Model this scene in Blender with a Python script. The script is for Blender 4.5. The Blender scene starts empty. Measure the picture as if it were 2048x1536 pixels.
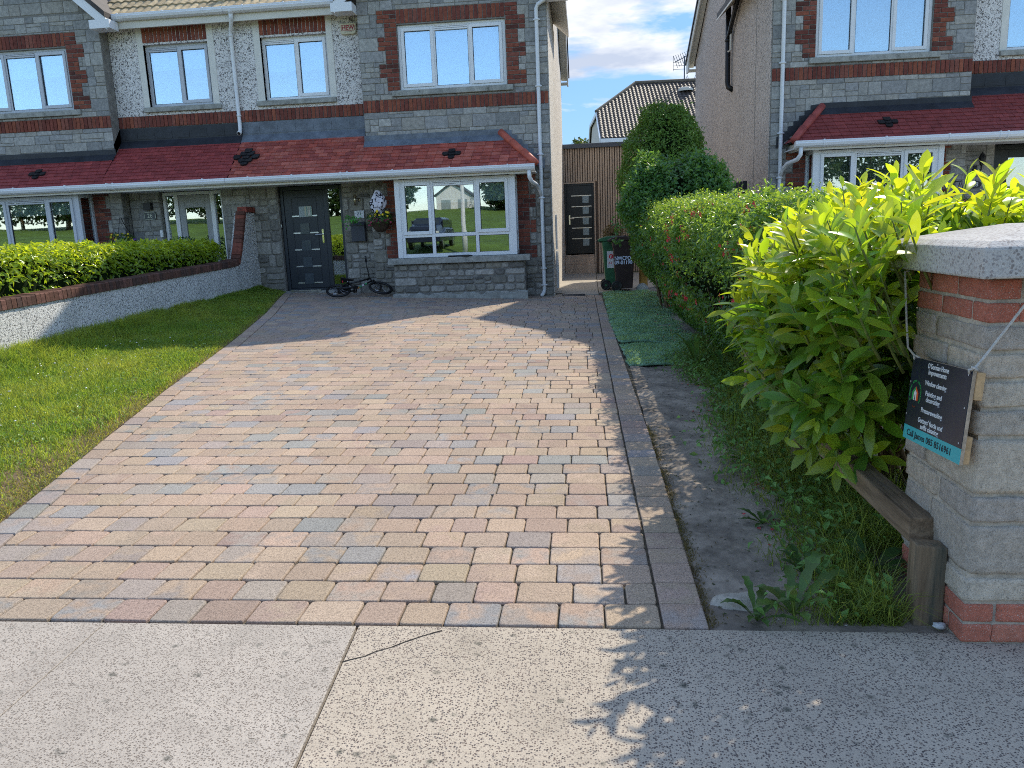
import bpy, bmesh, math, random
import numpy as np
from mathutils import Vector, Matrix
R_ = math.radians
random.seed(7); rng = np.random.default_rng(11)
scene = bpy.context.scene
COL = bpy.data.collections.new("Scene objects"); scene.collection.children.link(COL)

# ------------------------------------------------------------------ helpers
def link(o, parent=None):
    COL.objects.link(o)
    if parent is not None: o.parent = parent
    return o
def tag(o, label=None, cat=None, group=None, kind=None):
    if label: o["label"] = label
    if cat: o["category"] = cat
    if group: o["group"] = group
    if kind: o["kind"] = kind
    return o
def thing(name, loc, label, cat, group=None, rz=0.0):
    o = bpy.data.objects.new(name, None); o.empty_display_size = .2
    o.location = loc; o.rotation_euler = (0, 0, rz)
    link(o); return tag(o, label, cat, group)
def copy_tree(o, parent=None):
    c = o.copy(); COL.objects.link(c)
    if parent is not None: c.parent = parent
    for ch in list(o.children): copy_tree(ch, c)
    return c

class MB:
    """collects faces, then builds ONE mesh object"""
    def __init__(s): s.v=[]; s.f=[]; s.m=[]; s.c=[]; s.c2=[]; s.T=None
    def addv(s, p):
        if s.T is not None: p = s.T(p)
        s.v.append(tuple(p)); return len(s.v)-1
    def face(s, pts, m=0, c=(1,1,1), c2=None):
        idx=[s.addv(p) for p in pts]; s.f.append(idx); s.m.append(m); s.c.append(c); s.c2.append(c2 or c)
    def faces(s, verts, faces, m=0, c=(1,1,1), c2=None):
        b=[s.addv(p) for p in verts]
        for f in faces:
            s.f.append([b[i] for i in f]); s.m.append(m); s.c.append(c); s.c2.append(c2 or c)
    def box(s, a, b, m=0, c=(1,1,1), c2=None):
        x0,y0,z0=a; x1,y1,z1=b
        V=[(x0,y0,z0),(x1,y0,z0),(x1,y1,z0),(x0,y1,z0),(x0,y0,z1),(x1,y0,z1),(x1,y1,z1),(x0,y1,z1)]
        s.faces(V,[(0,3,2,1),(4,5,6,7),(0,1,5,4),(1,2,6,5),(2,3,7,6),(3,0,4,7)],m,c,c2)
    def pillow(s, u0,u1,h0,h1,v,d=.012,back=.02,inset=.008,jit=.0,m=0,c=(1,1,1),c2=None,n=3):
        """rounded block on a facade plane: proud by d (towards -v)"""
        j=lambda:random.uniform(-jit,jit)
        cn=[(u0+j(),h0+j()),(u1+j(),h0+j()),(u1+j(),h1+j()),(u0+j(),h1+j())]
        cu=(u0+u1)/2; ch=(h0+h1)/2
        r=min(inset*1.6,(u1-u0)*.3,(h1-h0)*.3)
        ring=[]
        for k in range(4):
            p=cn[k]; q=cn[(k+1)%4]; o=cn[(k-1)%4]
            def toward(a,b,t):
                L=math.hypot(b[0]-a[0],b[1]-a[1]) or 1; return (a[0]+(b[0]-a[0])*t/L,a[1]+(b[1]-a[1])*t/L)
            ring.append(toward(p,o,r)); ring.append(toward(p,q,r))
        dj=d*random.uniform(.75,1.25)
        def ins(p,t): 
            w=(u1-u0)/2; hh=(h1-h0)/2
            return (cu+(p[0]-cu)*(1-t/w), ch+(p[1]-ch)*(1-t/hh))
        R0=[(p[0],v+back,p[1]) for p in ring]
        R1=[(p[0],v-dj*.35,p[1]) for p in ring]
        R2=[(q[0],v-dj,q[1]) for q in (ins(p,min(inset,(u1-u0)*.3,(h1-h0)*.3)) for p in ring)]
        V=R0+R1+R2; N=8; F=[]
        for a in (0,8):
            for k in range(N): F.append((a+k,a+(k+1)%N,a+8+(k+1)%N,a+8+k))
        F.append(tuple(range(16,24)))
        s.faces(V,F,m,c,c2)
    def tube(s, pts, r, n=8, m=0, c=(1,1,1), caps=True):
        P=[Vector(p) for p in pts]; rr=r if isinstance(r,(list,tuple)) else [r]*len(P)
        rings=[]; up=None
        for i,p in enumerate(P):
            t=(P[min(i+1,len(P)-1)]-P[max(i-1,0)]).normalized()
            if up is None:
                a=Vector((0,0,1)) if abs(t.z)<.9 else Vector((1,0,0)); up=(a-t*a.dot(t)).normalized()
            else: up=(up-t*up.dot(t)).normalized()
            b=t.cross(up)
            rings.append([p+(up*math.cos(2*math.pi*k/n)+b*math.sin(2*math.pi*k/n))*rr[i] for k in range(n)])
        V=[q for g in rings for q in g]; F=[]
        for i in range(len(P)-1):
            for k in range(n): F.append((i*n+k,i*n+(k+1)%n,(i+1)*n+(k+1)%n,(i+1)*n+k))
        if caps: F.append(tuple(range(n-1,-1,-1))); F.append(tuple((len(P)-1)*n+k for k in range(n)))
        s.faces(V,F,m,c)
    def lathe(s, prof, center=(0,0,0), axis='z', n=20, m=0, c=(1,1,1)):
        V=[];F=[]
        for (r,z) in prof:
            for k in range(n):
                a=2*math.pi*k/n; x,y=r*math.cos(a),r*math.sin(a)
                p={'z':(x,y,z),'y':(x,z,y),'x':(z,x,y)}[axis]
                V.append((p[0]+center[0],p[1]+center[1],p[2]+center[2]))
        for i in range(len(prof)-1):
            for k in range(n): F.append((i*n+k,i*n+(k+1)%n,(i+1)*n+(k+1)%n,(i+1)*n+k))
        s.faces(V,F,m,c)
    def prism(s, poly, y0, y1, m=0, c=(1,1,1), plane='xz'):
        n=len(poly)
        def P(a,b,y): return {'xz':(a,y,b),'yz':(y,a,b),'xy':(a,b,y)}[plane]
        V=[P(a,b,y0) for a,b in poly]+[P(a,b,y1) for a,b in poly]
        F=[tuple(range(n)),tuple(range(2*n-1,n-1,-1))]
        for k in range(n): F.append((k,(k+1)%n,n+(k+1)%n,n+k))
        s.faces(V,F,m,c)
    def build(s, name, mats, parent=None, smooth=False, bevel=0, recalc=True, seg=2):
        me=bpy.data.meshes.new(name); me.from_pydata(s.v,[],s.f)
        if not isinstance(mats,(list,tuple)): mats=[mats]
        for mt in mats: me.materials.append(mt)
        me.polygons.foreach_set('material_index',s.m)
        for nm,cc in (('Col',s.c),('Col2',s.c2)):
            at=me.color_attributes.new(nm,'FLOAT_COLOR','CORNER')
            cnt=np.array([len(f) for f in s.f]); C=np.repeat(np.array([tuple(q)[:3]+(1,) for q in cc],float),cnt,axis=0)
            at.data.foreach_set('color',C.ravel())
        if smooth: me.polygons.foreach_set('use_smooth',[True]*len(me.polygons))
        if recalc:
            bm=bmesh.new(); bm.from_mesh(me); bmesh.ops.recalc_face_normals(bm,faces=bm.faces); bm.to_mesh(me); bm.free()
        me.update(); o=bpy.data.objects.new(name,me); link(o,parent)
        if bevel:
            b=o.modifiers.new('b','BEVEL'); b.width=bevel; b.segments=seg; b.limit_method='ANGLE'; b.angle_limit=R_(40)
        return o

def np_mesh(name, V, F, mat, col=None, parent=None, smooth=False):
    """V (n,3), F (m,k) uniform faces, col (m,3) per face"""
    me=bpy.data.meshes.new(name); k=F.shape[1]
    me.vertices.add(len(V)); me.vertices.foreach_set('co',np.ascontiguousarray(V,dtype=np.float32).ravel())
    me.loops.add(F.size); me.loops.foreach_set('vertex_index',np.ascontiguousarray(F,dtype=np.int32).ravel())
    me.polygons.add(len(F)); me.polygons.foreach_set('loop_start',np.arange(0,F.size,k,dtype=np.int32))
    me.polygons.foreach_set('loop_total',np.full(len(F),k,dtype=np.int32))
    if smooth: me.polygons.foreach_set('use_smooth',np.ones(len(F),bool))
    me.update(calc_edges=True); me.validate()
    if col is not None:
        C=np.concatenate([np.repeat(col,k,axis=0),np.ones((F.size,1))],axis=1)
        at=me.color_attributes.new('Col','FLOAT_COLOR','CORNER'); at.data.foreach_set('color',C.astype(np.float32).ravel())
    me.materials.append(mat)
    o=bpy.data.objects.new(name,me); return link(o,parent)

def grid_sheet(name, xs, ys, zf, mat, parent=None, smooth=True):
    nx,ny=len(xs),len(ys); X,Y=np.meshgrid(xs,ys)
    Z=np.vectorize(zf)(X,Y); V=np.stack([X.ravel(),Y.ravel(),Z.ravel()],1)
    i=np.arange(ny-1)[:,None]*nx+np.arange(nx-1)[None,:]; i=i.ravel()
    F=np.stack([i,i+1,i+nx+1,i+nx],1)
    return np_mesh(name,V,F,mat,None,parent,smooth)

# ------------------------------------------------------------------ materials
MATS={}
def nt(name):
    m=bpy.data.materials.new(name); m.use_nodes=True; t=m.node_tree; t.nodes.clear()
    out=t.nodes.new('ShaderNodeOutputMaterial'); return m,t,out
def N(t,typ,**kw):
    n=t.nodes.new(typ)
    for k,v in kw.items():
        if k.startswith('i_'):
            n.inputs[k[2:].replace('_',' ')].default_value=v
        else: setattr(n,k,v)
    return n
def ramp(t,src,stops):
    r=t.nodes.new('ShaderNodeValToRGB'); e=r.color_ramp.elements
    while len(e)>1: e.remove(e[-1])
    e[0].position=stops[0][0]; e[0].color=tuple(stops[0][1])+(1,)
    for p,c in stops[1:]:
        q=e.new(p); q.color=tuple(c)+(1,)
    t.links.new(src,r.inputs['Fac']); return r.outputs['Color']
def noise(t,co,scale,detail=3,rough=.55,dist=0):
    n=t.nodes.new('ShaderNodeTexNoise'); n.inputs['Scale'].default_value=scale; n.inputs['Detail'].default_value=detail
    n.inputs['Roughness'].default_value=rough; n.inputs['Distortion'].default_value=dist
    t.links.new(co,n.inputs['Vector']); return n.outputs['Fac']
def voro(t,co,scale,feature='F1',rnd=1):
    n=t.nodes.new('ShaderNodeTexVoronoi'); n.feature=feature; n.inputs['Scale'].default_value=scale; n.inputs['Randomness'].default_value=rnd
    t.links.new(co,n.inputs['Vector']); return n
def mix(t,f,a,b,mode='MIX'):
    n=t.nodes.new('ShaderNodeMix'); n.data_type='RGBA'; n.blend_type=mode; n.clamp_factor=True
    for s,v in ((n.inputs[0],f),(n.inputs[6],a),(n.inputs[7],b)):
        if isinstance(v,(int,float)): s.default_value=v
        elif isinstance(v,(tuple,list)): s.default_value=tuple(v)[:3]+(1,)
        else: t.links.new(v,s)
    return n.outputs[2]
def mth(t,op,a,b=None):
    n=t.nodes.new('ShaderNodeMath'); n.operation=op
    for s,v in ((n.inputs[0],a),(n.inputs[1],b)):
        if v is None: continue
        if isinstance(v,(int,float)): s.default_value=v
        else: t.links.new(v,s)
    return n.outputs[0]
def coord(t,scale=(1,1,1)):
    c=t.nodes.new('ShaderNodeTexCoord').outputs['Object']
    if scale!=(1,1,1):
        m=t.nodes.new('ShaderNodeMapping'); m.inputs['Scale'].default_value=scale; t.links.new(c,m.inputs['Vector']); return m.outputs[0]
    return c
def bump(t,h,strength=.3,dist=.01,normal=None):
    b=t.nodes.new('ShaderNodeBump'); b.inputs['Strength'].default_value=strength; b.inputs['Distance'].default_value=dist
    t.links.new(h,b.inputs['Height'])
    if normal is not None: t.links.new(normal,b.inputs['Normal'])
    return b.outputs[0]
def princ(t,out,col,rough=.7,spec=.3,metal=0,nrm=None):
    p=t.nodes.new('ShaderNodeBsdfPrincipled')
    if isinstance(col,(tuple,list)): p.inputs['Base Color'].default_value=tuple(col)[:3]+(1,)
    else: t.links.new(col,p.inputs['Base Color'])
    if isinstance(rough,(int,float)): p.inputs['Roughness'].default_value=rough
    else: t.links.new(rough,p.inputs['Roughness'])
    p.inputs['Specular IOR Level'].default_value=spec; p.inputs['Metallic'].default_value=metal
    if nrm is not None: t.links.new(nrm,p.inputs['Normal'])
    t.links.new(p.outputs[0],out.inputs[0]); return p
def attr(t,name='Col'):
    a=t.nodes.new('ShaderNodeAttribute'); a.attribute_name=name; return a.outputs['Color']

def plain(name,col,rough=.6,var=.12,scale=6,bstr=.1,bscale=60,spec=.3,metal=0,use_attr=False,dirt=None,stretch=(1,1,1)):
    if name in MATS: return MATS[name]
    m,t,out=nt(name); co=coord(t,stretch)
    base=attr(t) if use_attr else None
    n1=noise(t,co,scale,4); n2=noise(t,co,scale*6,3)
    f=mth(t,'ADD',mth(t,'MULTIPLY',n1,.65),mth(t,'MULTIPLY',n2,.35))
    lo=tuple(max(0,c*(1-var*2.2)) for c in col); hi=tuple(min(1,c*(1+var*1.6)) for c in col)
    c=ramp(t,f,[(.3,lo),(.7,hi)])
    if base is not None: c=mix(t,1.0,c,base,'MULTIPLY')
    if dirt:
        d=ramp(t,noise(t,co,dirt[1],5,.65),[(dirt[2],(0,0,0)),(dirt[2]+.15,(1,1,1))]); c=mix(t,d,c,dirt[0])
    nr=bump(t,noise(t,co,bscale,3),bstr,.01) if bstr else None
    princ(t,out,c,rough,spec,metal,nr); MATS[name]=m; return m

def paver_mat():
    m,t,out=nt('tumbled paver'); co=coord(t)
    a=attr(t,'Col'); b=attr(t,'Col2')
    blot=ramp(t,noise(t,co,7,3,.6,.3),[(.44,(0,0,0)),(.62,(1,1,1))])
    c=mix(t,blot,a,b)
    sp=ramp(t,noise(t,co,260,3,.85),[(.36,(.25,.24,.24)),(.47,(.84,.83,.83)),(.56,(1,1,1)),(.70,(1.0,1.0,1.0))])
    c=mix(t,.95,c,sp,'MULTIPLY')
    sp2=ramp(t,noise(t,co,105,3,.8),[(.36,(.58,.57,.57)),(.50,(.97,.97,.97)),(.66,(1.12,1.11,1.10))]); c=mix(t,.9,c,sp2,'MULTIPLY')
    g=ramp(t,noise(t,co,620,1,.6),[(.60,(0,0,0)),(.68,(1,1,1))]); c=mix(t,mth(t,'MULTIPLY',g,.5),c,(.66,.58,.5))
    st=ramp(t,noise(t,co,.55,4,.6),[(.35,(.80,.80,.81)),(.6,(1,1,1))]); c=mix(t,.8,c,st,'MULTIPLY')
    ps=ramp(t,noise(t,co,1.7,5,.7),[(.64,(0,0,0)),(.74,(1,1,1))]); c=mix(t,mth(t,'MULTIPLY',ps,.35),c,(.20,.19,.17))
    nr=bump(t,noise(t,co,260,3,.7),.55,.004)
    princ(t,out,c,.85,.2,0,nr); return m

def concrete_mat(name,base,dark,sp_scale,amt,spots=.5):
    m,t,out=nt(name); co=coord(t)
    big=ramp(t,noise(t,co,1.3,4,.6),[(.3,tuple(x*.82 for x in base)),(.7,tuple(min(1,x*1.08) for x in base))])
    wob=noise(t,co,sp_scale*.55,3,.75)
    vc=voro(t,co,sp_scale*.62); sv_=t.nodes.new('ShaderNodeSeparateColor'); t.links.new(vc.outputs['Color'],sv_.inputs[0])
    chip=mth(t,'MULTIPLY',ramp(t,sv_.outputs[0],[(.30,(0,0,0)),(.40,(amt,)*3)]),ramp(t,vc.outputs['Distance'],[(.36,(1,1,1)),(.52,(0,0,0))]))
    cdk=mix(t,sv_.outputs[1],dark,tuple(min(1,x*2.1) for x in dark)); cdk=mix(t,mth(t,'MULTIPLY',sv_.outputs[2],.35),cdk,(.30,.20,.14))
    c=mix(t,chip,big,cdk)
    c=mix(t,ramp(t,noise(t,co,sp_scale*1.3,2,.7),[(.34,(.55,)*3),(.46,(0,0,0))]),c,dark)
    li=ramp(t,noise(t,co,sp_scale*.8,2,.7),[(.60,(0,0,0)),(.68,(.55,)*3)]); c=mix(t,li,c,tuple(min(1,x*1.25) for x in base))
    vv=voro(t,co,11); d=mth(t,'ADD',vv.outputs['Distance'],mth(t,'MULTIPLY',noise(t,co,34,4,.7),.62))
    s=ramp(t,d,[(.33,(spots*.8,)*3),(.50,(0,0,0))])
    keep=ramp(t,noise(t,co,2.1,2),[(.34,(0,0,0)),(.44,(1,1,1))])
    c=mix(t,mth(t,'MULTIPLY',s,keep),c,(.05,.055,.045))
    st=ramp(t,noise(t,co,3.3,5,.75),[(.50,(0,0,0)),(.72,(.5,)*3)]); c=mix(t,st,c,tuple(x*.6 for x in base))
    nr=bump(t,wob,.6,.004)
    princ(t,out,c,.88,.18,0,nr); return m

def dash_mat(name,base,dark,scale=55,amt=.8,stain=None):
    """pebble dashed render"""
    m,t,out=nt(name); co=coord(t)
    v=noise(t,co,scale,2,.6,1.2); f=ramp(t,v,[(.41,(amt,)*3),(.49,(0,0,0))])
    big=ramp(t,noise(t,co,1.1,4,.6),[(.3,tuple(x*.86 for x in base)),(.7,base)])
    c=mix(t,f,big,dark)
    w=ramp(t,noise(t,co,scale*1.7,1),[(.6,(0,0,0)),(.68,(.7,)*3)]); c=mix(t,w,c,tuple(min(1,x*1.18) for x in base))
    if stain:
        s=ramp(t,noise(t,coord(t,(1.2,1.2,.25)),2.2,5,.7),[(.5,(0,0,0)),(.75,(.6,)*3)]); c=mix(t,s,c,stain)
    nr=bump(t,v,.9,.01)
    princ(t,out,c,.9,.15,0,nr); return m

def block_mat(name,mott=.35,sc=22,bst=.6,rough=.85,stain=None,bd=.008):
    """uses per block colour"""
    m,t,out=nt(name); co=coord(t); a=attr(t)
    k=ramp(t,noise(t,co,sc,5,.7),[(.3,(1-mott,)*3),(.68,(1.12,)*3)]); c=mix(t,1,a,k,'MULTIPLY')
    k2=ramp(t,noise(t,co,sc*7,2,.6),[(.35,(.72,)*3),(.5,(1,1,1))]); c=mix(t,.7,c,k2,'MULTIPLY')
    if sc>=30:
        gsp=ramp(t,noise(t,co,330,2,.6),[(.60,(0,0,0)),(.68,(.75,)*3)]); c=mix(t,gsp,c,(.62,.58,.52))
        gsd=ramp(t,noise(t,co,240,2,.6),[(.33,(.7,)*3),(.40,(0,0,0))]); c=mix(t,gsd,c,(.13,.12,.11))
    if stain:
        s=ramp(t,noise(t,co,stain[1],5,.72),[(stain[2],(0,0,0)),(stain[2]+.14,(.85,)*3)]); c=mix(t,s,c,stain[0])
    nr=bump(t,noise(t,co,sc*2,5,.75),bst,bd)
    princ(t,out,c,rough,.2,0,nr); return m

def leaf_mat(name,trans=.45,rough=.35,tint=(1.25,1.15,.35),spec=.5):
    m,t,out=nt(name); a=attr(t); co=coord(t)
    k=ramp(t,noise(t,co,5,3),[(.3,(.78,)*3),(.7,(1.15,)*3)]); c=mix(t,1,a,k,'MULTIPLY')
    p=princ(t,out,c,rough,spec)
    tr=t.nodes.new('ShaderNodeBsdfTranslucent'); tc=mix(t,1,c,tint,'MULTIPLY')
    br=t.nodes.new('ShaderNodeGamma'); br.inputs['Gamma'].default_value=.75; t.links.new(tc,br.inputs[0]); t.links.new(br.outputs[0],tr.inputs['Color'])
    mx=t.nodes.new('ShaderNodeMixShader'); mx.inputs[0].default_value=trans
    t.links.new(p.outputs[0],mx.inputs[1]); t.links.new(tr.outputs[0],mx.inputs[2]); t.links.new(mx.outputs[0],out.inputs[0]); return m

def glass_mat(name,refl=.28,tint=(.75,.8,.8),gcol=(.95,.97,1.0)):
    m,t,out=nt(name)
    tr=t.nodes.new('ShaderNodeBsdfTransparent'); tr.inputs[0].default_value=tint+(1,)
    gl=t.nodes.new('ShaderNodeBsdfGlossy'); gl.inputs['Roughness'].default_value=0.01; gl.inputs['Color'].default_value=gcol+(1,)
    co=coord(t); nr=bump(t,noise(t,co,1.1,1),.12,.01); t.links.new(nr,gl.inputs['Normal'])
    fr=t.nodes.new('ShaderNodeFresnel'); fr.inputs['IOR'].default_value=1.5
    f=mth(t,'ADD',fr.outputs[0],refl); f=mth(t,'MINIMUM',f,1.0)
    mx=t.nodes.new('ShaderNodeMixShader'); t.links.new(f,mx.inputs[0]); t.links.new(tr.outputs[0],mx.inputs[1]); t.links.new(gl.outputs[0],mx.inputs[2])
    t.links.new(mx.outputs[0],out.inputs[0]); return m

M_paver=paver_mat()
M_joint=plain('joint sand',(.10,.085,.06),.95,.3,30,.5,200)
M_concA=concrete_mat('pale brushed concrete',(.44,.39,.335),(.09,.08,.07),235,.95,.75)
M_concB=concrete_mat('exposed aggregate concrete',(.48,.41,.325),(.06,.053,.052),225,1.0,1.0)
M_concP=concrete_mat('old path concrete',(.42,.38,.32),(.22,.2,.17),60,.5,.4)
M_soil=plain('bare soil',(.28,.235,.19),.95,.35,3,.8,25,dirt=((.17,.14,.115),2.0,.50))
M_earth=plain('lawn earth',(.14,.10,.06),.95,.3,4,.8,30)
M_asph=plain('asphalt',(.055,.055,.058),.9,.2,5,.4,150)
M_stone=block_mat('grey walling stone',.38,16,.7)
M_stoneG=block_mat('weathered walling stone',.45,14,.9,.9,((.06,.055,.045),9,.60))
M_mortar=plain('mortar',(.22,.21,.19),.95,.2,10,.4,120)
M_brick=block_mat('red facing brick',.4,20,.4,.85)
M_brickD=block_mat('dark coping brick',.45,26,.7,.9,((.06,.05,.04),14,.6))
M_render=dash_mat('white pebble dash',(.78,.75,.72),(.10,.09,.09),34,.95)
M_renderS=dash_mat('tan pebble dash',(.60,.53,.47),(.14,.12,.11),34,.85,(.46,.39,.34))
M_renderL=dash_mat('cream pebble dash',(.80,.75,.68),(.22,.19,.17),34,.8)
M_renderW=dash_mat('garden wall dash',(.70,.69,.66),(.13,.13,.13),48,.95,(.24,.24,.22))
M_cream=plain('cream painted plaster',(.70,.68,.62),.8,.06,3,.1,90)
M_sill=plain('concrete sill',(.33,.33,.30),.9,.22,9,.4,120,dirt=((.12,.12,.09),8,.6))
M_white=plain('white plastic',(.74,.75,.76),.35,.03,2,0,10,.45)
M_grey=plain('grey window plastic',(.50,.52,.56),.4,.03,2,0,10,.4)
M_creamP=plain('cream fascia board',(.66,.63,.56),.45,.04,2,0,10,.4)
M_glassU=glass_mat('upstairs glass',.27,(.80,.92,1.0),(.74,.90,1.0))
M_glass=glass_mat('window glass',.24,(.8,.88,.86))
M_blind=plain('pale roller blind',(.72,.74,.74),.8,.02,2,0,10)
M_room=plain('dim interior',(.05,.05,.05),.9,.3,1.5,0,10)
M_lead=plain('grey lead flashing',(.13,.15,.18),.45,.25,5,.35,20,.4)
M_black=plain('black felt flashing',(.018,.02,.026),.5,.3,6,.4,30,.4)
M_blackP=plain('black plastic',(.012,.012,.014),.4,.1,6,0,30,.4)
M_anth=plain('anthracite door',(.028,.034,.043),.35,.06,3,.05,200,.4)
M_blackdoor=plain('black door',(.012,.013,.016),.3,.06,3,0,10,.4)
M_steel=plain('brushed steel',(.62,.62,.62),.3,.05,3,0,10,.5,metal=1)
M_chrome=plain('bright chrome',(.75,.75,.75),.12,.02,3,0,10,.5,metal=1)
M_frost=plain('frosted glass',(.30,.36,.38),.2,.1,12,0,10,.6)
M_wood=plain('weathered timber',(.25,.18,.115),.85,.35,8,.5,50,.2,dirt=((.09,.09,.07),5,.52),stretch=(1.2,1.2,.12))
M_woodR=plain('weathered rail timber',(.24,.17,.11),.85,.35,8,.5,50,.2,dirt=((.10,.10,.09),6,.55),stretch=(1.5,.12,1.5))
M_clad=plain('brown slatted cladding',(.56,.415,.30),.6,.14,4,.1,40,.3,stretch=(1,1,.2))
M_tileMain=plain('concrete roof tile',(.42,.33,.20),.8,.25,7,.4,60,.25,use_attr=True)
M_tileDark=plain('dark roof tile',(.060,.048,.042),.6,.3,6,.3,50,.4,use_attr=True)
def redtile(name,worn):
    m,t,out=nt(name); co=coord(t); a=attr(t)
    k=ramp(t,noise(t,co,9,4,.7),[(.3,(.75,)*3),(.7,(1.15,)*3)]); c=mix(t,1,a,k,'MULTIPLY')
    if worn:
        s=ramp(t,noise(t,coord(t,(1,1,2.5)),16,6,.8),[(.55,(0,0,0)),(.7,(.55,)*3)]); c=mix(t,s,c,(.36,.27,.26))
    princ(t,out,c,.55,.3,0,bump(t,noise(t,co,70,3),.3,.005)); return m
M_redtile=redtile('worn red tile',True); M_redtile2=redtile('clean red tile',False)
M_laurel=leaf_mat('laurel leaf',.52,.25,(1.45,1.35,.16))
M_hedge=leaf_mat('escallonia leaf',.42,.30,(1.6,1.45,.3),.6)
M_dleaf=leaf_mat('dark shrub leaf',.3,.45,(1.2,1.2,.35),.35)
M_grass=leaf_mat('grass blade',.5,.45,(1.5,1.3,.35),.35)
M_frostD=plain('dark frosted glass',(.06,.075,.09),.2,.1,12,0,10,.6)
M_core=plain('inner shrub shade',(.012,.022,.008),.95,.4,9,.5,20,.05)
M_stem=plain('woody stem',(.16,.11,.06),.8,.3,12,.3,60)
M_turf=plain('artificial turf',(.22,.37,.25),.9,.35,9,.9,160,.15,dirt=((.16,.07,.05),4,.66))
M_paint=lambda name,c,r=.5: plain(name,c,r,.04,4,0,10,.35)
def petal(name,c): return plain(name,c,.6,.15,40,0,10,.2)

# ------------------------------------------------------------------ text
def text_mesh(name, body, size, origin, right, up, mat, parent=None, align='CENTER', ext=.0015, font_scale_x=1.0, out_dir=None, bold=0.0):
    cu=bpy.data.curves.new(name,'FONT'); cu.body=body; cu.size=size; cu.align_x=align; cu.align_y='CENTER'
    cu.extrude=ext; cu.offset=bold; cu.resolution_u=4; cu.space_line=.82
    tmp=bpy.data.objects.new('tmp',cu); scene.collection.objects.link(tmp)
    dg=bpy.context.evaluated_depsgraph_get(); dg.update()
    me=bpy.data.meshes.new_from_object(tmp.evaluated_get(dg)); bpy.data.objects.remove(tmp)
    r=Vector(right).normalized(); u=Vector(up).normalized(); n=r.cross(u)
    for v in me.vertices:
        x,y,z=v.co; v.co=Vector(origin)+r*(x*font_scale_x)+u*y+n*z
    me.name=name; me.materials.clear(); me.materials.append(mat)
    o=bpy.data.objects.new(name,me); return link(o,parent)

# ------------------------------------------------------------------ ground shape
def G(x,y):
    t=min(max((y-2.6)/11.6,0),1.1)
    return t*(.26-.04*(min(max(x,-6.4),.5)+1.1))
# ================================================================== SETTING
def lerp(a,xs,ys): return float(np.interp(a,xs,ys))
def XL(y): return lerp(y,[2.4,2.6,3.58,5.0,6.6,8.9,11.5,14.1,14.6],[-2.84,-2.88,-3.126,-3.485,-3.89,-4.38,-5.0,-5.73,-5.8])
def XR(y): return lerp(y,[2.6,5.27,7.5,13.6,14.5],[.418,.402,.363,.26,.25])
def XI(y): return lerp(y,[2.6,5.27,14.17,14.5],[.252,.219,.127,.125])
xs=np.concatenate([[-400,-120,-60,-30],np.linspace(-16,12,29),[20,40,80,400]])
ys=np.concatenate([[-400,-60,-20,-8,-2,.1,.16],np.linspace(1,20,20),[30,60,150,700]])
def gz(x,y):
    if y<.13: return -.16
    z=G(x,y)-.09
    if y>16: z=.12+min((y-16)*.02,1.2)
    return z
o=grid_sheet('ground',xs,ys,gz,plain('far ground',(.10,.11,.06),.95,.3,.7,.3,4)); tag(o,kind='structure')

# pavement : three cast slabs with joints between
def slab(poly,z1,mat,name='pavement'):
    mb=MB(); mb.prism(poly,z1-.12,z1,plane='xy'); o=mb.build(name,mat,bevel=.0025); return tag(o,kind='structure')
slab([(-14,.3),(-1.79,.3),(-1.905,2.605),(-14,2.605)],0,M_concA)
slab([(-1.782,.3),(-.735,.3),(-.895,2.60),(-1.897,2.60)],.003,M_concA)
slab([(-.727,.3),(2.4,.3),(2.4,2.607),(-.886,2.607)],0,M_concB)
slab([(2.408,.3),(14,.3),(14,2.607),(2.408,2.607)],0,M_concA)
mb=MB()
for x in np.arange(-14,14,.915): mb.box((x,.14,-.16),(x+.905,.292,.002))
tag(mb.build('kerb',M_concP,bevel=.02),kind='structure')
# crack in the slab : thin dark jagged sliver of dirt
mb=MB(); P=[(-.872,2.352),(-.84,2.372),(-.80,2.392),(-.775,2.42),(-.72,2.455),(-.68,2.492),(-.63,2.53),(-.60,2.551),(-.56,2.575)]
for (a,b) in zip(P[:-1],P[1:]):
    w=random.uniform(.002,.0045); mb.faces([(a[0],a[1]-w,.0015),(b[0],b[1]-w*.8,.0015),(b[0],b[1]+w*.8,.0025),(a[0],a[1]+w,.0025)],[(0,1,2,3)])
tag(mb.build('pavement_crack',plain('crack dirt',(.035,.03,.025),1,.2,30,0,10)),kind='structure')

# road behind the viewer and the green that the windows mirror
o=grid_sheet('road',np.linspace(-60,60,25),np.linspace(-7.5,.1,5),lambda x,y:-.12,M_asph); tag(o,kind='structure')
o=grid_sheet('green',np.linspace(-90,90,31),np.concatenate([[-7.5],np.linspace(-9,-90,28)])[::-1],
   lambda x,y: -.05+.17*min(4.5,max(0,-y-7.5))+max(0,(-y-12))*.055+.2*math.sin(x*.13+y*.1)*(1 if y<-16 else 0),plain('mown green',(.10,.17,.025),.95,.25,.6,.4,8)); tag(o,kind='structure')

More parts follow.
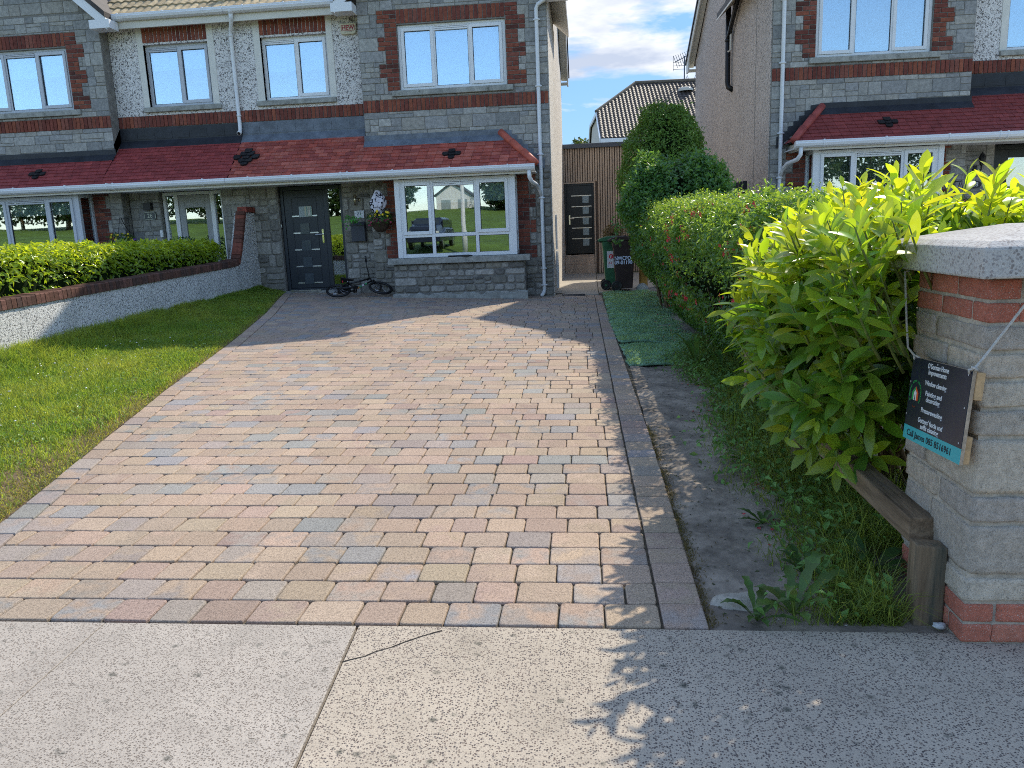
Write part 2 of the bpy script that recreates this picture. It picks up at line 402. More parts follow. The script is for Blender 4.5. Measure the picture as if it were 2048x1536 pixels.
# driveway ---------------------------------------------------------
PAL=[((.51,.385,.28),.44),((.49,.365,.275),.24),((.36,.345,.325),.12),((.43,.31,.25),.05),((.41,.345,.295),.10)]
def pcol():
    r=random.random(); a=0
    for c,p in PAL:
        a+=p
        if r<a: break
    k=random.uniform(.88,1.1); return tuple(min(1,x*k*random.uniform(.97,1.03)) for x in c)
def paver(mb,cn,c,c2,r=.017,zoff=0,tilt=None):
    """cn: four corners anticlockwise; rounded top block following the ground"""
    ring=[]; n=len(cn)
    for k in range(n):
        p=Vector(cn[k]+(0,)); a=(Vector(cn[k-1]+(0,))-p); b=(Vector(cn[(k+1)%n]+(0,))-p)
        la,lb=a.length,b.length; rr=min(r,la*.3,lb*.3)*random.uniform(.6,1.5); a.normalize(); b.normalize()
        A=p+a*rr; B=p+b*rr; Mid=(A+B)/2*.45+p*.55
        ring+= [A,Mid,B]
    cen=sum(ring,Vector())/len(ring)
    rz=random.uniform(-.0016,.0016)+zoff; tx=random.uniform(-.012,.012); ty=random.uniform(-.012,.012)
    def z(p): return G(p.x,p.y)+rz+(p.x-cen.x)*tx+(p.y-cen.y)*ty
    V=[];m=len(ring)
    for (ins,dz) in ((0,-.045),(0,-.007),(.0028,-.0018),(.008,0)):
        for p in ring:
            d=cen-p; L=d.length; q=p+d*(ins/L if L else 0); V.append((q.x,q.y,z(q)+dz))
    F=[]
    for a in range(3):
        for k in range(m): F.append((a*m+k,a*m+(k+1)%m,(a+1)*m+(k+1)%m,(a+1)*m+k))
    F.append(tuple(3*m+k for k in range(m)))
    mb.faces(V,F,0,c,c2)
mb=MB(); g=.0028; y=2.622; row=0
while y<14.42:
    d=.1715+ (.002 if row%5==0 else 0); y1=min(y+d,14.44)
    ym=(y+y1)/2; x=XI(ym)-.004; left=XL(ym)+.165
    x-=0 if row%2 else 0
    first=True
    while x>left+.02:
        w=random.choice([.225,.208,.208,.19,.173]) if not first else random.choice([.208,.12,.173,.15])
        first=False
        if x-w<left+.07: w=x-left
        w=min(w,.26)
        x0=x-w
        sh=(XL(y1)-XL(y))/2 if abs(x0-left)<.002 else 0
        c=pcol(); c2=pcol() if random.random()<.55 else c
        jw=lambda:random.uniform(-.0022,.0022)
        mb_c=[(x0+g-sh+jw(),y+g+jw()),(x-g+jw(),y+g+jw()),(x-g+jw(),y1-g+jw()),(x0+g+sh+jw(),y1-g+jw())]
        paver(mb,mb_c,c,c2); x=x0
    y=y1; row+=1
# edge courses
def course(xa,xb,y0,y1,L):
    yy=y0
    while yy<y1:
        e=min(yy+L*random.choice([1,1,1,.85]),y1)
        cn=[(xa(yy)+g,yy+g),(xb(yy)-g,yy+g),(xb(e)-g,e-g),(xa(e)+g,e-g)]
        cn=[(a+random.uniform(-.0015,.0015),b) for a,b in cn]
        c=pcol(); c2=pcol() if random.random()<.4 else c
        paver(mb,cn,c,c2,.010); yy=e
course(lambda t:XI(t),lambda t:XR(t),2.622,14.44,.178)
course(lambda t:XL(t)-.0,lambda t:XL(t)+.16,2.622,14.3,.205)
o=mb.build('driveway',M_paver); tag(o,kind='structure')
o=grid_sheet('driveway_bed',np.linspace(-6.2,.40,23),np.linspace(2.615,14.9,40),lambda x,y:G(x,y)-.014,M_joint); tag(o,kind='structure')
# mask bed to the right of the lawn edge is covered by lawn earth (higher)

# lawn -------------------------------------------------------------
WX=-6.27
def mound(x,y):
    f=min(max((XL(y)-x)/(XL(y)-WX+1e-6),0),1)
    return f*f*.09+.006*math.sin(x*7+y*5)
nx,ny=26,60; V=[];Ys=np.linspace(2.61,14.43,ny)
for yv in Ys:
    for k in range(nx):
        f=k/(nx-1); x=(XL(yv)-.004)*(1-f)+(-6.29)*f
        V.append((x,yv,G(x,yv)+mound(x,yv)-.002-(.012*max(0,1-f*12))+.006*math.sin(x*31)*math.sin(yv*27)))
i=(np.arange(ny-1)[:,None]*nx+np.arange(nx-1)[None,:]).ravel(); F=np.stack([i,i+1,i+nx+1,i+nx],1)
o=np_mesh('lawn_soil',np.array(V),F,M_earth,smooth=True); tag(o,kind='structure')

def blades(name,P,H,W,lean,colA,colB,mat,label,dirs=None,cat=None,seg=2):
    """P (n,3) roots; ribbon blades of two quads"""
    n=len(P); a=rng.uniform(0,2*np.pi,n) if dirs is None else dirs
    wd=np.stack([np.cos(a),np.sin(a),0*a],1); b=rng.uniform(0,2*np.pi,n); ld=np.stack([np.cos(b),np.sin(b),0*b],1)
    H=H[:,None]; W=W[:,None]; L=(lean*rng.uniform(.2,1.6,n))[:,None]*H
    up=np.array([[0,0,1.]])
    p0=P; p1=P+up*H*.55+ld*L*.35; p2=P+up*H*np.clip(1-.35*L/H,.3,1)+ld*L
    V=np.stack([p0-wd*W/2,p0+wd*W/2,p1+wd*W*.4,p1-wd*W*.4,p2+wd*W*.06,p2-wd*W*.06],1).reshape(-1,3)
    k=np.arange(n)[:,None]*6; F=np.concatenate([k+np.array([[0,1,2,3]]),k+np.array([[3,2,4,5]])],0)
    pt=.5+.5*np.sin(P[:,0]*2.9+1.9*np.sin(P[:,1]*1.7))*np.sin(P[:,1]*2.3+1.3*np.sin(P[:,0]*1.9)); t=np.clip(.55*rng.uniform(0,1,n)+.6*pt-.1,0,1)[:,None]; c=np.array(colA)*(1-t)+np.array(colB)*t; c=c*rng.uniform(.7,1.25,(n,1))
    o=np_mesh(name,V,F,mat,np.concatenate([c,c],0)); tag(o,label,cat,None,'stuff'); return o
gxy=[]
n=190000; yy=rng.uniform(2.62,14.4,n)**1.0; f=rng.uniform(0,1,n)
xl=np.interp(yy,[2.6,3.58,5.0,6.6,8.9,11.5,14.1,14.6],[-2.88,-3.126,-3.485,-3.89,-4.38,-5.0,-5.73,-5.8])
xx=xl*(1-f)+WX*f; dist=xl-xx
clump=.5+.5*np.sin(xx*5.3+1.3*np.sin(yy*3.1))*np.sin(yy*4.1+1.7*np.sin(xx*2.7))+.35*np.sin(xx*13+yy*9)
near=np.clip((6.4-yy)/3.5,0,1)
dens=np.clip((dist-.01-.12*near)/(.10+.55*near),.16,1)*np.clip(.70+clump*.42,0.2,1)
dens*=np.where((yy>11.8),.9,1)
k=rng.uniform(0,1,n)<dens; xx,yy,dist,near,clump=xx[k],yy[k],dist[k],near[k],clump[k]
zz=np.array([G(a,b)+mound(a,b) for a,b in zip(xx,yy)])
tall=np.clip((dist-.9)/1.0,0,1)*np.clip((xx+5.6)/(WX+5.6)+.15,0,1)
Hh=(.024+.04*np.clip(dist/.8,0,1)+.022*clump+.13*tall)*rng.uniform(.6,1.35,len(xx)); Hh=np.clip(Hh,.012,.2)
blades('lawn_grass',np.stack([xx,yy,zz-.003],1),Hh,rng.uniform(.004,.0085,len(xx))*(1+.5*tall),.75,(.14,.28,.035),(.38,.44,.09),M_grass,'green lawn between the garden wall and the block driveway',cat='grass')
n=15000; yy=rng.uniform(2.65,11.5,n); dd_=rng.exponential(.16,n)+.0; xx=np.interp(yy,[2.6,3.58,5.0,6.6,8.9,11.5],[-2.88,-3.126,-3.485,-3.89,-4.38,-5.0])-dd_
k=(xx>WX)&(rng.uniform(0,1,n)<np.clip(1.15-(yy-4)/9,.15,1)); xx,yy=xx[k],yy[k]; zz=np.array([G(a,b)+mound(a,b) for a,b in zip(xx,yy)])
blades('worn_grass',np.stack([xx,yy,zz-.003],1),rng.uniform(.012,.032,len(xx)),rng.uniform(.004,.007,len(xx)),1.1,(.30,.25,.10),(.26,.30,.08),M_grass,'worn straw coloured grass along the edge of the driveway',cat='grass')
# clover leaves / flat weeds on the lawn
def leafset(P,Nrm,size,width,curl=.25,spin=None,fold=.25,length_dir=None):
    """two-quad folded leaves; P roots, Nrm (n,3) facing, returns V,F"""
    n=len(P); Nrm=Nrm/np.linalg.norm(Nrm,axis=1,keepdims=True)
    if length_dir is None:
        r=rng.normal(size=(n,3)); length_dir=r
    D=length_dir-Nrm*np.sum(length_dir*Nrm,1,keepdims=True); D/=np.linalg.norm(D,axis=1,keepdims=True)+1e-9
    S=np.cross(D,Nrm); s=size[:,None]; w=(size*width)[:,None]
    c=P+D*s*.5; tip=P+D*s-Nrm*s*curl
    side=Nrm*w*fold
    V=np.stack([P, c+S*w*.5+side, tip, c-S*w*.5+side, c-Nrm*s*curl*.2],1).reshape(-1,3)
    k=np.arange(n)[:,None]*5; F=np.concatenate([k+np.array([[0,1,2,4]]),k+np.array([[0,4,2,3]])],0)
    return V,F
n=9000; yy=rng.uniform(3.0,14,n); f=rng.uniform(.1,1,n); xl=np.array([XL(a) for a in yy]); xx=xl*(1-f)+WX*f
zz=np.array([G(a,b)+mound(a,b) for a,b in zip(xx,yy)])+rng.uniform(.008,.05,n)
Nn=np.stack([rng.normal(0,.4,n),rng.normal(0,.4,n),np.ones(n)],1)
V,F=leafset(np.stack([xx,yy,zz],1),Nn,rng.uniform(.015,.035,n),.8,.1)
c=np.array([[.17,.29,.06]])*rng.uniform(.7,1.4,(n,1)); np_o=np_mesh('lawn_clover',V,F,M_hedge,np.concatenate([c,c],0)); tag(np_o,'round clover leaves growing through the lawn','clover',kind='stuff')
n=150; yy=rng.uniform(4.6,9.0,n); f=np.clip(rng.normal(.62,.22,n),.15,.98); xl=np.array([XL(a) for a in yy]); xx=xl*(1-f)+WX*f
mb=MB()
for a,b in zip(xx,yy):
    z=G(a,b)+mound(a,b)+random.uniform(.035,.075); r=random.uniform(.005,.011)
    mb.lathe([(0,-r*.6),(r,-.1*r),(r*.7,r*.6),(0,r*.8)],(a,b,z),n=6)
o=mb.build('clover_flowers',petal('white clover head',(.72,.72,.66)),smooth=True); tag(o,'small white clover flower heads dotted over the lawn','clover flowers',kind='stuff')

# soil strip and weeds on the right ---------------------------------
def sz(x,y):
    return G(x,y)-.012+min(1,max(0,(y-2.61)/.35))*(.012*math.sin(x*9+y*2.3)*math.sin(y*5.1)+.007*math.sin(x*23+y*17)+max(0,min(1,(x-.75)/.6))*.05)
xs=np.linspace(.40,3.3,50); ys=np.concatenate([[2.59],np.linspace(2.612,15.6,200)])
o=grid_sheet('soil_strip',xs,ys,lambda x,y: sz(max(x,XR(y)-.0),y) if x>XR(y) else G(x,y)-.02,M_soil); tag(o,kind='structure')
o=grid_sheet('soil_edge',np.linspace(.2,.42,4),np.linspace(7,15.2,20),lambda x,y:G(x,y)-.022,M_soil); tag(o,kind='structure')
# neighbour drive, 26's garden
o=grid_sheet('neighbour_drive',np.linspace(3.25,14,12),np.linspace(2.61,16,14),lambda x,y:G(.5,y)+.03,M_concP); tag(o,kind='structure')
o=grid_sheet('neighbour_garden',np.linspace(-14,-6.45,8),np.linspace(2.61,14.6,12),lambda x,y:.42,plain('garden gravel',(.28,.26,.22),.95,.3,20,.6,80)); tag(o,kind='structure')
# side passage concrete
mb=MB()
mb.prism([(-.66,14.40),(.20,14.47),(.22,21.5),(-.66,21.5)],.10,.232,plane='xy')
mb.prism([(.21,14.95),(1.6,15.0),(1.6,21.5),(.23,21.5)],.10,.222,plane='xy')
o=mb.build('side_path',M_concP,bevel=.01); tag(o,kind='structure')
mb=MB(); mb.box((-.48,14.27,.2),(-.05,14.36,.2535))
o=mb.build('drain_channel',plain('drain iron',(.05,.05,.055),.6,.3,60,.5,120)); tag(o,'dark slotted drain channel where the driveway meets the path','drain')

# artificial turf mats ----------------------------------------------
def turf(y0,y1,xa,xb,label,tilt):
    nx,ny=30,40; V=[]
    for j in range(ny):
        b=j/(ny-1); yv=y0+(y1-y0)*b
        for i in range(nx):
            a=i/(nx-1); x=xa(yv)+(xb(yv)-xa(yv))*a
            wob=.016*math.sin(x*6+yv*2.2+tilt)*math.sin(yv*3.1+tilt)+.012*math.sin(x*13-yv*5)
            edge=min(1,8*min(a,1-a))*min(1,8*min(b,1-b)); curl=.035*math.exp(-b*9)*(1-.6*a)
            V.append((x+.012*math.sin(yv*19+tilt),yv+.016*math.sin(x*9+tilt),sz(.6,yv)+.022*edge+wob*.6+curl+.018))
    i=(np.arange(ny-1)[:,None]*nx+np.arange(nx-1)[None,:]).ravel(); F=np.stack([i,i+1,i+nx+1,i+nx],1)
    o=np_mesh('turf_mat',np.array(V),F,M_turf,smooth=True)
    s=o.modifiers.new('s','SOLIDIFY'); s.thickness=.02
    tag(o,label,'artificial grass mat','artificial grass mats beside the drive')
    # pile
    n=int(9000*(y1-y0)*.6); yy=rng.uniform(y0+.01,y1-.01,n); aa=rng.uniform(0.005,.995,n)
    V=np.array(V).reshape(ny,nx,3); J=((yy-y0)/(y1-y0)*(ny-1)).astype(int); I=(aa*(nx-1)).astype(int)
    P=V[J,I]+np.stack([rng.uniform(0,.03,n),rng.uniform(0,(y1-y0)/ny,n),np.full(n,-.004)],1)
    a=rng.uniform(0,6.28,n); wd=np.stack([np.cos(a),np.sin(a),0*a],1)*.006; tip=np.stack([rng.normal(0,.012,n),rng.normal(0,.012,n),rng.uniform(.012,.026,n)],1)
    VV=np.stack([P-wd,P+wd,P+tip+wd*.3,P+tip-wd*.3],1).reshape(-1,3); F=np.arange(n*4).reshape(n,4)
    c=np.array([[.27,.46,.32]])*rng.uniform(.6,1.3,(n,1))
    q=np_mesh('pile',VV,F,M_grass,c,o)
turf(7.62,8.86,lambda y:.385-.02*(y-7.6),lambda y:1.22,'nearest green artificial grass mat beside the driveway edge',0.3)
turf(8.84,10.85,lambda y:.36-.035*(y-8.8),lambda y:1.26,'middle green artificial grass mat between two others',1.9)
turf(10.87,15.0,lambda y:.30-.005*(y-10.8),lambda y:1.30,'farthest green artificial grass mat in front of the wheelie bins',4.1)

# weeds and rough grass along the rail --------------------------------
n=26000; yy=2.66+rng.uniform(0,1,n)**1.5*6.5; xx=rng.normal(1.18,.20,n)
edge=.74+.15*np.sin(yy*2.3)+.08*np.sin(yy*7.1)+np.clip((yy-5.6)*.06,0,.25)-.17*np.clip((4.2-yy)/1.6,0,1)
k=(xx>edge+rng.exponential(.03,n))&(xx<2.1)&~((xx>1.10)&(yy<3.15)); xx,yy,edge=xx[k],yy[k],edge[k]
zz=np.array([sz(a,b) for a,b in zip(xx,yy)])
H=rng.gamma(3,.028,len(xx))*(.45+np.clip((xx-edge)*2.2,0,1))
blades('rough_grass',np.stack([xx,yy,zz-.004],1),np.clip(H,.02,.30),rng.uniform(.0025,.0055,len(xx)),.9,(.11,.20,.035),(.24,.31,.07),M_grass,'rough uncut grass along the foot of the hedge',cat='grass')
n=4300; yy=rng.uniform(2.66,8.4,n); xx=rng.normal(1.10,.24,n)
edge=.80+.17*np.sin(yy*2.3)+.10*np.sin(yy*7.1)+np.clip((yy-5.6)*.05,0,.22)-.15*np.clip((4.2-yy)/1.6,0,1)
k=(xx>edge-rng.exponential(.05,n))&~((xx>1.10)&(yy<3.15)); xx,yy=xx[k],yy[k]
zz=np.array([sz(a,b) for a,b in zip(xx,yy)])+rng.uniform(.01,.12,len(xx))
Nn=np.stack([rng.normal(-.2,.5,len(xx)),rng.normal(-.4,.5,len(xx)),np.ones(len(xx))],1)
V,F=leafset(np.stack([xx,yy,zz],1),Nn,rng.uniform(.02,.06,len(xx)),.5,.25)
c=np.array([[.12,.24,.055]])*rng.uniform(.6,1.5,(len(xx),1))
o=np_mesh('low_weeds',V,F,M_dleaf,np.concatenate([c,c],0)); tag(o,'low leafy weeds creeping over the bare soil','weeds',kind='stuff')
# leaf litter and grit
mb=MB()
for k in range(1100):
    yv=2.65+random.random()**1.3*6; x=random.uniform(.44,1.25)
    s=random.uniform(.003,.012); z=sz(x,yv)+.001
    a=random.uniform(0,6.28); c=random.choice([(.05,.07,.02),(.10,.08,.05),(.34,.32,.3),(.07,.09,.03),(.2,.16,.1)])
    mb.faces([(x-s*math.cos(a),yv-s*math.sin(a),z),(x+s*.4*math.sin(a),yv-s*.4*math.cos(a),z+.003),(x+s*math.cos(a),yv+s*math.sin(a),z+.002),(x-s*.4*math.sin(a),yv+s*.4*math.cos(a),z+.005)],[(0,1,2,3)],0,c)
o=mb.build('leaf_litter',block_mat('litter',.2,30,.1),recalc=False); tag(o,'dry leaf litter and grit scattered over the soil strip','leaf litter',kind='stuff')
# dried moss / straw line beside edge course
n=2600; yy=rng.uniform(2.64,5.4,n); xx=np.interp(yy,[2.6,5.27,7.5],[.418,.402,.363])+rng.exponential(.014,n)
zz=np.array([sz(a,b) for a,b in zip(xx,yy)])
blades('dry_moss',np.stack([xx,yy,zz],1),rng.uniform(.006,.02,n),rng.uniform(.002,.004,n),1.5,(.16,.11,.05),(.09,.10,.03),M_grass,'dry brown moss along the edge of the paving',cat='moss')

def rosette(name,x,y,nl,L,w,col,label,cat,up=.6,lobes=True,group=None,zf=sz):
    """leafy weed: jagged leaves from one crown"""
    V=[];F=[];C=[]
    z0=zf(x,y)
    for k in range(nl):
        a=2*math.pi*k/nl+random.uniform(-.4,.4); l=L*random.uniform(.6,1.1); ww=w*random.uniform(.8,1.2)
        e=up*random.uniform(.5,1.4); S=9; d=Vector((math.cos(a),math.sin(a),0)); sd=Vector((-d.y,d.x,0))
        base=len(V)
        for i in range(S+1):
            t=i/S; h=e*l*(math.sin(t*2.0)*.62); r=l*(t*.86); prof=math.sin(min(1,t*1.05)*math.pi)**.7*(.3+.7*t)
            if lobes: prof*= 1.0 if i%2 else .55
            c=Vector((x,y,z0))+d*r+Vector((0,0,h)); wv=ww*prof*.5+.002
            V+= [tuple(c+sd*wv+Vector((0,0,wv*.35))),tuple(c),tuple(c-sd*wv+Vector((0,0,wv*.35)))]
        for i in range(S):
            b=base+i*3
            F+=[(b,b+1,b+4,b+3),(b+1,b+2,b+5,b+4)]; cc=tuple(q*random.uniform(.85,1.15) for q in col); C+=[cc,cc]
    o=np_mesh(name,np.array(V),np.array(F),M_dleaf,np.array(C)); return tag(o,label,cat,group)
rosette('dandelion_plant',.60,2.70,9,.20,.05,(.07,.13,.03),'dandelion clump nearest the corner of the paving','weed',.75)
rosette('dandelion_plant',.74,2.73,9,.26,.075,(.10,.17,.045),'tallest broad pale weed at the pavement edge','weed',.9)
rosette('dandelion_plant',.98,2.70,8,.15,.04,(.06,.11,.03),'small weed at the pavement edge left of the timber post','weed',.5)
rosette('dandelion_plant',.86,3.05,8,.17,.045,(.055,.105,.03),'weed in the rough grass behind the pavement edge weeds','weed',.6)
rosette('dandelion_plant',.82,3.62,8,.16,.04,(.06,.12,.03),'weed spreading over the bare soil halfway to the rail','weed',.4)
rosette('dock_plant',1.02,7.35,10,.30,.07,(.10,.19,.05),'upright dock plant beside the nearest turf mat','weed',1.5,False)
rosette('dock_plant',1.18,6.9,9,.26,.06,(.08,.16,.04),'second dock plant under the hedge past the turf mat','weed',1.2,False)
rosette('dock_plant',1.05,6.45,9,.24,.06,(.12,.23,.05),'third dock plant, nearest the viewer under the red flowers','weed',1.1,False)
rosette('dandelion_plant',.98,5.6,8,.2,.05,(.10,.2,.05),'low weed at the edge of the soil opposite the tall rail post','weed',.6)
rosette('dandelion_plant',.93,4.55,8,.2,.05,(.10,.2,.05),'low weed beside the soil under the laurel leaves','weed',.7)
rosette('seedling_laurel',1.12,3.02,9,.20,.065,(.05,.10,.03),'dark laurel seedling growing under the timber rail','seedling',.8,False)
# stone lump by the drive corner
def lump(name,x,y,z,sx,sy,sz_,mat,label,cat,group=None):
    bm=bmesh.new(); bmesh.ops.create_icosphere(bm,subdivisions=3,radius=1)
    from mathutils import noise as mn
    for v in bm.verts:
        n_=mn.noise(v.co*1.7+Vector((x*9,y*7,0)))*.35; v.co*= (1+n_); v.co=Vector((v.co.x*sx,v.co.y*sy,v.co.z*sz_))
    me=bpy.data.meshes.new(name); bm.to_mesh(me); bm.free(); me.materials.append(mat)
    for p in me.polygons: p.use_smooth=True
    o=bpy.data.objects.new(name,me); o.location=(x,y,z); link(o); return tag(o,label,cat,group)
lump('concrete_lump',.575,2.83,-.02,.13,.055,.05,M_concP,'flat grey lump of old concrete beside the paving corner','concrete lump')
lump('pebble',1.215,2.635,.012,.022,.016,.012,M_paint('pebble white',(.5,.52,.53)),'small pale pebble between timber post and brick pillar','pebble')
# ================================================================== HOUSES
SLC=[(.38,.37,.34),(.34,.335,.325),(.42,.41,.38),(.31,.31,.30),(.39,.37,.33)]
SLG=[(.30,.285,.25),(.38,.365,.33),(.25,.235,.20),(.42,.40,.36),(.33,.31,.26),(.21,.20,.18)]
BRC=[(.27,.085,.055),(.23,.07,.05),(.31,.10,.06),(.19,.06,.045),(.25,.09,.065),(.13,.05,.04)]
def jc(c,k=.12): 
    m=random.uniform(1-k,1+k); return tuple(x*m for x in c)
def subtract(rects,holes,mn=.03):
    out=rects
    for (a,b,c,d) in holes:
        nw=[]
        for (u0,u1,h0,h1) in out:
            if u1<=a or u0>=b or h1<=c or h0>=d: nw.append((u0,u1,h0,h1)); continue
            if u0<a: nw.append((u0,a,h0,h1))
            if u1>b: nw.append((b,u1,h0,h1))
            if h0<c: nw.append((max(u0,a),min(u1,b),h0,c))
            if h1>d: nw.append((max(u0,a),min(u1,b),d,h1))
        out=nw
    return [r for r in out if r[1]-r[0]>mn and r[3]-r[2]>mn*.7]
def wall_panel(mb,u0,u1,h0,h1,v0,v1,holes=(),m=0,c=(1,1,1)):
    us=sorted({u0,u1,*[x for H in holes for x in H[:2] if u0<x<u1]}); hs=sorted({h0,h1,*[x for H in holes for x in H[2:4] if h0<x<h1]})
    for a,b in zip(us[:-1],us[1:]):
        run=None
        for p,q in zip(hs[:-1],hs[1:]):
            cu,ch=(a+b)/2,(p+q)/2
            inh=any(H[0]<cu<H[1] and H[2]<ch<H[3] for H in holes)
            if inh:
                if run: mb.box((a,v0,run[0]),(b,v1,run[1]),m,c); run=None
            else: run=(run[0],q) if run else (p,q)
        if run: mb.box((a,v0,run[0]),(b,v1,run[1]),m,c)
def stones(mb,u0,u1,h0,h1,v,holes,pal,rub=False,seed=0):
    """random coursed walling: lifts with some stones split in two"""
    rs=random.Random(seed); R=[]; h=h0
    while h<h1-.02:
        lift=rs.choice([.19,.22,.22,.16]) if not rub else rs.choice([.15,.2,.24,.12])
        t=min(h+lift,h1)
        if h1-t<.06: t=h1
        u=u0
        while u<u1-.01:
            w=rs.choice([.22,.30,.42,.46,.16]) if not rub else rs.choice([.14,.2,.28,.36,.18])
            e=min(u+w,u1)
            if u1-e<.08: e=u1
            if t-h>.15 and rs.random()<(.42 if not rub else .35):
                k=h+(t-h)*rs.choice([.36,.5,.62]); R+= [(u,e,h,k)]
                if e-u>.3 and rs.random()<.4: q=u+(e-u)*rs.uniform(.35,.65); R+=[(u,q,k,t),(q,e,k,t)]
                else: R+=[(u,e,k,t)]
            else: R.append((u,e,h,t))
            u=e
        h=t
    g=.004 if not rub else .009
    for r in subtract([(a+g,b-g,c+g,d-g) for a,b,c,d in R],holes):
        c=jc(rs.choice(pal),.14); mb.pillow(*r,v,d=.010 if not rub else .022,inset=.007 if not rub else .014,jit=.002 if not rub else .006,c=c)
def soldier(mb,u0,u1,h0,h1,v,d=.012):
    n=max(1,round((u1-u0)/.075)); w=(u1-u0)/n
    for k in range(n): mb.pillow(u0+k*w+.005,u0+(k+1)*w-.005,h0+.003,h1-.003,v,d=d,inset=.003,jit=.0012,c=jc(random.choice(BRC[:5])))
def bricks(mb,u0,u1,h0,h1,v,off=0,d=.012,pal=BRC):
    n=max(1,round((h1-h0)/.075)); hh=(h1-h0)/n
    for r in range(n):
        u=u0-(.1125 if (r+off)%2 else 0)
        while u<u1:
            a,b=max(u,u0),min(u+.225,u1)
            if b-a>.03: mb.pillow(a+.005,b-.005,h0+r*hh+.005,h0+(r+1)*hh-.005,v,d=d,inset=.003,jit=.001,c=jc(random.choice(pal)))
            u+=.225
def window(par,T,u0,u1,h0,h1,v,lights,fm,gm,sill=None,blind=None,bmat=None,slats=False,depth=.9,ventbar=None,sash_open=None):
    """lights: (ua,ub,ha,hb,opening)"""
    mb=MB(); mb.T=T; b=.05
    cuts_u=sorted({u0,u1}); d0,d1=v,v+.07
    mb.box((u0,d0,h0),(u0+b,d1,h1)); mb.box((u1-b,d0,h0),(u1,d1,h1))
    mb.box((u0+b,d0,h0),(u1-b,d1,h0+b)); mb.box((u0+b,d0,h1-b),(u1-b,d1,h1))
    inner=(u0+b,u1-b,h0+b,h1-b)
    wall=[(l[0],l[1],l[2],l[3]) for l in lights]
    wall_panel(mb,*inner,d0+.003,d1-.003,wall)
    for (a,c,e,f,op) in lights:
        if op:
            q=.042; vv=v-.016
            def fr(A,B): mb.box(A,B)
            mb.box((a-.012,vv,e-.012),(a+q,v+.05,f+.012)); mb.box((c-q,vv,e-.012),(c+.012,v+.05,f+.012))
            mb.box((a+q,vv,e-.012),(c-q,v+.05,e+q)); mb.box((a+q,vv,f-q),(c-q,v+.05,f+.012))
            mb.box((a+q,vv+.022,e+q),(c-q,vv+.034,e+q+.006),0,(.1,.1,.1))
    W=mb.build('window',fm,par,bevel=.004,seg=1)
    g=MB(); g.T=T
    for (a,c,e,f,op) in lights:
        q=.042 if op else 0
        g.box((a+q-.004,v+.024,e+q-.004),(c-q+.004,v+.03,f-q+.004))
    g.build('pane',gm,W)
    k=MB(); k.T=T                                # dark rubber gasket round each pane
    for (a,c,e,f,op) in lights:
        q=.042 if op else 0; a2,c2,e2,f2=a+q,c-q,e+q,f-q; t=.007
        for A,B in (((a2,v+.012,e2),(a2+t,v+.0235,f2)),((c2-t,v+.012,e2),(c2,v+.0235,f2)),((a2+t,v+.012,e2),(c2-t,v+.0235,e2+t)),((a2+t,v+.012,f2-t),(c2-t,v+.0235,f2))): k.box(A,B)
    k.build('gasket',M_blackP,W)
    if ventbar:
        vb=MB(); vb.T=T
        for (a,c,f) in ventbar:
            vb.box((a,v-.012,f-.062),(c,v+.02,f-.036)); vb.box((a,v-.006,f-.030),(c,v+.02,f-.006))
        vb.build('trickle_vent',fm,W,bevel=.004,seg=1)
    if blind:
        for (a,c,e,f) in blind:
            m2=MB(); m2.T=T
            if slats:
                hh=f-.01
                while hh>e:
                    m2.faces([(a,v+.085,hh),(c,v+.085,hh),(c,v+.115,hh-.022),(a,v+.115,hh-.022)],[(0,1,2,3)]); hh-=.027
            else: m2.box((a,v+.09,e),(c,v+.094,f)); m2.box((a,v+.083,e-.012),(c,v+.1,e))
            m2.build('blind',bmat or M_blind,W,recalc=False)
    if sill:
        s=MB(); s.T=T
        for (a,c,e,f,vv) in sill: s.box((a,vv,e),(c,v+.06,f))
        s.build('sill',M_sill,W,bevel=.01)
    return W
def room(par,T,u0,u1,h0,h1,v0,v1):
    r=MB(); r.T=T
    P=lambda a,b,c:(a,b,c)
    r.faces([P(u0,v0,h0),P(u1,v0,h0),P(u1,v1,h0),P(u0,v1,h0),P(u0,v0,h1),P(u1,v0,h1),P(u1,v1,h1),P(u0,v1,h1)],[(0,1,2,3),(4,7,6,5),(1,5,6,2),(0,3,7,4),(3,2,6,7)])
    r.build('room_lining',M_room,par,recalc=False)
def pipe(par,name,T,runs,r,mat,clips=(),shoe=None):
    mb=MB(); mb.T=T
    for pts in runs: mb.tube(pts,r,12)
    for p in clips: mb.tube([(p[0],p[1],p[2]-.018),(p[0],p[1],p[2]+.018)],r*1.22,12); mb.box((p[0]-r*1.7,p[1]-.005,p[2]-.01),(p[0]+r*1.7,p[1]+.035,p[2]+.01))
    return mb.build(name,mat,par,smooth=True)
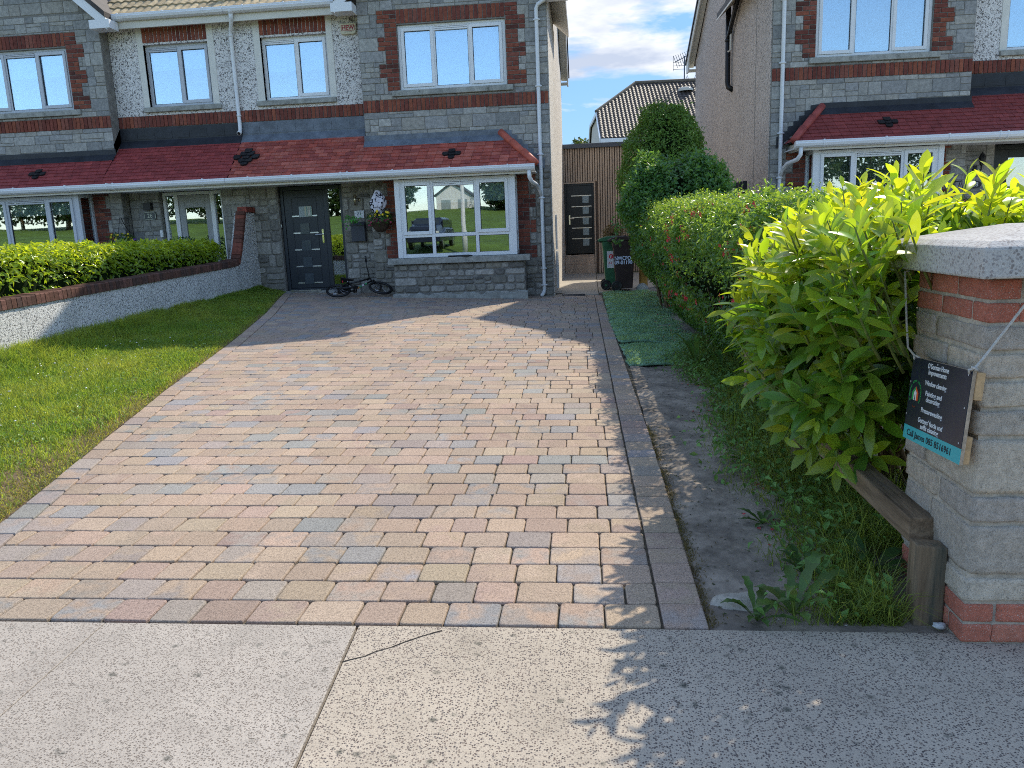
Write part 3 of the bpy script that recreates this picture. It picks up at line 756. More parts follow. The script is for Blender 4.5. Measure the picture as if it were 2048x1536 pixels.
def gutter(par,T,u0,u1,v,htop,mat,clips=(),drop=.0):
    """half round-ish moulded gutter running along u"""
    prof=[(-.055,0),(-.062,-.012),(-.060,-.03),(-.066,-.045),(-.050,-.085),(-.012,-.108),(.045,-.108),(.05,0),(.043,-.002),(.040,-.095),(-.010,-.097),(-.042,-.078),(-.055,-.04),(-.050,-.002)]
    mb=MB(); mb.T=T; V=[];n=len(prof)
    for u,dz in ((u0,0),(u1,drop)): V+=[(u,v+a,htop+b+dz) for a,b in prof]
    mb.faces(V,[(k,(k+1)%n,n+(k+1)%n,n+k) for k in range(n)])
    for uu in (u0,u1):
        poly=[(uu,v+a,htop+b) for a,b in prof[:8]]; mb.face(poly)
    o=mb.build('gutter',mat,par)
    for u in clips:
        c=MB(); c.T=T
        V=[];pr=[(a*1.07-.002 if a<0 else a,b*1.05-.002) for a,b in prof[:8]]; pr[0]=(pr[0][0],.012); n2=8
        pr2=[(a*.9,b*.95) for a,b in pr]
        for uu in (u-.012,u+.012): V+=[(uu,v+a,htop+b) for a,b in pr]
        c.faces(V,[(k,k+1,n2+k+1,n2+k) for k in range(n2-1)]+[tuple(range(n2)),tuple(range(2*n2-1,n2-1,-1))])
        c.build('gutter_bracket',mat,o)
    return o
def tile_rows(mb,ua,ub,v0,h0,v1,h1,rows,w=.165,pal=((.20,.030,.028),),t=.012,jit=.0,off=0,clipL=None,clipR=None):
    """flat plain tiles lapped up a slope; ua/ub bounds at eave, clip functions give bounds by t"""
    L=math.hypot(v1-v0,h1-h0); dv,dh=(v1-v0)/L,(h1-h0)/L; nv,nh=-dh,dv
    st=L/rows
    for r in range(rows):
        a0=r*st; a1=(r+1)*st+.01
        tL=clipL(r/rows,(r+1)/rows) if clipL else (ua,ua); tR=clipR(r/rows,(r+1)/rows) if clipR else (ub,ub)
        u=min(tL)-((r+off)%2)*w/2-w
        while u<max(tR):
            A,B=u+.0018,u+w-.0018
            def cl(x,lo,hi): return max(lo,min(hi,x))
            b0,b1=cl(A,tL[0],tR[0]),cl(B,tL[0],tR[0]); c0,c1=cl(A,tL[1],tR[1]),cl(B,tL[1],tR[1])
            if (b1-b0)>.01 or (c1-c0)>.01:
                c=jc(random.choice(pal),.13); z=random.uniform(0,.0018)
                lo=.016+z; hi=.004+z
                P=lambda uu,aa,nn:(uu,v0+dv*aa+nv*nn,h0+dh*aa+nh*nn)
                mb.faces([P(b0,a0,lo),P(b1,a0,lo),P(c1,a1,hi),P(c0,a1,hi),P(b0,a0,lo-t),P(b1,a0,lo-t)],[(0,1,2,3),(4,5,1,0)],0,c)
            u+=w
def wave_roof(name,par,T,u0,u1,v0,h0,v1,h1,mat,period=.15,course=.33,amp=.022,pal=None,clip=None,sub=6):
    L=math.hypot(v1-v0,h1-h0); dv,dh=(v1-v0)/L,(h1-h0)/L; nv,nh=-dh,dv
    nu=int((u1-u0)/period*sub)+1; rows=int(L/course)+1; mb=MB(); mb.T=T
    us=np.linspace(u0,u1,nu)
    for r in range(rows):
        a0,a1=r*course,min((r+1)*course+.02,L)
        cc=[jc((1,1,1),.22) for _ in range(nu//sub+2)]
        V=[]
        for a,base in ((a0,-.004),(a0,.030),(a1,.008)):
            for u in us:
                uu=u
                if clip: lo,hi=clip(a/L); uu=min(max(u,lo),hi)
                ph=((u-u0)/period+(r%2)*.0)%1; wv=amp*(.5-.5*math.cos(2*math.pi*ph))**.8
                n_=base+wv if base>0 else base+wv*.2
                V.append((uu,v0+dv*a+nv*n_,h0+dh*a+nh*n_))
        b=len(mb.v)
        for p in V: mb.addv(p)
        for row_ in (0,1):
            for k in range(nu-1):
                i=b+row_*nu+k; mb.f.append([i,i+1,i+1+nu,i+nu]); mb.m.append(0); mb.c.append(cc[k//sub]); mb.c2.append(cc[k//sub])
    return mb.build(name,mat,par,smooth=False,recalc=False)

def build_house(name,label,X0,Y0,dh,s,rz,o):
    root=thing(name,(X0,Y0,dh),label,'house','pebble dashed and stone houses of the street',rz)
    T=lambda p:(s*p[0],p[1],p[2])
    US,UP=3.32,5.72; vR=.25; hb=o.get('base',.2)
    W1=(.72,2.63,3.96,5.05); W3=(3.98,5.22,3.97,5.06)
    fm=o['frame']; DU=(3.93,5.17)
    # ---- stone clad projecting front, upper storey
    mb=MB(); mb.T=T
    wall_panel(mb,0,US,2.5,5.62,0.0,.24,[W1])
    wall_panel(mb,0,US,hb-.3,2.5,0.0,.24,[(.7,2.66,1.02,2.42)])
    bk=mb.build('front_wall',M_mortar,root)
    mb=MB(); mb.T=T
    holes=[W1,(.0,US,3.61,3.82),(.61,2.77,3.86,3.96)]
    quo=[]; 
    def quoin(side,h0,h1,inner):
        h=h0; k=o.get('q0',0); i=0
        while h<h1-.02:
            t=min(h+.225,h1); w=(.35,.22)[(i+k)%2] if side<0 else (.22,.35)[(i+k)%2]
            quo.append((inner-w,inner,h,t) if side<0 else (inner,inner+w,h,t)); h=t; i+=1
    quoin(-1,3.965,5.30,.72); quoin(1,3.965,5.30,2.63)
    lint=(.72,2.63,5.07,5.30)
    stones(mb,0,US,2.55,5.60,0,holes+quo+[lint],SLC,seed=o['seed'])
    # side return edge stones at the outer corner
    mb.build('stone_cladding',M_stone,bk)
    for grp in ([q for q in quo if q[0]<.8],[q for q in quo if q[0]>=.8]):
        mb=MB(); mb.T=T
        for q in grp: bricks(mb,*q,0,off=int(round(q[2]/.075)))
        mb.build('brick_quoin',M_brick,bk)
    mb=MB(); mb.T=T; soldier(mb,*lint,0); mb.build('brick_lintel',M_brick,bk)
    mb=MB(); mb.T=T; soldier(mb,0.0,US,3.61,3.82,0,.016); mb.build('brick_band',M_brick,bk)
    # ---- recess, upper storey (white dash)
    mb=MB(); mb.T=T
    wall_panel(mb,US,UP,3.82,5.62,vR,vR+.25,[W3])
    rw=mb.build('rendered_wall',M_render,root)
    mb=MB(); mb.T=T
    # plaster surround
    sv=vR-.012
    mb.box((3.865,sv,3.962),(3.98,vR+.07,5.40)); mb.build('window_surround',M_cream,rw,bevel=.004,seg=1)
    mb=MB(); mb.T=T; mb.box((5.22,sv,3.962),(5.345,vR+.07,5.40)); mb.build('window_surround',M_cream,rw,bevel=.004,seg=1)
    mb=MB(); mb.T=T
    wall_panel(mb,US,UP,hb-.3,3.82,vR+.001,vR+.25,[(DU[0],DU[1],hb-.3,2.46)])
    m2=mb.build('porch_wall',M_mortar,root)
    mb=MB(); mb.T=T
    soldier(mb,US,UP,3.61,3.82,vR,.016); mb.build('brick_band',M_brick,m2)
    mb=MB(); mb.T=T; soldier(mb,3.98,5.22,5.09,5.36,vR,.010); mb.build('brick_lintel',M_brick,rw)
    # ground floor quoins by the bay
    mb2=MB(); mb2.T=T
    gq=[]
    for (inner,side,vv) in ((.62,-1,0),):
        h=.95;i=0
        while h<2.40:
            t=min(h+.225,2.42); w=(.34,.22)[i%2]; gq.append((inner-w,inner+.12,h,t)); h=t;i+=1
    gq2=[]; h=1.03; i=0
    while h<2.40:
        t=min(h+.225,2.42); w=(.34,.25)[i%2]; gq2.append((2.62,2.74+w,h,t)); h=t;i+=1
    for grp in (gq,gq2):
        mb=MB(); mb.T=T
        for q in grp: bricks(mb,*q,0,off=int(round(q[2]/.075)))
        mb.build('brick_quoin',M_brick,bk)
    pal=o.get('gpal',SLG); rub=o.get('rub',False)
    for ua,ub in ((US,DU[0]-.01),(DU[1]+.01,UP)):
        mb2=MB(); mb2.T=T; stones(mb2,ua,ub,max(hb-.1,.1),2.46,vR,[],pal,rub,o['seed']+5); mb2.build('stone_cladding',M_stoneG,m2)
    for ua,ub in ((0,.5),(2.85,US)):
        mb2=MB(); mb2.T=T; stones(mb2,ua,ub,max(hb-.1,.1),2.50,0,gq+gq2,pal,rub,o['seed']+6); mb2.build('stone_cladding',M_stoneG,bk)
    # ---- gable side wall, rear wall, plinth
    D=7.5; rdg=3.75; he=5.50; hr=8.05
    mb=MB(); mb.T=T
    mb.faces([(0.001,.24,hb-.3),(0.001,D,hb-.3),(0.001,D,he),(0.001,rdg,hr-.05),(0.001,.0,he-.03),(0.001,.0,5.3),(0.001,.24,5.3),
              (.3,.24,hb-.3),(.3,D,hb-.3),(.3,D,he),(.3,rdg,hr-.05),(.3,.0,he-.03),(.3,.0,5.3),(.3,.24,5.3)],
             [(0,1,2,3,4,5,6),(13,12,11,10,9,8,7),(0,7,8,1),(1,8,9,2),(2,9,10,3),(3,10,11,4),(6,13,7,0)])
    # thin corner strip of render covering the end of the stone front
    mb.box((-.014,.03,hb-.3),(.0,D,he-.02))
    mb.build('side_wall',o.get('side',M_renderS),root)
    mb=MB(); mb.T=T; mb.box((.3,D-.25,hb-.3),(UP,D,he)); mb.build('rear_wall',M_render,root)
    if o.get('party',True):
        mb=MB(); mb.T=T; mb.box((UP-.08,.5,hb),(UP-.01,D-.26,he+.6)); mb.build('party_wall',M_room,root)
    # ---- windows upstairs
    def tri(W,op=(1,0,1)):
        a,b,h0,h1=W; w=b-a; c1,c2=a+w*.335,a+w*.665
        return [(a+.062,c1-.02,h0+.062,h1-.062,op[0]),(c1+.022,c2-.022,h0+.055,h1-.055,op[1]),(c2+.02,b-.062,h0+.062,h1-.062,op[2])]
    bl=o['blindU']
    L=tri((W1[0]+.01,W1[1]-.01,W1[2]+.005,W1[3]))
    window(root,T,W1[0]+.002,W1[1]-.002,W1[2]+.002,W1[3]+.015,.05,L,fm,M_glassU,[(.61,2.77,3.862,3.958,-.06)],
           [(W1[0]+.05,W1[1]-.05,W1[3]-(W1[3]-W1[2])*bl,W1[3]-.03)],o.get('blindmat'),o.get('slats',False),ventbar=[(L[1][0],L[1][1],L[1][3])])
    room(root,T,W1[0]-.1,W1[1]+.1,3.7,5.2,.245,1.9)
    a,b,h0,h1=W3; c=(a+b)/2
    L=[(a+.062,c-.02,h0+.065,h1-.065,s>0) ,(c+.02,b-.062,h0+.065,h1-.065,s<0)]
    if s<0: L=[(a+.062,c-.02,h0+.062,h1-.062,1),(c+.022,b-.055,h0+.055,h1-.055,0)]
    else: L=[(a+.055,c-.022,h0+.055,h1-.055,0),(c+.02,b-.062,h0+.062,h1-.062,1)]
    fx=[l for l in L if not l[4]][0]
    window(root,T,a+.002,b-.002,h0+.002,h1+.015,vR+.08,L,fm,M_glassU,[(3.87,5.38,3.872,3.962,vR-.06)],
           [(a+.05,b-.05,h1-(h1-h0)*o.get('blind3',.5),h1-.03)],ventbar=[(fx[0],fx[1],fx[3])])
    room(root,T,a-.1,b+.1,3.7,5.2,vR+.255,2.2)
    # ---- main roof
    tm=M_tileMain
    rf=wave_roof('main_roof',root,T,(3.2 if s else 0),UP,-.10+vR-.12,he+.02,rdg,hr,tm)
    mb=MB(); mb.T=T        # solid deck under the tiles + rear slope
    def deck(u0,u1,va,ha,vb,hb2,t=.10):
        mb.faces([(u0,va,ha),(u1,va,ha),(u1,vb,hb2),(u0,vb,hb2),(u0,va,ha-t),(u1,va,ha-t),(u1,vb,hb2-t),(u0,vb,hb2-t)],[(0,1,2,3),(7,6,5,4),(0,4,5,1),(1,5,6,2),(2,6,7,3),(3,7,4,0)])
    deck(-.12,UP,.02,he+.02,rdg,hr-.012); deck(-.12,UP,rdg,hr-.012,D+.32,he-.02)
    mb.build('roof_deck',M_tileDark,rf)
    mb=MB(); mb.T=T; mb.tube([(-.14,rdg,hr+.0),(UP,rdg,hr+.0)],.11,10); mb.build('ridge',M_tileDark,rf)
    # verge: soffit board, barge board on gable side
    mb=MB(); mb.T=T
    def vboard(u0,u1,off0,off1,va,ha,vb,hb2):
        mb.faces([(u0,va,ha-off0),(u1,va,ha-off0),(u1,vb,hb2-off0),(u0,vb,hb2-off0),(u0,va,ha-off1),(u1,va,ha-off1),(u1,vb,hb2-off1),(u0,vb,hb2-off1)],[(0,1,2,3),(7,6,5,4),(0,4,5,1),(1,5,6,2),(2,6,7,3),(3,7,4,0)])
    vboard(-.17,-.016,.105,.13,.02,he,rdg,hr); vboard(-.17,-.016,.105,.13,rdg,hr,D+.32,he-.02)
    vboard(-.20,-.172,.02,.22,-.1,he-.02,rdg,hr); vboard(-.20,-.172,.02,.22,rdg,hr,D+.34,he-.03)
    mb.box((-.2,D+.0,he-.27),(.3,D+.30,he-.24)); mb.box((-.205,D+.02,he-.30),(-.17,D+.34,he-.06))
    mb.build('soffit_board',M_creamP,rf)
    mb=MB(); mb.T=T
    vboard(-.235,-.205,-.03,.05,-.1,he-.02,rdg,hr); vboard(-.235,-.205,-.03,.05,rdg,hr,D+.36,he-.03)
    mb.build('verge_trim',M_blackP,rf)
    # main gutter + fascia over recess
    mb=MB(); mb.T=T
    mb.box((3.60,vR-.235,5.30),(UP,vR-.21,5.50)); mb.box((3.30,vR-.21,5.345),(UP,vR+.0,5.365)); mb.build('fascia',M_creamP,rf,bevel=.003,seg=1)
    gutter(rf,T,3.62,UP-.004,vR-.29,5.53,M_white,[3.75,4.6,5.35])
    # ---- front gable over the stone front
    mb=MB(); mb.T=T
    au=1.66; gh=5.33; ga=7.12; hw=1.98
    sl=(ga-gh)/hw
    mb.faces([(0,0.0,5.62),(US,0.0,5.62),(au,0.0,5.62+(US/2)*sl),(0,.24,5.62),(US,.24,5.62),(au,.24,5.62+(US/2)*sl)],[(0,1,2),(5,4,3),(0,3,4,1),(1,4,5,2),(2,5,3,0)])
    fg=mb.build('front_gable',M_mortar,root)
    mb=MB(); mb.T=T
    R=[]
    hh=5.63
    while hh<6.9:
        half=(5.62+(US/2)*sl-hh-.24)/sl
        if half<.1: break
        u=au-half
        while u<au+half-.05:
            e=min(u+random.choice([.22,.3,.42]),au+half); mb.pillow(u+.004,e-.004,hh+.004,hh+.196,0,d=.01,inset=.007,jit=.002,c=jc(random.choice(SLC))); u=e
        hh+=.2
    mb.build('stone_cladding',M_stone,fg)
    gr=MB(); gr.T=T; bb=MB(); bb.T=T; sf=MB(); sf.T=T
    for sg in (-1,1):
        A=(au,ga); B=(au+sg*hw,gh)
        def pl(dst,v0,v1,o0,o1,mm=None):
            P=[(A[0],A[1]+o1),(B[0],B[1]+o1),(B[0],B[1]+o0),(A[0],A[1]+o0)]
            dst.prism(P,v0,v1)
        pl(gr,-.30,3.2,.10,.20); pl(bb,-.285,-.255,-.10,.12); pl(sf,-.255,3.2,.06,.098)
        u0,u1=sorted((B[0]-sg*.32,B[0]+sg*.06))
        bb.box((u0,-.287,gh-.075),(u1,-.0,gh+.075)) if sg>0 else bb.box((u0,-.287,gh-.075),(min(u1,-.0),-.0,gh+.075))
    gro=gr.build('gable_roof',M_tileDark,fg); bb.build('barge_board',M_white,fg,bevel=.006); sf.build('gable_soffit',M_creamP,fg)
    mb=MB(); mb.T=T; mb.box((3.42,-.292,gh-.08),(3.60,-.0,gh+.10)); 
    # ---- canopy roof
    ev,eh=-.60,2.545
    rA=int(9)
    palR=o['redpal']; mt=o['redmat']
    uh=.22
    def clipL(t0,t1): return (uh+t0*.62,uh+t1*.62)
    cr=MB(); cr.T=T
    tile_rows(cr,uh,US,ev,eh,0.0,3.12,rA,pal=palR,clipL=clipL,clipR=lambda a,b:(US,US))
    tile_rows(cr,US,UP,ev,eh,vR,3.33,rA+3,pal=palR,clipL=lambda a,b:(US,US),clipR=lambda a,b:(UP,UP),off=1)
    # hip end slope falling outwards
    n=7
    for r in range(n):
        t0,t1=r/n,(r+1)/n
        va0,va1=ev+ (0-ev)*t0, ev+(0-ev)*t1
        u0=uh+t0*.62; u1=uh+t1*.62; h0=eh+t0*.575; h1=eh+t1*.575
        cr.faces([(u0,va0,h0+.012),(u0,0.0,h0+.012),(u1,0.0,h1+.002),(u1,va1,h1+.002)],[(0,1,2,3)],0,jc(palR[0]))
    co_=cr.build('canopy_roof',mt,root,recalc=False)
    ck=MB(); ck.T=T   # boarding below tiles so no light passes
    ck.faces([(uh+.02,ev+.01,eh-.02),(UP,ev+.01,eh-.02),(UP,0,3.10),(.86,0,3.10),(UP,vR,3.30),(US,vR,3.30),(US,0,3.10)],[(0,1,2,3),(6,2,4,5)])
    ck.build('boarding',M_blackP,co_,recalc=False)
    sv2=MB(); sv2.T=T
    sv2.box((uh+.02,ev+.03,2.425),(UP,vR-.003 if False else -.001,2.44)); sv2.box((US+.002,.0,2.425),(UP,vR-.002,2.44)); sv2.build('canopy_soffit',M_white,co_)
    fa=MB(); fa.T=T; fa.box((uh+.10,ev+.0,2.40),(UP,ev+.028,2.535)); fa.box((uh+.10,ev+.03,2.40),(uh+.125,-.002,2.535)); fa.build('canopy_fascia',M_creamP,co_,bevel=.004,seg=1)
    gutter(co_,T,uh+.02,UP-.003,ev-.05,2.55,M_white,o.get('clips',[.7,1.7,2.7,3.5,3.62,4.5,5.3]))
    ft=MB(); ft.T=T
    P=[Vector((uh+.0,ev-.03,eh+.015)),Vector((uh+.635,.0,3.145))]
    q=lambda f,off=0:P[0].lerp(P[1],f)+Vector((0,0,off))
    for i in range(3): ft.tube([q(i/3),q((i+1)/3+.02,.012)],[.058,.066],10,0,jc((palR[0][0]*1.3,palR[0][1]*1.3,palR[0][2]*1.2)))
    ft.build('hip_tiles',mt,co_,smooth=True)
    # flashing
    fl=MB(); fl.T=T; fmt=o['flash']
    fl.faces([(.86,-.018,3.22),(US+.02,-.018,3.22),(US+.02,-.020,3.125),(.86,-.02,3.125)],[(0,1,2,3)])
    fl.faces([(.84,-.022,3.13),(US+.02,-.022,3.13),(US+.02,-.135,3.012),(.80,-.135,3.012)],[(0,1,2,3)])
    fl.faces([(US,-.0,3.12),(US,vR-.01,3.36),(US,vR-.01,3.61),(US,-.019,3.3)],[(0,1,2,3)])
    fl.box((US,vR-.012,3.36),(UP,vR+.002,3.605)); 
    for k in range(7):
        a=US+ (UP-US)*k/7; fl.box((a+.004,vR-.018,3.40),(a+(UP-US)/7-.004,vR-.012,3.50+.05*random.random()))
    fl.faces([(US,vR-.013,3.375),(UP,vR-.013,3.375),(UP,vR-.15,3.195),(US,vR-.15,3.195)],[(0,1,2,3)])
    for k in range(7):   # stepped soakers up the wall beside the hip
        a=.80-.095*k; hh=3.20-.083*k-.03
        fl.faces([(a,-.02-.001*k,hh-.10),(a-.13,-.02-.001*k,hh-.17),(a-.13,-.02-.001*k,hh+.02),(a,-.02-.001*k,hh+.035)],[(0,1,2,3)])
    fl.build('flashing',fmt,co_,recalc=False)
    # black diamond roof vents
    def vent(u,t,big):
        va,ha=ev+(0-ev)*t,eh+.575*t; L=math.hypot(.6,.575); dv,dhh=.6/L,.575/L
        mbv=MB(); mbv.T=T; k=.112 if big else .095
        rows=[(1.75,0),(1.0,1.0),(.2,1.55),(-.6,1.0),(-1.35,0)] if big else [(1.0,0),(.2,1.1),(-.7,0)]
        for j,(a,w) in enumerate(rows):
            for uu in ([0] if w==0 else ([-w*.55,w*.55] if w<1.05 else [-w,0,w])):
                c_=(u+uu*k*1.0); aa=a*k
                pts=[(-.62*k,.0),(-.45*k,-.30*k),(0,-.42*k),(.45*k,-.30*k),(.62*k,.0),(.6*k,.75*k),(-.6*k,.75*k)]
                nn=.034-.0*j
                V=[(c_+x,va+dv*(aa+y)-dhh*(nn-.012*(y/(.75*k)) ),ha+dhh*(aa+y)+dv*(nn-.012*(y/(.75*k)))) for x,y in pts]
                V2=[(c_+x,va+dv*(aa+y)-dhh*.008,ha+dhh*(aa+y)+dv*.008) for x,y in pts]
                n_=len(pts); mbv.faces(V+V2,[tuple(range(n_))]+[(i,(i+1)%n_,n_+(i+1)%n_,n_+i) for i in range(n_)])
        mbv.build('roof_vent',M_blackP,co_)
    for vt in o['vents']: vent(*vt)
    # ---- bay
    vb=-.45
    mb=MB(); mb.T=T
    mb.box((.48,vb,hb-.3),(2.85,-.001,.915)); bb_=mb.build('bay_base',M_mortar,root)
    mb=MB(); mb.T=T
    stones(mb,.48,2.85,hb+.05,.915,vb,[],pal,True,o['seed']+9)
    mb.build('stone_cladding',M_stoneG,bb_)
    mb=MB(); mb.T=T; n=30
    V=[]
    for k in range(n+1):
        u=.44+2.45*k/n; top=hb+.13+.02*math.sin(k*1.1)+.012*math.sin(k*3.7)
        V+=[(u,vb-.045,hb-.2),(u,vb-.040,top),(u,vb-.0,top+.02)]
    mb.faces(V,[f for k in range(n) for f in ((3*k,3*k+3,3*k+4,3*k+1),(3*k+1,3*k+4,3*k+5,3*k+2))]); mb.build('plinth_render',M_sill,bb_,recalc=False)
    BW=(.62,2.74,1.035,2.40)
    a,b,h0,h1=BW; w=b-a-.16; x0=a+.10
    cs=[x0,x0+w*.30,x0+w*.70,b-.10]
    # order from the outer corner: right light is u small on 27
    th=1.42 if o.get('transom',True) else None
    L=[]
    for k in range(3):
        p,q_=cs[k]+.03,cs[k+1]-.03
        if th: L.append((p,q_,h0+.065,th-.03,0)); L.append((p,q_,th+.03,h1-.07,k!=1))
        else: L.append((p,q_,h0+.065,h1-.07,k!=1))
    cen=[l for l in L if abs((l[0]+l[1])/2-(cs[1]+cs[2])/2)<.1 and l[3]>2][0]
    bf=o.get('blindB',.27)
    window(root,T,a,b,h0,h1,vb+.02,L,fm,M_glass,[(.38,2.93,.925,1.03,vb-.10)],
        [(a+.08,b-.08,h1-(h1-h0)*bf,h1-.06)] if bf else None,o.get('blindmat'),o.get('slats',False),ventbar=[(cen[0],cen[1],cen[3])])
    # bay corner posts and side lights
    mb=MB(); mb.T=T
    for (c0,c1) in ((a-.012,a+.075),(b-.075,b+.012)):
        mb.box((c0,vb+.005,h0),(c1,vb+.075,h1+.02))
    for (c0,c1) in ((a-.012,a+.05),(b-.05,b+.012)):
        mb.box((c0,-.07,h0),(c1,-.004,h1+.02)); mb.box((c0,vb+.075,h0),(c1,-.07,h0+.07)); mb.box((c0,vb+.075,h1-.05),(c1,-.07,h1+.02)); mb.box((c0+.002,vb+.077,1.40),(c1-.002,-.072,1.45))
    mb.box((a,vb+.01,h1+.02),(b,-.004,2.424))
    bp=mb.build('bay_frame',fm,root,bevel=.004,seg=1)
    g=MB(); g.T=T
    for uu in (a+.015,b-.02):
        g=MB(); g.T=T; g.box((uu,vb+.07,h0+.06),(uu+.006,-.06,h1-.04)); g.build('pane',M_glass,bp)
    room(root,T,a+.06,b-.06,.95,2.42,-.02,2.4)
    return root,T

RED_W=[(.40,.09,.062),(.35,.078,.055),(.44,.12,.085),(.31,.07,.055)]
RED_N=[(.28,.052,.050),(.265,.048,.047),(.30,.057,.053)]
H27,T27=build_house('house','number 27, middle house with white windows, worn red canopy tiles and dark front door',-.62,14.2,0,-1,0,
  dict(frame=M_white,side=M_renderL,blindU=1.0,blind3=.52,seed=3,rub=True,redpal=RED_W,redmat=M_redtile,flash=M_lead,base=.24,vents=[(5.50,.62,True),(1.71,.40,False)],blindB=.30,q0=0))
H26,T26=build_house('house','number 26, left house with grey window frames and clean dark red canopy tiles',-12.06,14.2,0.0,1,0,
  dict(frame=M_grey,blindU=.42,blind3=.38,seed=21,redpal=RED_N,redmat=M_redtile2,flash=M_black,base=.35,vents=[(1.95,.40,False)],blindB=.24,transom=False,q0=1,gpal=SLC+SLG[:2]))
# 28 : turned slightly, slatted blinds
H28,T28=build_house('house','number 28, right house with slatted blinds and tan pebble dashed side wall',3.205,14.35,.17,1,math.atan(.035),
  dict(frame=M_white,blindU=.97,blind3=.9,seed=40,redpal=[(.245,.05,.045),(.23,.046,.042)],redmat=M_redtile2,flash=M_black,base=.0,vents=[(1.85,.42,False)],blindB=.95,slats=True,transom=False,q0=1,gpal=SLC,party=True,blindmat=plain('slat blind',(.62,.64,.66),.6,.02)))

# ---- doors -------------------------------------------------------
def door27(root,T,u0,u1,v,h0,h1,mat,glassU,mirror=False):
    d=MB(); d.T=T
    sw=.34
    b0,b1=(u0,u1)
    du0,du1=b0+sw,b1       # leaf spans the far side; sidelight next to the bay
    d.box((b0,v,h0),(b0+.05,v+.09,h1)); d.box((b1-.06,v,h0),(b1,v+.09,h1)); d.box((b0+.05,v,h1-.07),(b1-.06,v+.09,h1)); d.box((b0+.05,v,h0),(b1-.06,v+.09,h0+.05))
    d.box((b0+sw-.05,v,h0+.05),(b0+sw+.03,v+.09,h1-.07))
    dr=d.build('door',mat,root,bevel=.004,seg=1)
    l=MB(); l.T=T; a,b=b0+sw+.035,b1-.065
    l.box((a,v+.02,h0+.055),(b,v+.075,h1-.075)); 
    # routed frame line
    for A,B in (((a+.14,v+.012,h0+.14),(a+.15,v+.0195,h1-.2)),((b-.15,v+.012,h0+.14),(b-.14,v+.0195,h1-.2)),((a+.15,v+.012,h1-.21),(b-.15,v+.0195,h1-.2))): l.box(A,B)
    leaf=l.build('door_leaf',mat,dr,bevel=.003,seg=1)
    for k in range(5):
        hc=h1-.47-.315*k; uc=a+.40 if not mirror else a+.36
        s=MB(); s.T=T; s.box((uc-.09,v+.008,hc-.10),(uc+.09,v+.018,hc+.10)); s.build('glass_square',M_frost if k==0 else M_frostD,leaf,bevel=.002,seg=1)
        for ua,ub in ((uc+.095,b-.14),(a+.14,uc-.095)):
            s=MB(); s.T=T; s.box((ua,v+.006,hc-.09),(ub,v+.019,hc-.066)); s.build('steel_bar',M_steel,leaf)
    hd=MB(); hd.T=T; hu=a+.055; hh=h0+1.03
    hd.box((hu-.018,v-.0,hh-.13),(hu+.018,v+.019,hh+.13)); hd.tube([(hu,v,hh+.03),(hu,v-.05,hh+.03),(hu+.13,v-.055,hh+.03)],.011,8); hd.build('handle',M_chrome,dr,bevel=.004)
    g=MB(); g.T=T; g.box((b0+.05,v+.03,h0+.05),(b0+sw-.05,v+.036,h1-.07)); g.build('sidelight_pane',M_glass,dr)
    return dr
mb=MB(); mb.T=T27
wall_panel(mb,3.93,5.17,2.44,2.46,.26,.49)
door27(H27,T27,3.945,5.155,.32,.46,2.42,M_anth,None)
mb.build('door_lintel',M_blackP,H27)
room(H27,T27,3.9,5.2,.4,2.5,.52,2.5)
mb=MB(); mb.T=T27; mb.box((4.2,.18,.40),(5.2,.40,.465)); mb.build('threshold',M_sill,H27,bevel=.006)
mb=MB(); mb.T=T27; mb.box((4.45,.16,.466),(5.05,.30,.486)); mb.build('metal_weather_bar',M_steel,H27)
# paper heart hanging over the top glass
mb=MB(); mb.T=T27
mb.box((4.555,.318,1.86),(4.70,.326,2.05),0,(.45,.5,.42))
for k in range(5): mb.box((4.565+.026*k,.314,1.865),(4.578+.026*k,.3175,2.045),0,random.choice([(.6,.55,.4),(.25,.4,.38),(.65,.62,.55)]))
mb.build('hanging_sign',block_mat('sign wood',.1,30,.05),H27)
# 26 door : white frame with glazed leaf
mb=MB(); mb.T=T26; v=.33
u0,u1=3.945,5.155
for A,B in (((u0,v,.4),(u0+.05,v+.09,2.42)),((u1-.05,v,.4),(u1,v+.09,2.42)),((u0+.05,v,2.36),(u1-.05,v+.09,2.42)),((u0+.22,v,.4),(u0+.30,v+.09,2.36)),((u1-.26,v,.4),(u1-.18,v+.09,2.36))): mb.box(A,B)
d26=mb.build('door',M_white,H26,bevel=.004,seg=1)
mb=MB(); mb.T=T26
wall_panel(mb,u0+.305,u1-.265,.45,2.355,v+.02,v+.07,[(u0+.42,u1-.38,1.0,2.12)])
mb.build('door_leaf',plain('pale grey door',(.33,.34,.34),.4,.05),d26,bevel=.004,seg=1)
mb=MB(); mb.T=T26
for a,b,c,d in ((u0+.42,u1-.38,1.0,2.12),(u0+.05,u0+.22,.5,2.36),(u1-.18,u1-.05,.5,2.36)): mb.box((a,v+.04,c),(b,v+.046,d))
mb.build('pane',M_glass,d26); room(H26,T26,3.9,5.2,.4,2.5,.52,2.5)
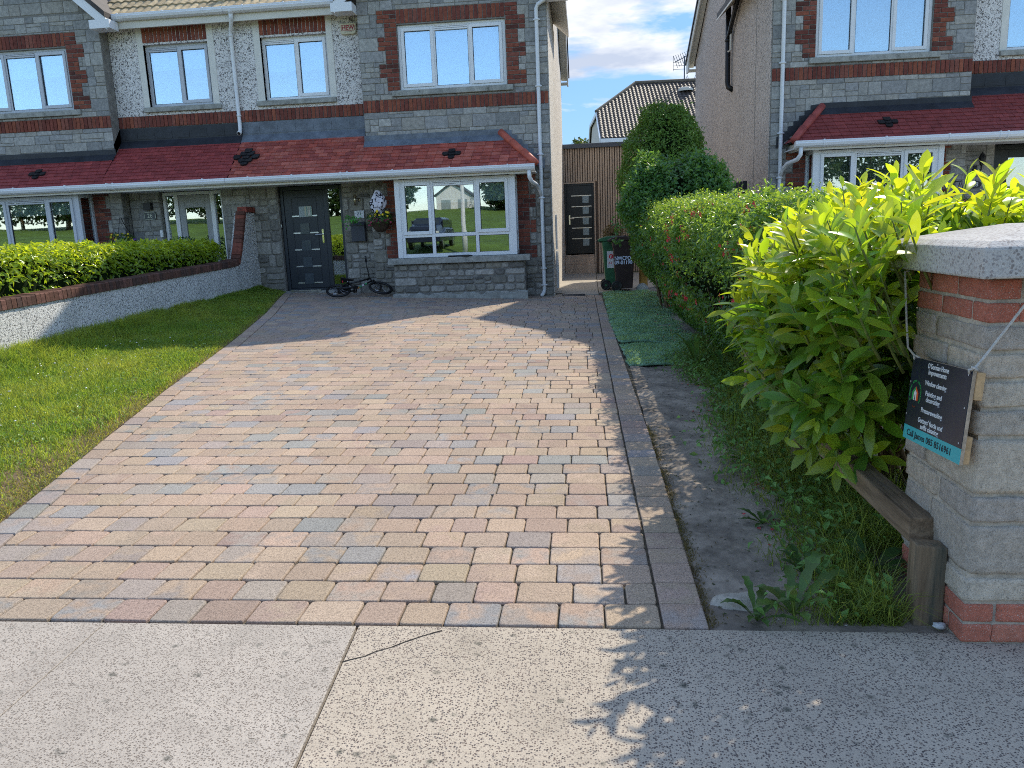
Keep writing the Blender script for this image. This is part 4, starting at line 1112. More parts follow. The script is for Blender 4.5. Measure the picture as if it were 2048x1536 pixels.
# 28 door dark
mb=MB(); mb.T=T28; v=.33
for A,B in (((u0,v,.2),(u0+.06,v+.09,2.42)),((u1-.06,v,.2),(u1,v+.09,2.42)),((u0+.06,v,2.34),(u1-.06,v+.09,2.42)),((u0+.98,v,.2),(u0+1.02,v+.09,2.34))): mb.box(A,B)
mb.box((u0+.06,v+.03,.25),(u0+.28,v+.08,2.34)); mb.box((u0+.28,v+.03,.25),(u0+.75,v+.08,1.5)); mb.box((u0+.75,v+.03,.25),(u0+.98,v+.08,2.34)); mb.box((u0+.28,v+.03,2.2),(u0+.75,v+.08,2.34))
d28=mb.build('door',M_blackdoor,H28,bevel=.004,seg=1)
mb=MB(); mb.T=T28; mb.box((u0+.28,v+.045,1.5),(u0+.75,v+.051,2.2)); mb.box((u0+1.02,v+.045,.3),(u1-.06,v+.051,2.34)); mb.build('pane',M_glass,d28)
room(H28,T28,3.9,5.2,.2,2.5,.52,2.5)

# ---- downpipes ---------------------------------------------------
def big_pipe(H,T,top,bot):
    return pipe(H,'downpipe',T,[[(-.16,-.24,top+.10),(-.05,-.10,top+.03),(.14,-.05,top-.06),(.17,-.045,top-.12),(.17,-.045,bot+.12),(.185,-.06,bot+.06),(.22,-.14,bot+.01)],
        [(.34,-.655,2.44),(.335,-.655,2.33),(.30,-.60,2.26),(.235,-.25,2.22),(.20,-.08,2.13),(.172,-.045,2.02)]],.034,M_white,
        [(.17,-.045,z) for z in (top-.30,3.9,2.75,2.0,.75,bot+.2) if z>bot])
big_pipe(H27,T27,5.28,.25); big_pipe(H28,T28,5.2,.0)
mb=MB(); mb.T=T27
pu=5.74
mb.tube([(pu-.15,vv:=.20-.24,5.43),(pu-.13,.0,5.33),(pu-.02,.17,5.20),(pu,.20,5.10),(pu,.20,3.50),(pu,.18,3.44),(pu,.12,3.40)],[.045,.034,.034,.034,.034,.036,.040],12)
mb.tube([(pu,.20,3.74),(pu,.20,3.71)],.042,12); mb.tube([(pu,.20,5.13),(pu,.20,5.09)],.042,12)
mb.tube([(pu-.15,-.04,5.50),(pu-.15,-.04,5.41)],[.07,.048],12)
mb.build('downpipe',M_white,H27,smooth=True)
mb=MB(); mb.T=T27; mb.tube([(pu,.115,3.40),(pu,.119,3.402)],.03,12); mb.build('pipe_mouth',M_blackP,H27)
# ---- alarm box
mb=MB(); mb.T=T27; mb.prism([(3.415,5.02),(3.46,5.0),(3.52,5.005),(3.58,5.005),(3.64,5.0),(3.695,5.02),(3.71,5.19),(3.40,5.19)],.19,.262)
al=mb.build('alarm_box',plain('yellowed plastic',(.60,.55,.40),.45,.05),H27,bevel=.012)
mb=MB(); mb.T=T27
for A,B in (((3.435,.186,5.06),(3.675,.1895,5.066)),((3.435,.186,5.15),(3.675,.1895,5.156)),((3.43,.186,5.066),(3.436,.1895,5.15)),((3.674,.186,5.066),(3.68,.1895,5.15))): mb.box(A,B)
redp=M_paint('alarm red',(.35,.03,.05)); mb.build('logo_outline',redp,al)
text_mesh('lettering','HEW',.10,(-3.555,.187,5.108),(1,0,0),(0,0,1),redp,al,bold=.002)
mb=MB(); mb.T=T27
for q in range(4): mb.box((3.48+.038*q,.187,5.036),(3.508+.038*q,.1895,5.045))
mb.build('small_lettering',M_paint('faded ink',(.2,.2,.17)),al)
# ---- number plaque, letterbox, lamp, bell on 27
vf=.25
mb=MB(); mb.T=T27; mb.box((3.52,vf-.035,1.785),(3.70,vf-.02,1.925)); pq=mb.build('number_plaque',M_paint('plaque white',(.7,.72,.74)),H27,bevel=.004)
navy=M_paint('navy ink',(.03,.06,.10))
text_mesh('lettering','·27·',.095,(-3.61,vf-.037,1.868),(1,0,0),(0,0,1),navy,pq)
mb=MB(); mb.T=T27; mb.box((3.545,vf-.037,1.802),(3.605,vf-.0352,1.811)); mb.box((3.612,vf-.037,1.803),(3.675,vf-.0352,1.814)); mb.build('small_lettering',navy,pq)
mb=MB(); mb.T=T27
mb.prism([(vf-.13,1.36),(vf-.02,1.36),(vf-.02,1.72),(vf-.10,1.70),(vf-.14,1.66)],3.50,3.76,plane='yz')
lb=mb.build('letterbox',plain('slate letterbox',(.055,.06,.075),.45,.05),H27,bevel=.008)
mb=MB(); mb.T=T27; mb.box((3.50-.006,vf-.15,1.645),(3.766,vf-.02,1.66)); mb.build('letterbox_flap',M_blackP,lb)
mb=MB(); mb.T=T27; mb.tube([(3.66,vf-.07,2.02),(3.66,vf-.07,2.22)],.024,12); mb.tube([(3.66,vf-.07,2.12),(3.60,vf-.05,2.12),(3.60,vf-.0,2.12)],.010,8); mb.tube([(3.60,vf-.03,2.12),(3.60,vf+.0,2.12)],.035,12); mb.build('wall_light',plain('brass',(.55,.47,.32),.3,.05,metal=1),H27,smooth=True)
mb=MB(); mb.T=T27; mb.box((5.145,.285,1.66),(5.20,.319,1.80)); db=mb.build('door_bell',M_blackP,H27,bevel=.006)
mb=MB(); mb.T=T27; mb.box((5.153,.281,1.672),(5.192,.2848,1.73)); mb.build('bell_button',M_steel,db)
# 26 plaque & lamp & bell
mb=MB(); mb.T=T26; z=2.03-.07
mb.prism([(3.60+.02,1.92),(3.84-.02,1.92),(3.84,1.94),(3.84,2.05),(3.82,2.07),(3.62,2.07),(3.60,2.05),(3.60,1.94)],vf-.04,vf-.02)
p26=mb.build('number_plaque',M_paint('plaque slate',(.09,.10,.10)),H26)
mb=MB(); mb.T=T26
for A,B in (((3.62,vf-.044,1.925),(3.82,vf-.0405,1.932)),((3.62,vf-.044,2.058),(3.82,vf-.0405,2.065)),((3.605,vf-.044,1.945),(3.612,vf-.0405,2.045)),((3.828,vf-.044,1.945),(3.835,vf-.0405,2.045))): mb.box(A,B)
ink=M_paint('pale lettering',(.6,.62,.5)); mb.build('plaque_border',ink,p26)
text_mesh('lettering','26',.11,(3.72,vf-.043,1.992),(1,0,0),(0,0,1),ink,p26)
mb=MB(); mb.T=T26; mb.box((3.64,vf-.11,2.10),(3.79,vf-.01,2.24)); mb.build('wall_light',M_blackP,H26,bevel=.006)
mb=MB(); mb.T=T26; mb.box((3.885,vf-.05,1.58),(3.935,vf-.01,1.72)); mb.build('door_bell',M_white,H26,bevel=.006)
# 28 plaque & lamp
mb=MB(); mb.T=T28
pts=[(3.62+.11*math.cos(a),1.76+.065*math.sin(a)) for a in np.linspace(0,6.283,25)[:-1]]
mb.prism(pts,vf-.04,vf-.02); p28=mb.build('number_plaque',M_paint('plaque black',(.02,.022,.03)),H28)
text_mesh('lettering','28',.105,(3.62,vf-.043,1.757),(1,0,0),(0,0,1),M_paint('pale lettering2',(.7,.7,.68)),p28)
mb=MB(); mb.T=T28
mb.lathe([(0,2.30),(.03,2.27),(.065,2.20),(.06,2.19)],(3.66,vf-.13,0),n=8); mb.lathe([(.05,2.19),(.035,2.08),(.0,2.07)],(3.66,vf-.13,0),n=8)
mb.tube([(3.66,vf-.13,2.07),(3.66,vf-.12,2.0),(3.63,vf-.05,1.98),(3.60,vf,2.02)],.012,8); mb.box((3.57,vf-.03,1.93),(3.63,vf,2.08)); mb.build('wall_light',M_blackP,H28)
# soil pipe and boiler flue on 28's side wall (x = 0 side, local u<0)
mb=MB(); mb.T=T28
mb.tube([(-.10,3.1,6.6),(-.10,3.1,4.15),(-.09,3.05,4.05),(.0,3.0,3.98)],.055,12); mb.tube([(-.10,3.1,5.75),(-.10,3.1,5.68)],.066,12); mb.tube([(-.10,3.1,5.0),(-.10,3.1,4.95)],.066,12)
mb.tube([(-.10,3.1,5.0),(-.10,2.7,5.28),(-.10,1.9,5.75)],.045,10)
mb.build('soil_pipe',M_blackP,H28,smooth=True)
mb=MB(); mb.T=T28; mb.tube([(-.08,2.95,5.1),(-.08,2.95,4.75)],.018,8); mb.tube([(-.08,2.95,4.75),(-.14,2.9,4.72)],.016,8); mb.build('overflow_pipe',M_creamP,H28)
mb=MB(); mb.T=T28; mb.box((-.12,3.7,1.92),(.0,3.85,2.10)); mb.box((-.20,3.74,2.0),(-.12,3.81,2.07)); mb.build('security_light',M_blackP,H28)
mb=MB(); mb.T=T28; mb.box((-.0185,1.05,.0),(-.0145,1.062,5.4)); mb.build('movement_joint',M_mortar,H28)
# gas meter trunking on 27 side wall
mb=MB(); mb.T=T27; mb.box((-.05,1.1,1.05),(-.015,1.16,1.72)); mb.box((-.06,1.05,.30),(-.015,1.18,1.02)); mb.build('cable_cover',M_white,H27,bevel=.005)
# ================================================================== GARDEN WALL, PILLAR, RAIL
gw=thing('garden_wall',(WX,2.8,0),'pebble dashed garden wall with brick coping and a swept up end beside the lawn','wall')
def Lw(p): return (p[0]-WX,p[1]-2.8,p[2])
capb=lambda y: float(np.interp(y,[2.8,7.77,13.3,13.6],[.66,.812,1.0,1.03]))
mb=MB(); mb.T=Lw
joints=[2.8,5.3,8.05,9.9,12.0,13.55]
for a,b in zip(joints[:-1],joints[1:]):
    a2,b2=a+.003,b-.003
    mb.prism([(a2,-.1),(b2,-.1),(b2,capb(b2)),(a2,capb(a2))],WX-.21,WX,plane='yz')
# swept end pier
sw=[(13.55,-.1),(14.44,-.1),(14.44,1.02),(14.40,1.05),(14.42,1.96),(14.04,1.965),(13.87,1.60),(13.70,1.24),(13.55,1.03)]
mb.prism(sw,WX-.21,WX+.004,plane='yz')
mb.build('wall_panel',M_renderW,gw)
mb=MB(); mb.T=Lw
def coping(path,tw=.068,d=.115,wb=.23,pal=((.15,.075,.055),(.12,.065,.05),(.18,.09,.07),(.10,.06,.05))):
    acc=0
    for (p,q) in zip(path[:-1],path[1:]):
        P=Vector((0,p[0],p[1]));Q=Vector((0,q[0],q[1])); L=(Q-P).length; t=(Q-P)/L; nn=Vector((0,-t.z,t.y)); n_=max(1,int(round(L/.076)))
        for k in range(n_):
            a=P+t*(L*k/n_+.004); b=P+t*(L*(k+1)/n_-.004); dd=d*random.uniform(.96,1.03); ox=random.uniform(-.003,.003)
            c=jc(random.choice(pal)); i=.006
            V=[]
            for (pt,sg) in ((a,1),(b,-1)):
                for (x,h) in ((WX-wb+ox,0),(WX+.022+ox,0),(WX+.024+ox,i),(WX+.024+ox,dd-.012),(WX+.012+ox,dd),(WX-wb+.01+ox,dd),(WX-wb+ox,dd-.012)):
                    w=pt+nn*h; V.append((x,w.y,w.z))
            m=7; mb.faces(V,[tuple(range(m)),tuple(range(2*m-1,m-1,-1))]+[(j,(j+1)%m,m+(j+1)%m,m+j) for j in range(m)],0,c)
coping([(y,capb(y)+.003) for y in (2.8,5,7.77,10,12,13.3,13.54)])
coping([(13.57,1.035),(13.70,1.245),(13.87,1.605),(14.03,1.965)],d=.075,wb=.15,pal=((.24,.08,.055),(.18,.07,.05),(.14,.06,.045)))
coping([(14.035,1.97),(14.43,1.97)],d=.10,wb=.15,pal=((.30,.08,.06),(.26,.07,.05)))
mb.build('brick_coping',M_brickD,gw)

# brick and block pillar
PX0,PX1,PY0,PY1=1.24,1.78,2.535,3.065
pil=thing('gate_pillar',(PX0,PY0,0),'grey block gate pillar with red brick courses and a concrete cap','pillar')
def Lp(p): return (p[0]-PX0,p[1]-PY0,p[2])
from mathutils import noise as mn
def rough_block(bm,x0,x1,y0,y1,z0,z1,amp,rnd,col,cl,cuts=9,freq=16):
    seen=[]; fs=[]; K=cuts+2
    for ax in range(3):
        for sg_ in (-.5,.5):
            g=[]
            for i in range(K):
                for j in range(K):
                    p=[0,0,0]; p[ax]=sg_; p[(ax+1)%3]=(-.5+i/(K-1)); p[(ax+2)%3]=(-.5+j/(K-1)); v=bm.verts.new(p); g.append(v)
            seen+=g
            for i in range(K-1):
                for j in range(K-1):
                    q=[g[i*K+j],g[(i+1)*K+j],g[(i+1)*K+j+1],g[i*K+j+1]]
                    if sg_<0: q.reverse()
                    fs.append(bm.faces.new(q))
    S=Vector((x1-x0,y1-y0,z1-z0)); C0=Vector(((x0+x1)/2,(y0+y1)/2,(z0+z1)/2)); off=Vector((random.random()*50,)*3)
    for v in seen:
        p=Vector((v.co.x*S.x,v.co.y*S.y,v.co.z*S.z)); h=S/2
        q=Vector([max(-h[i]+rnd,min(h[i]-rnd,p[i])) for i in range(3)]); d=p-q
        if d.length>1e-6: p=q+d.normalized()*rnd
        n_=d.normalized() if d.length>1e-6 else Vector((0,0,0))
        w=p+C0; f=mn.noise(w*freq+off)*.6+mn.noise(w*freq*2.7+off)*.3+mn.noise(w*freq*6+off)*.15
        v.co=Vector(Lp(w+n_*(amp*f)))
    for f in fs:
        f.smooth=True
        for l in f.loops: l[cl]=tuple(col)+(1,)
def block_obj(name,mat,blocks,parent,**k):
    bm=bmesh.new(); cl=bm.loops.layers.float_color.new('Col')
    for b in blocks: rough_block(bm,*b[:6],b[6],b[7],b[8],cl,**k)
    bmesh.ops.remove_doubles(bm,verts=bm.verts,dist=.0001)
    me=bpy.data.meshes.new(name); bm.to_mesh(me); bm.free(); me.materials.append(mat)
    o=bpy.data.objects.new(name,me); return link(o,parent)
M_block=block_mat('rock faced concrete block',.32,34,1.0,.9,((.20,.185,.16),5,.60),.007)
M_pbrick=block_mat('rough red pillar brick',.30,34,.8,.9,((.42,.30,.25),9,.68),.005)
rows=[.150,.245,.43,.53,.725,.82,.915,1.005,1.094]
B=[];gp=.006
GC=[(.56,.475,.375),(.50,.44,.365),(.60,.525,.42),(.47,.415,.355)]
for i,(a,b) in enumerate(zip(rows[:-1],rows[1:])):
    c=lambda:jc(random.choice(GC),.06); dz=random.uniform(-.004,.006)
    th=.14
    # left face blocks (running in y) and front face blocks (running in x)
    cut=PY0+[.20,.31,.25,.36][i%4]
    x0=PX0-dz
    B.append((x0,x0+.2,PY0-.003,cut-gp,a+gp,b-gp,.008,.010,c()))
    B.append((x0+random.uniform(-.004,.004),x0+.2,cut+gp,PY1,a+gp,b-gp,.009,.011,c()))
    cx=PX0+[.33,.22,.40,.27][i%4]
    B.append((x0+.205,cx-gp,PY0-.004,PY0+.15,a+gp,b-gp,.009,.010,c())) if cx-x0>.28 else None
    B.append((max(cx,x0+.21)+gp,PX1,PY0-.004,PY0+.15,a+gp,b-gp,.009,.010,c()))
block_obj('block_course',M_block,B,pil)
B=[];BR=[(.52,.17,.11),(.47,.15,.10),(.55,.20,.13)]
def brick_rows(hs):
    for i,(a,b) in enumerate(hs):
        ys=[PY0,PY0+.105,PY0+.325,PY1] if i%2==0 else [PY0,PY0+.215,PY0+.43,PY1]
        for j,(p,q) in enumerate(zip(ys[:-1],ys[1:])): B.append((PX0+.003,PX0+.10,p+(gp*.8 if j else 0),q-gp*.8,a+gp*.8,b-gp*.8,.0035,.006,jc(random.choice(BR),.08)))
        xs_=[PX0+.215,PX0+.43,PX1] if i%2==0 else [PX0+.105,PX0+.32,PX1]
        B.append((PX0+.101,xs_[0]-gp*.8,PY0,PY0+.1,a+gp*.8,b-gp*.8,.0035,.006,jc(random.choice(BR),.08))) if xs_[0]-PX0>.13 else None
        for p,q in zip(xs_[:-1],xs_[1:]): B.append((p+gp*.8,q-gp*.8,PY0,PY0+.1,a+gp*.8,b-gp*.8,.0035,.006,jc(random.choice(BR),.08)))
brick_rows([(1.094,1.166),(1.166,1.240),(.0,.075),(.075,.150)])
block_obj('brick_course',M_pbrick,[b for b in B if b],pil,cuts=7)
mb=MB(); mb.T=Lp; mb.box((PX0+.0085,PY0+.0075,-.02),(PX1-.01,PY1-.01,1.241)); mb.build('mortar_core',plain('pillar mortar',(.44,.39,.32),.95,.2,14,.6,120),pil)
mb=MB(); mb.T=Lp
cx0,cx1,cy0,cy1=1.158,1.80,2.405,3.145
V=[];lv=[(0,1.246),(0,1.338),(.035,1.356),(.28,1.40)]
for ins,z in lv: V+=[(cx0+ins,cy0+ins,z),(cx1-ins,cy0+ins,z),(cx1-ins,cy1-ins,z),(cx0+ins,cy1-ins,z)]
F=[(3,2,1,0)]+[(4*a+k,4*a+(k+1)%4,4*a+4+(k+1)%4,4*a+4+k) for a in range(3) for k in range(4)]+[(12,13,14,15)]
mb.faces(V,F); mb.build('cap_stone',concrete_mat('cast cap concrete',(.50,.48,.45),(.16,.15,.15),150,.8,.0),pil,bevel=.007)

# knee rail
rail=thing('knee_rail',(1.19,2.75,0),'low weathered timber knee rail with square posts along the planting','rail fence')
def Lr(p): return (p[0]-1.19,p[1]-2.75,p[2])
mb=MB(); mb.T=Lr
mb.box((1.155,2.79,.262),(1.247,5.5,.355)); mb.build('rail',M_woodR,rail,bevel=.005)
for i,(yy,hh,xx) in enumerate(((2.70,.30,1.19),(4.32,.52,1.185),(5.75,.56,1.20),(8.30,.52,1.30),(10.2,.60,1.32))):
    mb=MB(); mb.T=Lr; w=.052
    V=[(xx-w,yy-w+.02,-.05),(xx+w,yy-w+.02,-.05),(xx+w,yy+w,-.05),(xx-w,yy+w,-.05),(xx-w,yy-w+.02,hh),(xx+w,yy-w+.02,hh-.012),(xx+w,yy+w-.01,hh-.01),(xx-w,yy+w-.01,hh+(.04 if i else -.0))]
    mb.faces(V,[(0,3,2,1),(4,5,6,7),(0,1,5,4),(1,2,6,5),(2,3,7,6),(3,0,4,7)]); mb.build('post',M_wood,rail,bevel=.006)

# ---- sign board
TL,TR,BR_,BL=[Vector(p) for p in ((1.197,2.955,.925),(1.193,2.506,.955),(1.165,2.462,.655),(1.166,2.915,.628))]
cen=(TL+TR+BR_+BL)/4; r=((TR-TL)+(BR_-BL)).normalized(); u=((TL-BL)+(TR-BR_)); u=(u-r*u.dot(r)).normalized(); n=r.cross(u)
SW,SH=.448,.302
sg=thing('sign_board',tuple(cen),'dark blue and teal trade sign board roped to the pillar','sign')
def Ls(a,b,c=0): return r*((a-.5)*SW)+u*((.5-b)*SH)+n*c
def sbox(mb,a0,a1,b0,b1,c0,c1,m=0,c=(1,1,1)):
    V=[Ls(a,b,cc) for cc in (c0,c1) for a,b in ((a0,b1),(a1,b1),(a1,b0),(a0,b0))]
    mb.faces([tuple(v) for v in V],[(0,3,2,1),(4,5,6,7),(0,1,5,4),(1,2,6,5),(2,3,7,6),(3,0,4,7)],m,c)
mb=MB(); sbox(mb,0,1,0,1,-.013,-.0015); mb.build('plywood_backing',plain('plywood edge',(.42,.33,.24),.8,.2,60,.2,60),sg,bevel=.001)
mb=MB(); sbox(mb,.002,.998,.002,.83,-.0014,.0008); mb.build('dark_panel',plain('navy sign face',(.012,.018,.036),.33,.25,3,.03,8,.5,dirt=((.03,.03,.035),7,.62)),sg)
mb=MB(); sbox(mb,.002,.998,.8305,.998,-.0014,.0008); mb.build('teal_strip',M_paint('teal sign strip',(.045,.40,.42),.4),sg)
mb=MB(); sbox(mb,.80,1.02,.01,.30,-.036,-.0135); mb.build('batten',plain('new timber batten',(.50,.33,.17),.8,.2,14,.3,50),sg,bevel=.002)
mb=MB(); sbox(mb,.80,.985,.70,.995,-.034,-.0135); mb.build('batten',MATS['new timber batten'],sg,bevel=.002)
mb=MB()
for a,b in ((.02,.03),(.955,.05),(.965,.40),(.955,.78),(.015,.30),(.012,.70),(.46,.025),(.60,.14)):
    p=Ls(a,b,.0016); 
    V=[tuple(p+r*(.0032*math.cos(t))+u*(.0032*math.sin(t))) for t in np.linspace(0,6.283,9)[:-1]]; mb.face(V)
mb.build('screw_heads',M_paint('screw white',(.6,.6,.6)),sg,recalc=False)
M_sw=M_paint('sign white',(.72,.74,.74),.5)
def st(body,a,b,size,w,mat=M_sw,align='CENTER'):
    o=text_mesh('lettering',body,size,Ls(a,b,.0014),r,u,mat,sg,align,.0004,1,None,.0003)
    co=np.array([v.co for v in o.data.vertices]); pr=co@np.array(r); wid=pr.max()-pr.min(); k=w*SW/wid
    o0=np.array(Ls(a,b,.0014)); rr=np.array(r)
    for v in o.data.vertices:
        d=(np.array(v.co)-o0)@rr; v.co=Vector(np.array(v.co)+rr*d*(k-1))
st("O'Gorman Home",.475,.065,.0255,.36); st('Improvements',.475,.135,.0255,.31)
st('Window cleaning',.47,.265,.0245,.37); st('Painting and',.46,.385,.0245,.285); st('decorating',.46,.455,.0245,.24)
st('Pressurewashing',.465,.59,.0245,.37); st("Gutters' fascia and",.465,.715,.0245,.43); st('soffit cleaning',.465,.785,.0245,.32)
st('Call James 085 8516961',.47,.915,.032,.78,M_paint('sign ink',(.01,.02,.03)))
grn=M_paint('sign green',(.03,.33,.08)); org=M_paint('sign orange',(.75,.12,.03))
la,lb_=.13,.43; ctr=Ls(la,lb_,.0014); word="O'GORMAN HOME IMPROVEMENTS"
for k,ch in enumerate(word):
    if ch==' ': continue
    t=R_(215-250*k/(len(word)-1)); d=r*math.cos(t)+u*math.sin(t); rt=r*math.sin(t)-u*math.cos(t)
    text_mesh('logo_letter',ch,.0105,ctr+d*.046,rt,d,grn,sg,'CENTER',.0003,1,None,.0003)
def poly(name,pts,mat):
    mb=MB(); mb.face([tuple(ctr+r*x+u*y) for x,y in pts]); mb.build(name,mat,sg,recalc=False)
poly('logo_shape',[(-.026,-.024),(-.012,-.024),(-.012,.004),(.0,.016),(.0,.027),(-.026,.005)],grn)
poly('logo_shape',[(.0115,-.024),(.026,-.024),(.026,.005),(.0005,.027),(.0005,.016),(.0115,.004)],org)
poly('logo_shape',[(-.0115,-.024),(-.003,-.024),(-.003,-.004),(.003,-.004),(.003,-.024),(.011,-.024),(.011,.003),(.0,.015),(-.0115,.003)],M_sw)
mb=MB()
arc=[(.017*math.cos(t),-.042-.009*math.sin(t)) for t in np.linspace(.35,2.79,9)]; arc2=[(x*.72,y+.0035) for x,y in arc[::-1]]
mb.face([tuple(ctr+r*x+u*y) for x,y in arc+arc2]); mb.build('logo_shape',M_paint('faded orange',(.13,.03,.012)),sg,recalc=False)
rope=plain('white cord',(.58,.56,.52),.8,.15,90,.6,300)
mb=MB(); c0=Vector(cen)
def rp(pts,rad=.0042): mb.tube([tuple(Vector(p)-c0) for p in pts],rad,8)
a=Ls(.04,.02,.004)+c0; b=Ls(.975,.035,.004)+c0
rp([a,a+Vector((0,.004,.012)),(1.19,2.985,.955),(1.185,3.00,1.05),(1.18,3.03,1.235),(1.30,3.06,1.243)])
rp([Ls(.02,-.005,-.006)+c0,Ls(.05,-.02,.002)+c0,Ls(.09,.005,-.006)+c0],.004)
rp([b,b+Vector((-.004,-.003,.014)),Ls(1.0,-.025,-.004)+c0,(1.235,2.512,1.0),(1.33,2.505,1.15),(1.40,2.50,1.243)])
rp([Ls(.985,-.0,-.002)+c0,Ls(1.0,-.04,.003)+c0,Ls(1.03,-.03,-.004)+c0,Ls(1.0,-.005,-.008)+c0],.0046)
mb.build('rope',rope,sg,smooth=True)

# ================================================================== FOLIAGE
def lump3(P,f,s=0):
    x,y,z=P[:,0],P[:,1],P[:,2]
    return (np.sin(x*f+s+1.7*np.sin(y*f*.6+s))*np.sin(y*f*.9+1.3*s+1.1*np.sin(z*f*.8))+np.sin(z*f*1.1+.7*s+1.4*np.sin(x*f*.7)))*.5
def hedge_pts(n,xc,y0,y1,z0,z1,a,expo=.55,amp=.07,depth=.06,seed=0,xtaper=.0,zbot=None,full=False,center=None):
    """points and normals on a long clipped hedge running along y (section superellipse)"""
    yy=rng.uniform(y0,y1,n); th=rng.uniform(-.35*np.pi,1.35*np.pi,n) if not full else rng.uniform(0,2*np.pi,n)
    c,s=np.cos(th),np.sin(th); se=lambda v:np.sign(v)*np.abs(v)**expo
    b=(z1-z0)/2; zc=(z0+z1)/2
    # rounded ends
    t=np.clip(np.minimum(yy-y0,y1-yy)/.5,0,1); endf=np.sqrt(np.clip(1-(1-t)**2,0,1))*.75+.25
    X=xc+a*se(c)*endf; Z=zc+b*se(s)*(.35*endf+.65); N_=np.stack([c,np.where(yy<y0+.5,-.8*(1-t),np.where(yy>y1-.5,.8*(1-t),0)),s],1)
    P=np.stack([X,yy,Z],1); N_/=np.linalg.norm(N_,axis=1,keepdims=True)+1e-9
    d=amp*lump3(P,3.1,seed)+amp*.5*lump3(P,8.3,seed+2)-rng.exponential(depth,n)
    return P+N_*d[:,None],N_
def ball_pts(n,c,rad,amp=.08,depth=.07,seed=0,expo=.8,zmin=None):
    v=rng.normal(size=(n,3)); v/=np.linalg.norm(v,axis=1,keepdims=True)
    se=np.sign(v)*np.abs(v)**expo; P=np.array(c)+se*np.array(rad); N_=v/np.array(rad); N_/=np.linalg.norm(N_,axis=1,keepdims=True)
    d=amp*lump3(P,3.3,seed)+amp*.55*lump3(P,9,seed+3)-rng.exponential(depth,n)
    return P+N_*d[:,None],N_
def leaves(name,P,N_,size,width,colA,colB,mat,parent,outw=.8,young=None,curl=.2):
    n=len(P); nr=N_*.7+rng.normal(0,.55,(n,3))+np.array([[0,0,.35]]); ld=N_*outw+rng.normal(0,.75,(n,3))+np.array([[0,0,.45]])
    V,F=leafset(P,nr,size,width,curl,length_dir=ld,fold=.22)
    t=rng.uniform(0,1,(n,1)); c=np.array(colA)*(1-t)+np.array(colB)*t
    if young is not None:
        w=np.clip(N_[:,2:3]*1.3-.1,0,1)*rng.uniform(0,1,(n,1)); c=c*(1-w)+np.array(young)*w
    c=c*rng.uniform(.7,1.25,(n,1))
    return np_mesh(name,V,F,mat,np.concatenate([c,c],0),parent)
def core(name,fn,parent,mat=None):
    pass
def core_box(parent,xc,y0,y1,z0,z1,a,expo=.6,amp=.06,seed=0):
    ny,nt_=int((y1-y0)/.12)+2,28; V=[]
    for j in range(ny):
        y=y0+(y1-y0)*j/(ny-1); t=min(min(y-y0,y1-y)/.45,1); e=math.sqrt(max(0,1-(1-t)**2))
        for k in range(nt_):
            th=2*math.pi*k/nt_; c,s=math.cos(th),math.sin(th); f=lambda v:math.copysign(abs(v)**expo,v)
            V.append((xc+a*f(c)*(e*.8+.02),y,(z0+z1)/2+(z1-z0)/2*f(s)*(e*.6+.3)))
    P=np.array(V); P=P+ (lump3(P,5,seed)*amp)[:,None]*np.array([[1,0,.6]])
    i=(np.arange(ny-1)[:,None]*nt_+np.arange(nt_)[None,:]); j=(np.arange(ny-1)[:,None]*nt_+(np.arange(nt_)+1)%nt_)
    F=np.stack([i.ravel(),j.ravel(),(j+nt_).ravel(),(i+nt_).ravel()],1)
    return np_mesh('shade_core',P,F,M_core,None,parent,True)  # solid near-black core, its colour stands in for shade inside the hedge
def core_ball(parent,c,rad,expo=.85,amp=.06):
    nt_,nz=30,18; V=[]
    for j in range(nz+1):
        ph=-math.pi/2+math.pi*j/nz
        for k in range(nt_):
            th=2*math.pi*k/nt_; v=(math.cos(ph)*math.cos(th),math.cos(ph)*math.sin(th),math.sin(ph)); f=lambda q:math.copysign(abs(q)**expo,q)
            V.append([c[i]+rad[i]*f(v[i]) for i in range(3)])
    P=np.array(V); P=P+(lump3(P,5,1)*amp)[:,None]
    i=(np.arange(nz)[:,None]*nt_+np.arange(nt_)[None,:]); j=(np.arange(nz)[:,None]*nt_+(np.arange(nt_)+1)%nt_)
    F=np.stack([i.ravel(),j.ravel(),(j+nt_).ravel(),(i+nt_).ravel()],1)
    return np_mesh('shade_core',P,F,M_core,None,parent,True)  # dark solid lump painted as the shade deep within the bush
def stems(parent,pts,r=.012,name='stem'):
    mb=MB()
    for a,b in pts:
        A,B_=Vector(a),Vector(b); m=(A+B_)/2+Vector((random.uniform(-.05,.05),random.uniform(-.05,.05),0)); mb.tube([A,m,B_],[r,r*.8,r*.5],6)
    return mb.build(name,M_stem,parent,smooth=True)

# escallonia hedge
hd=thing('flowering_hedge',(0,0,0),'long clipped hedge with small glossy leaves and red flowers beside the drive','hedge')
P,N_=hedge_pts(54000,1.68,4.75,10.7,.16,1.68,.68,.5,.085,.05,1)
P2,N2=hedge_pts(10000,1.72,4.75,10.7,1.45,1.68,.52,.7,.05,.03,4); k=N2[:,2]>.3; P,N_=np.concatenate([P,P2[k]]),np.concatenate([N_,N2[k]])
P[:,0]-=.038*np.clip(P[:,1]-4.5,0,7); P[:,0]+=np.clip(1.05-P[:,2],0,.9)*.42*(N_[:,0]<0); k=P[:,0]>.55; P,N_=P[k],N_[k]; P[:,2]+=(P[:,1]-9.2)*.026*np.clip(P[:,2],0,2)/1.6
sz_=np.where(P[:,1]<7.5,rng.uniform(.028,.052,len(P)),rng.uniform(.036,.060,len(P)))
leaves('foliage',P,N_,sz_,.52,(.06,.155,.04),(.105,.23,.05),M_hedge,hd,young=(.24,.42,.07))
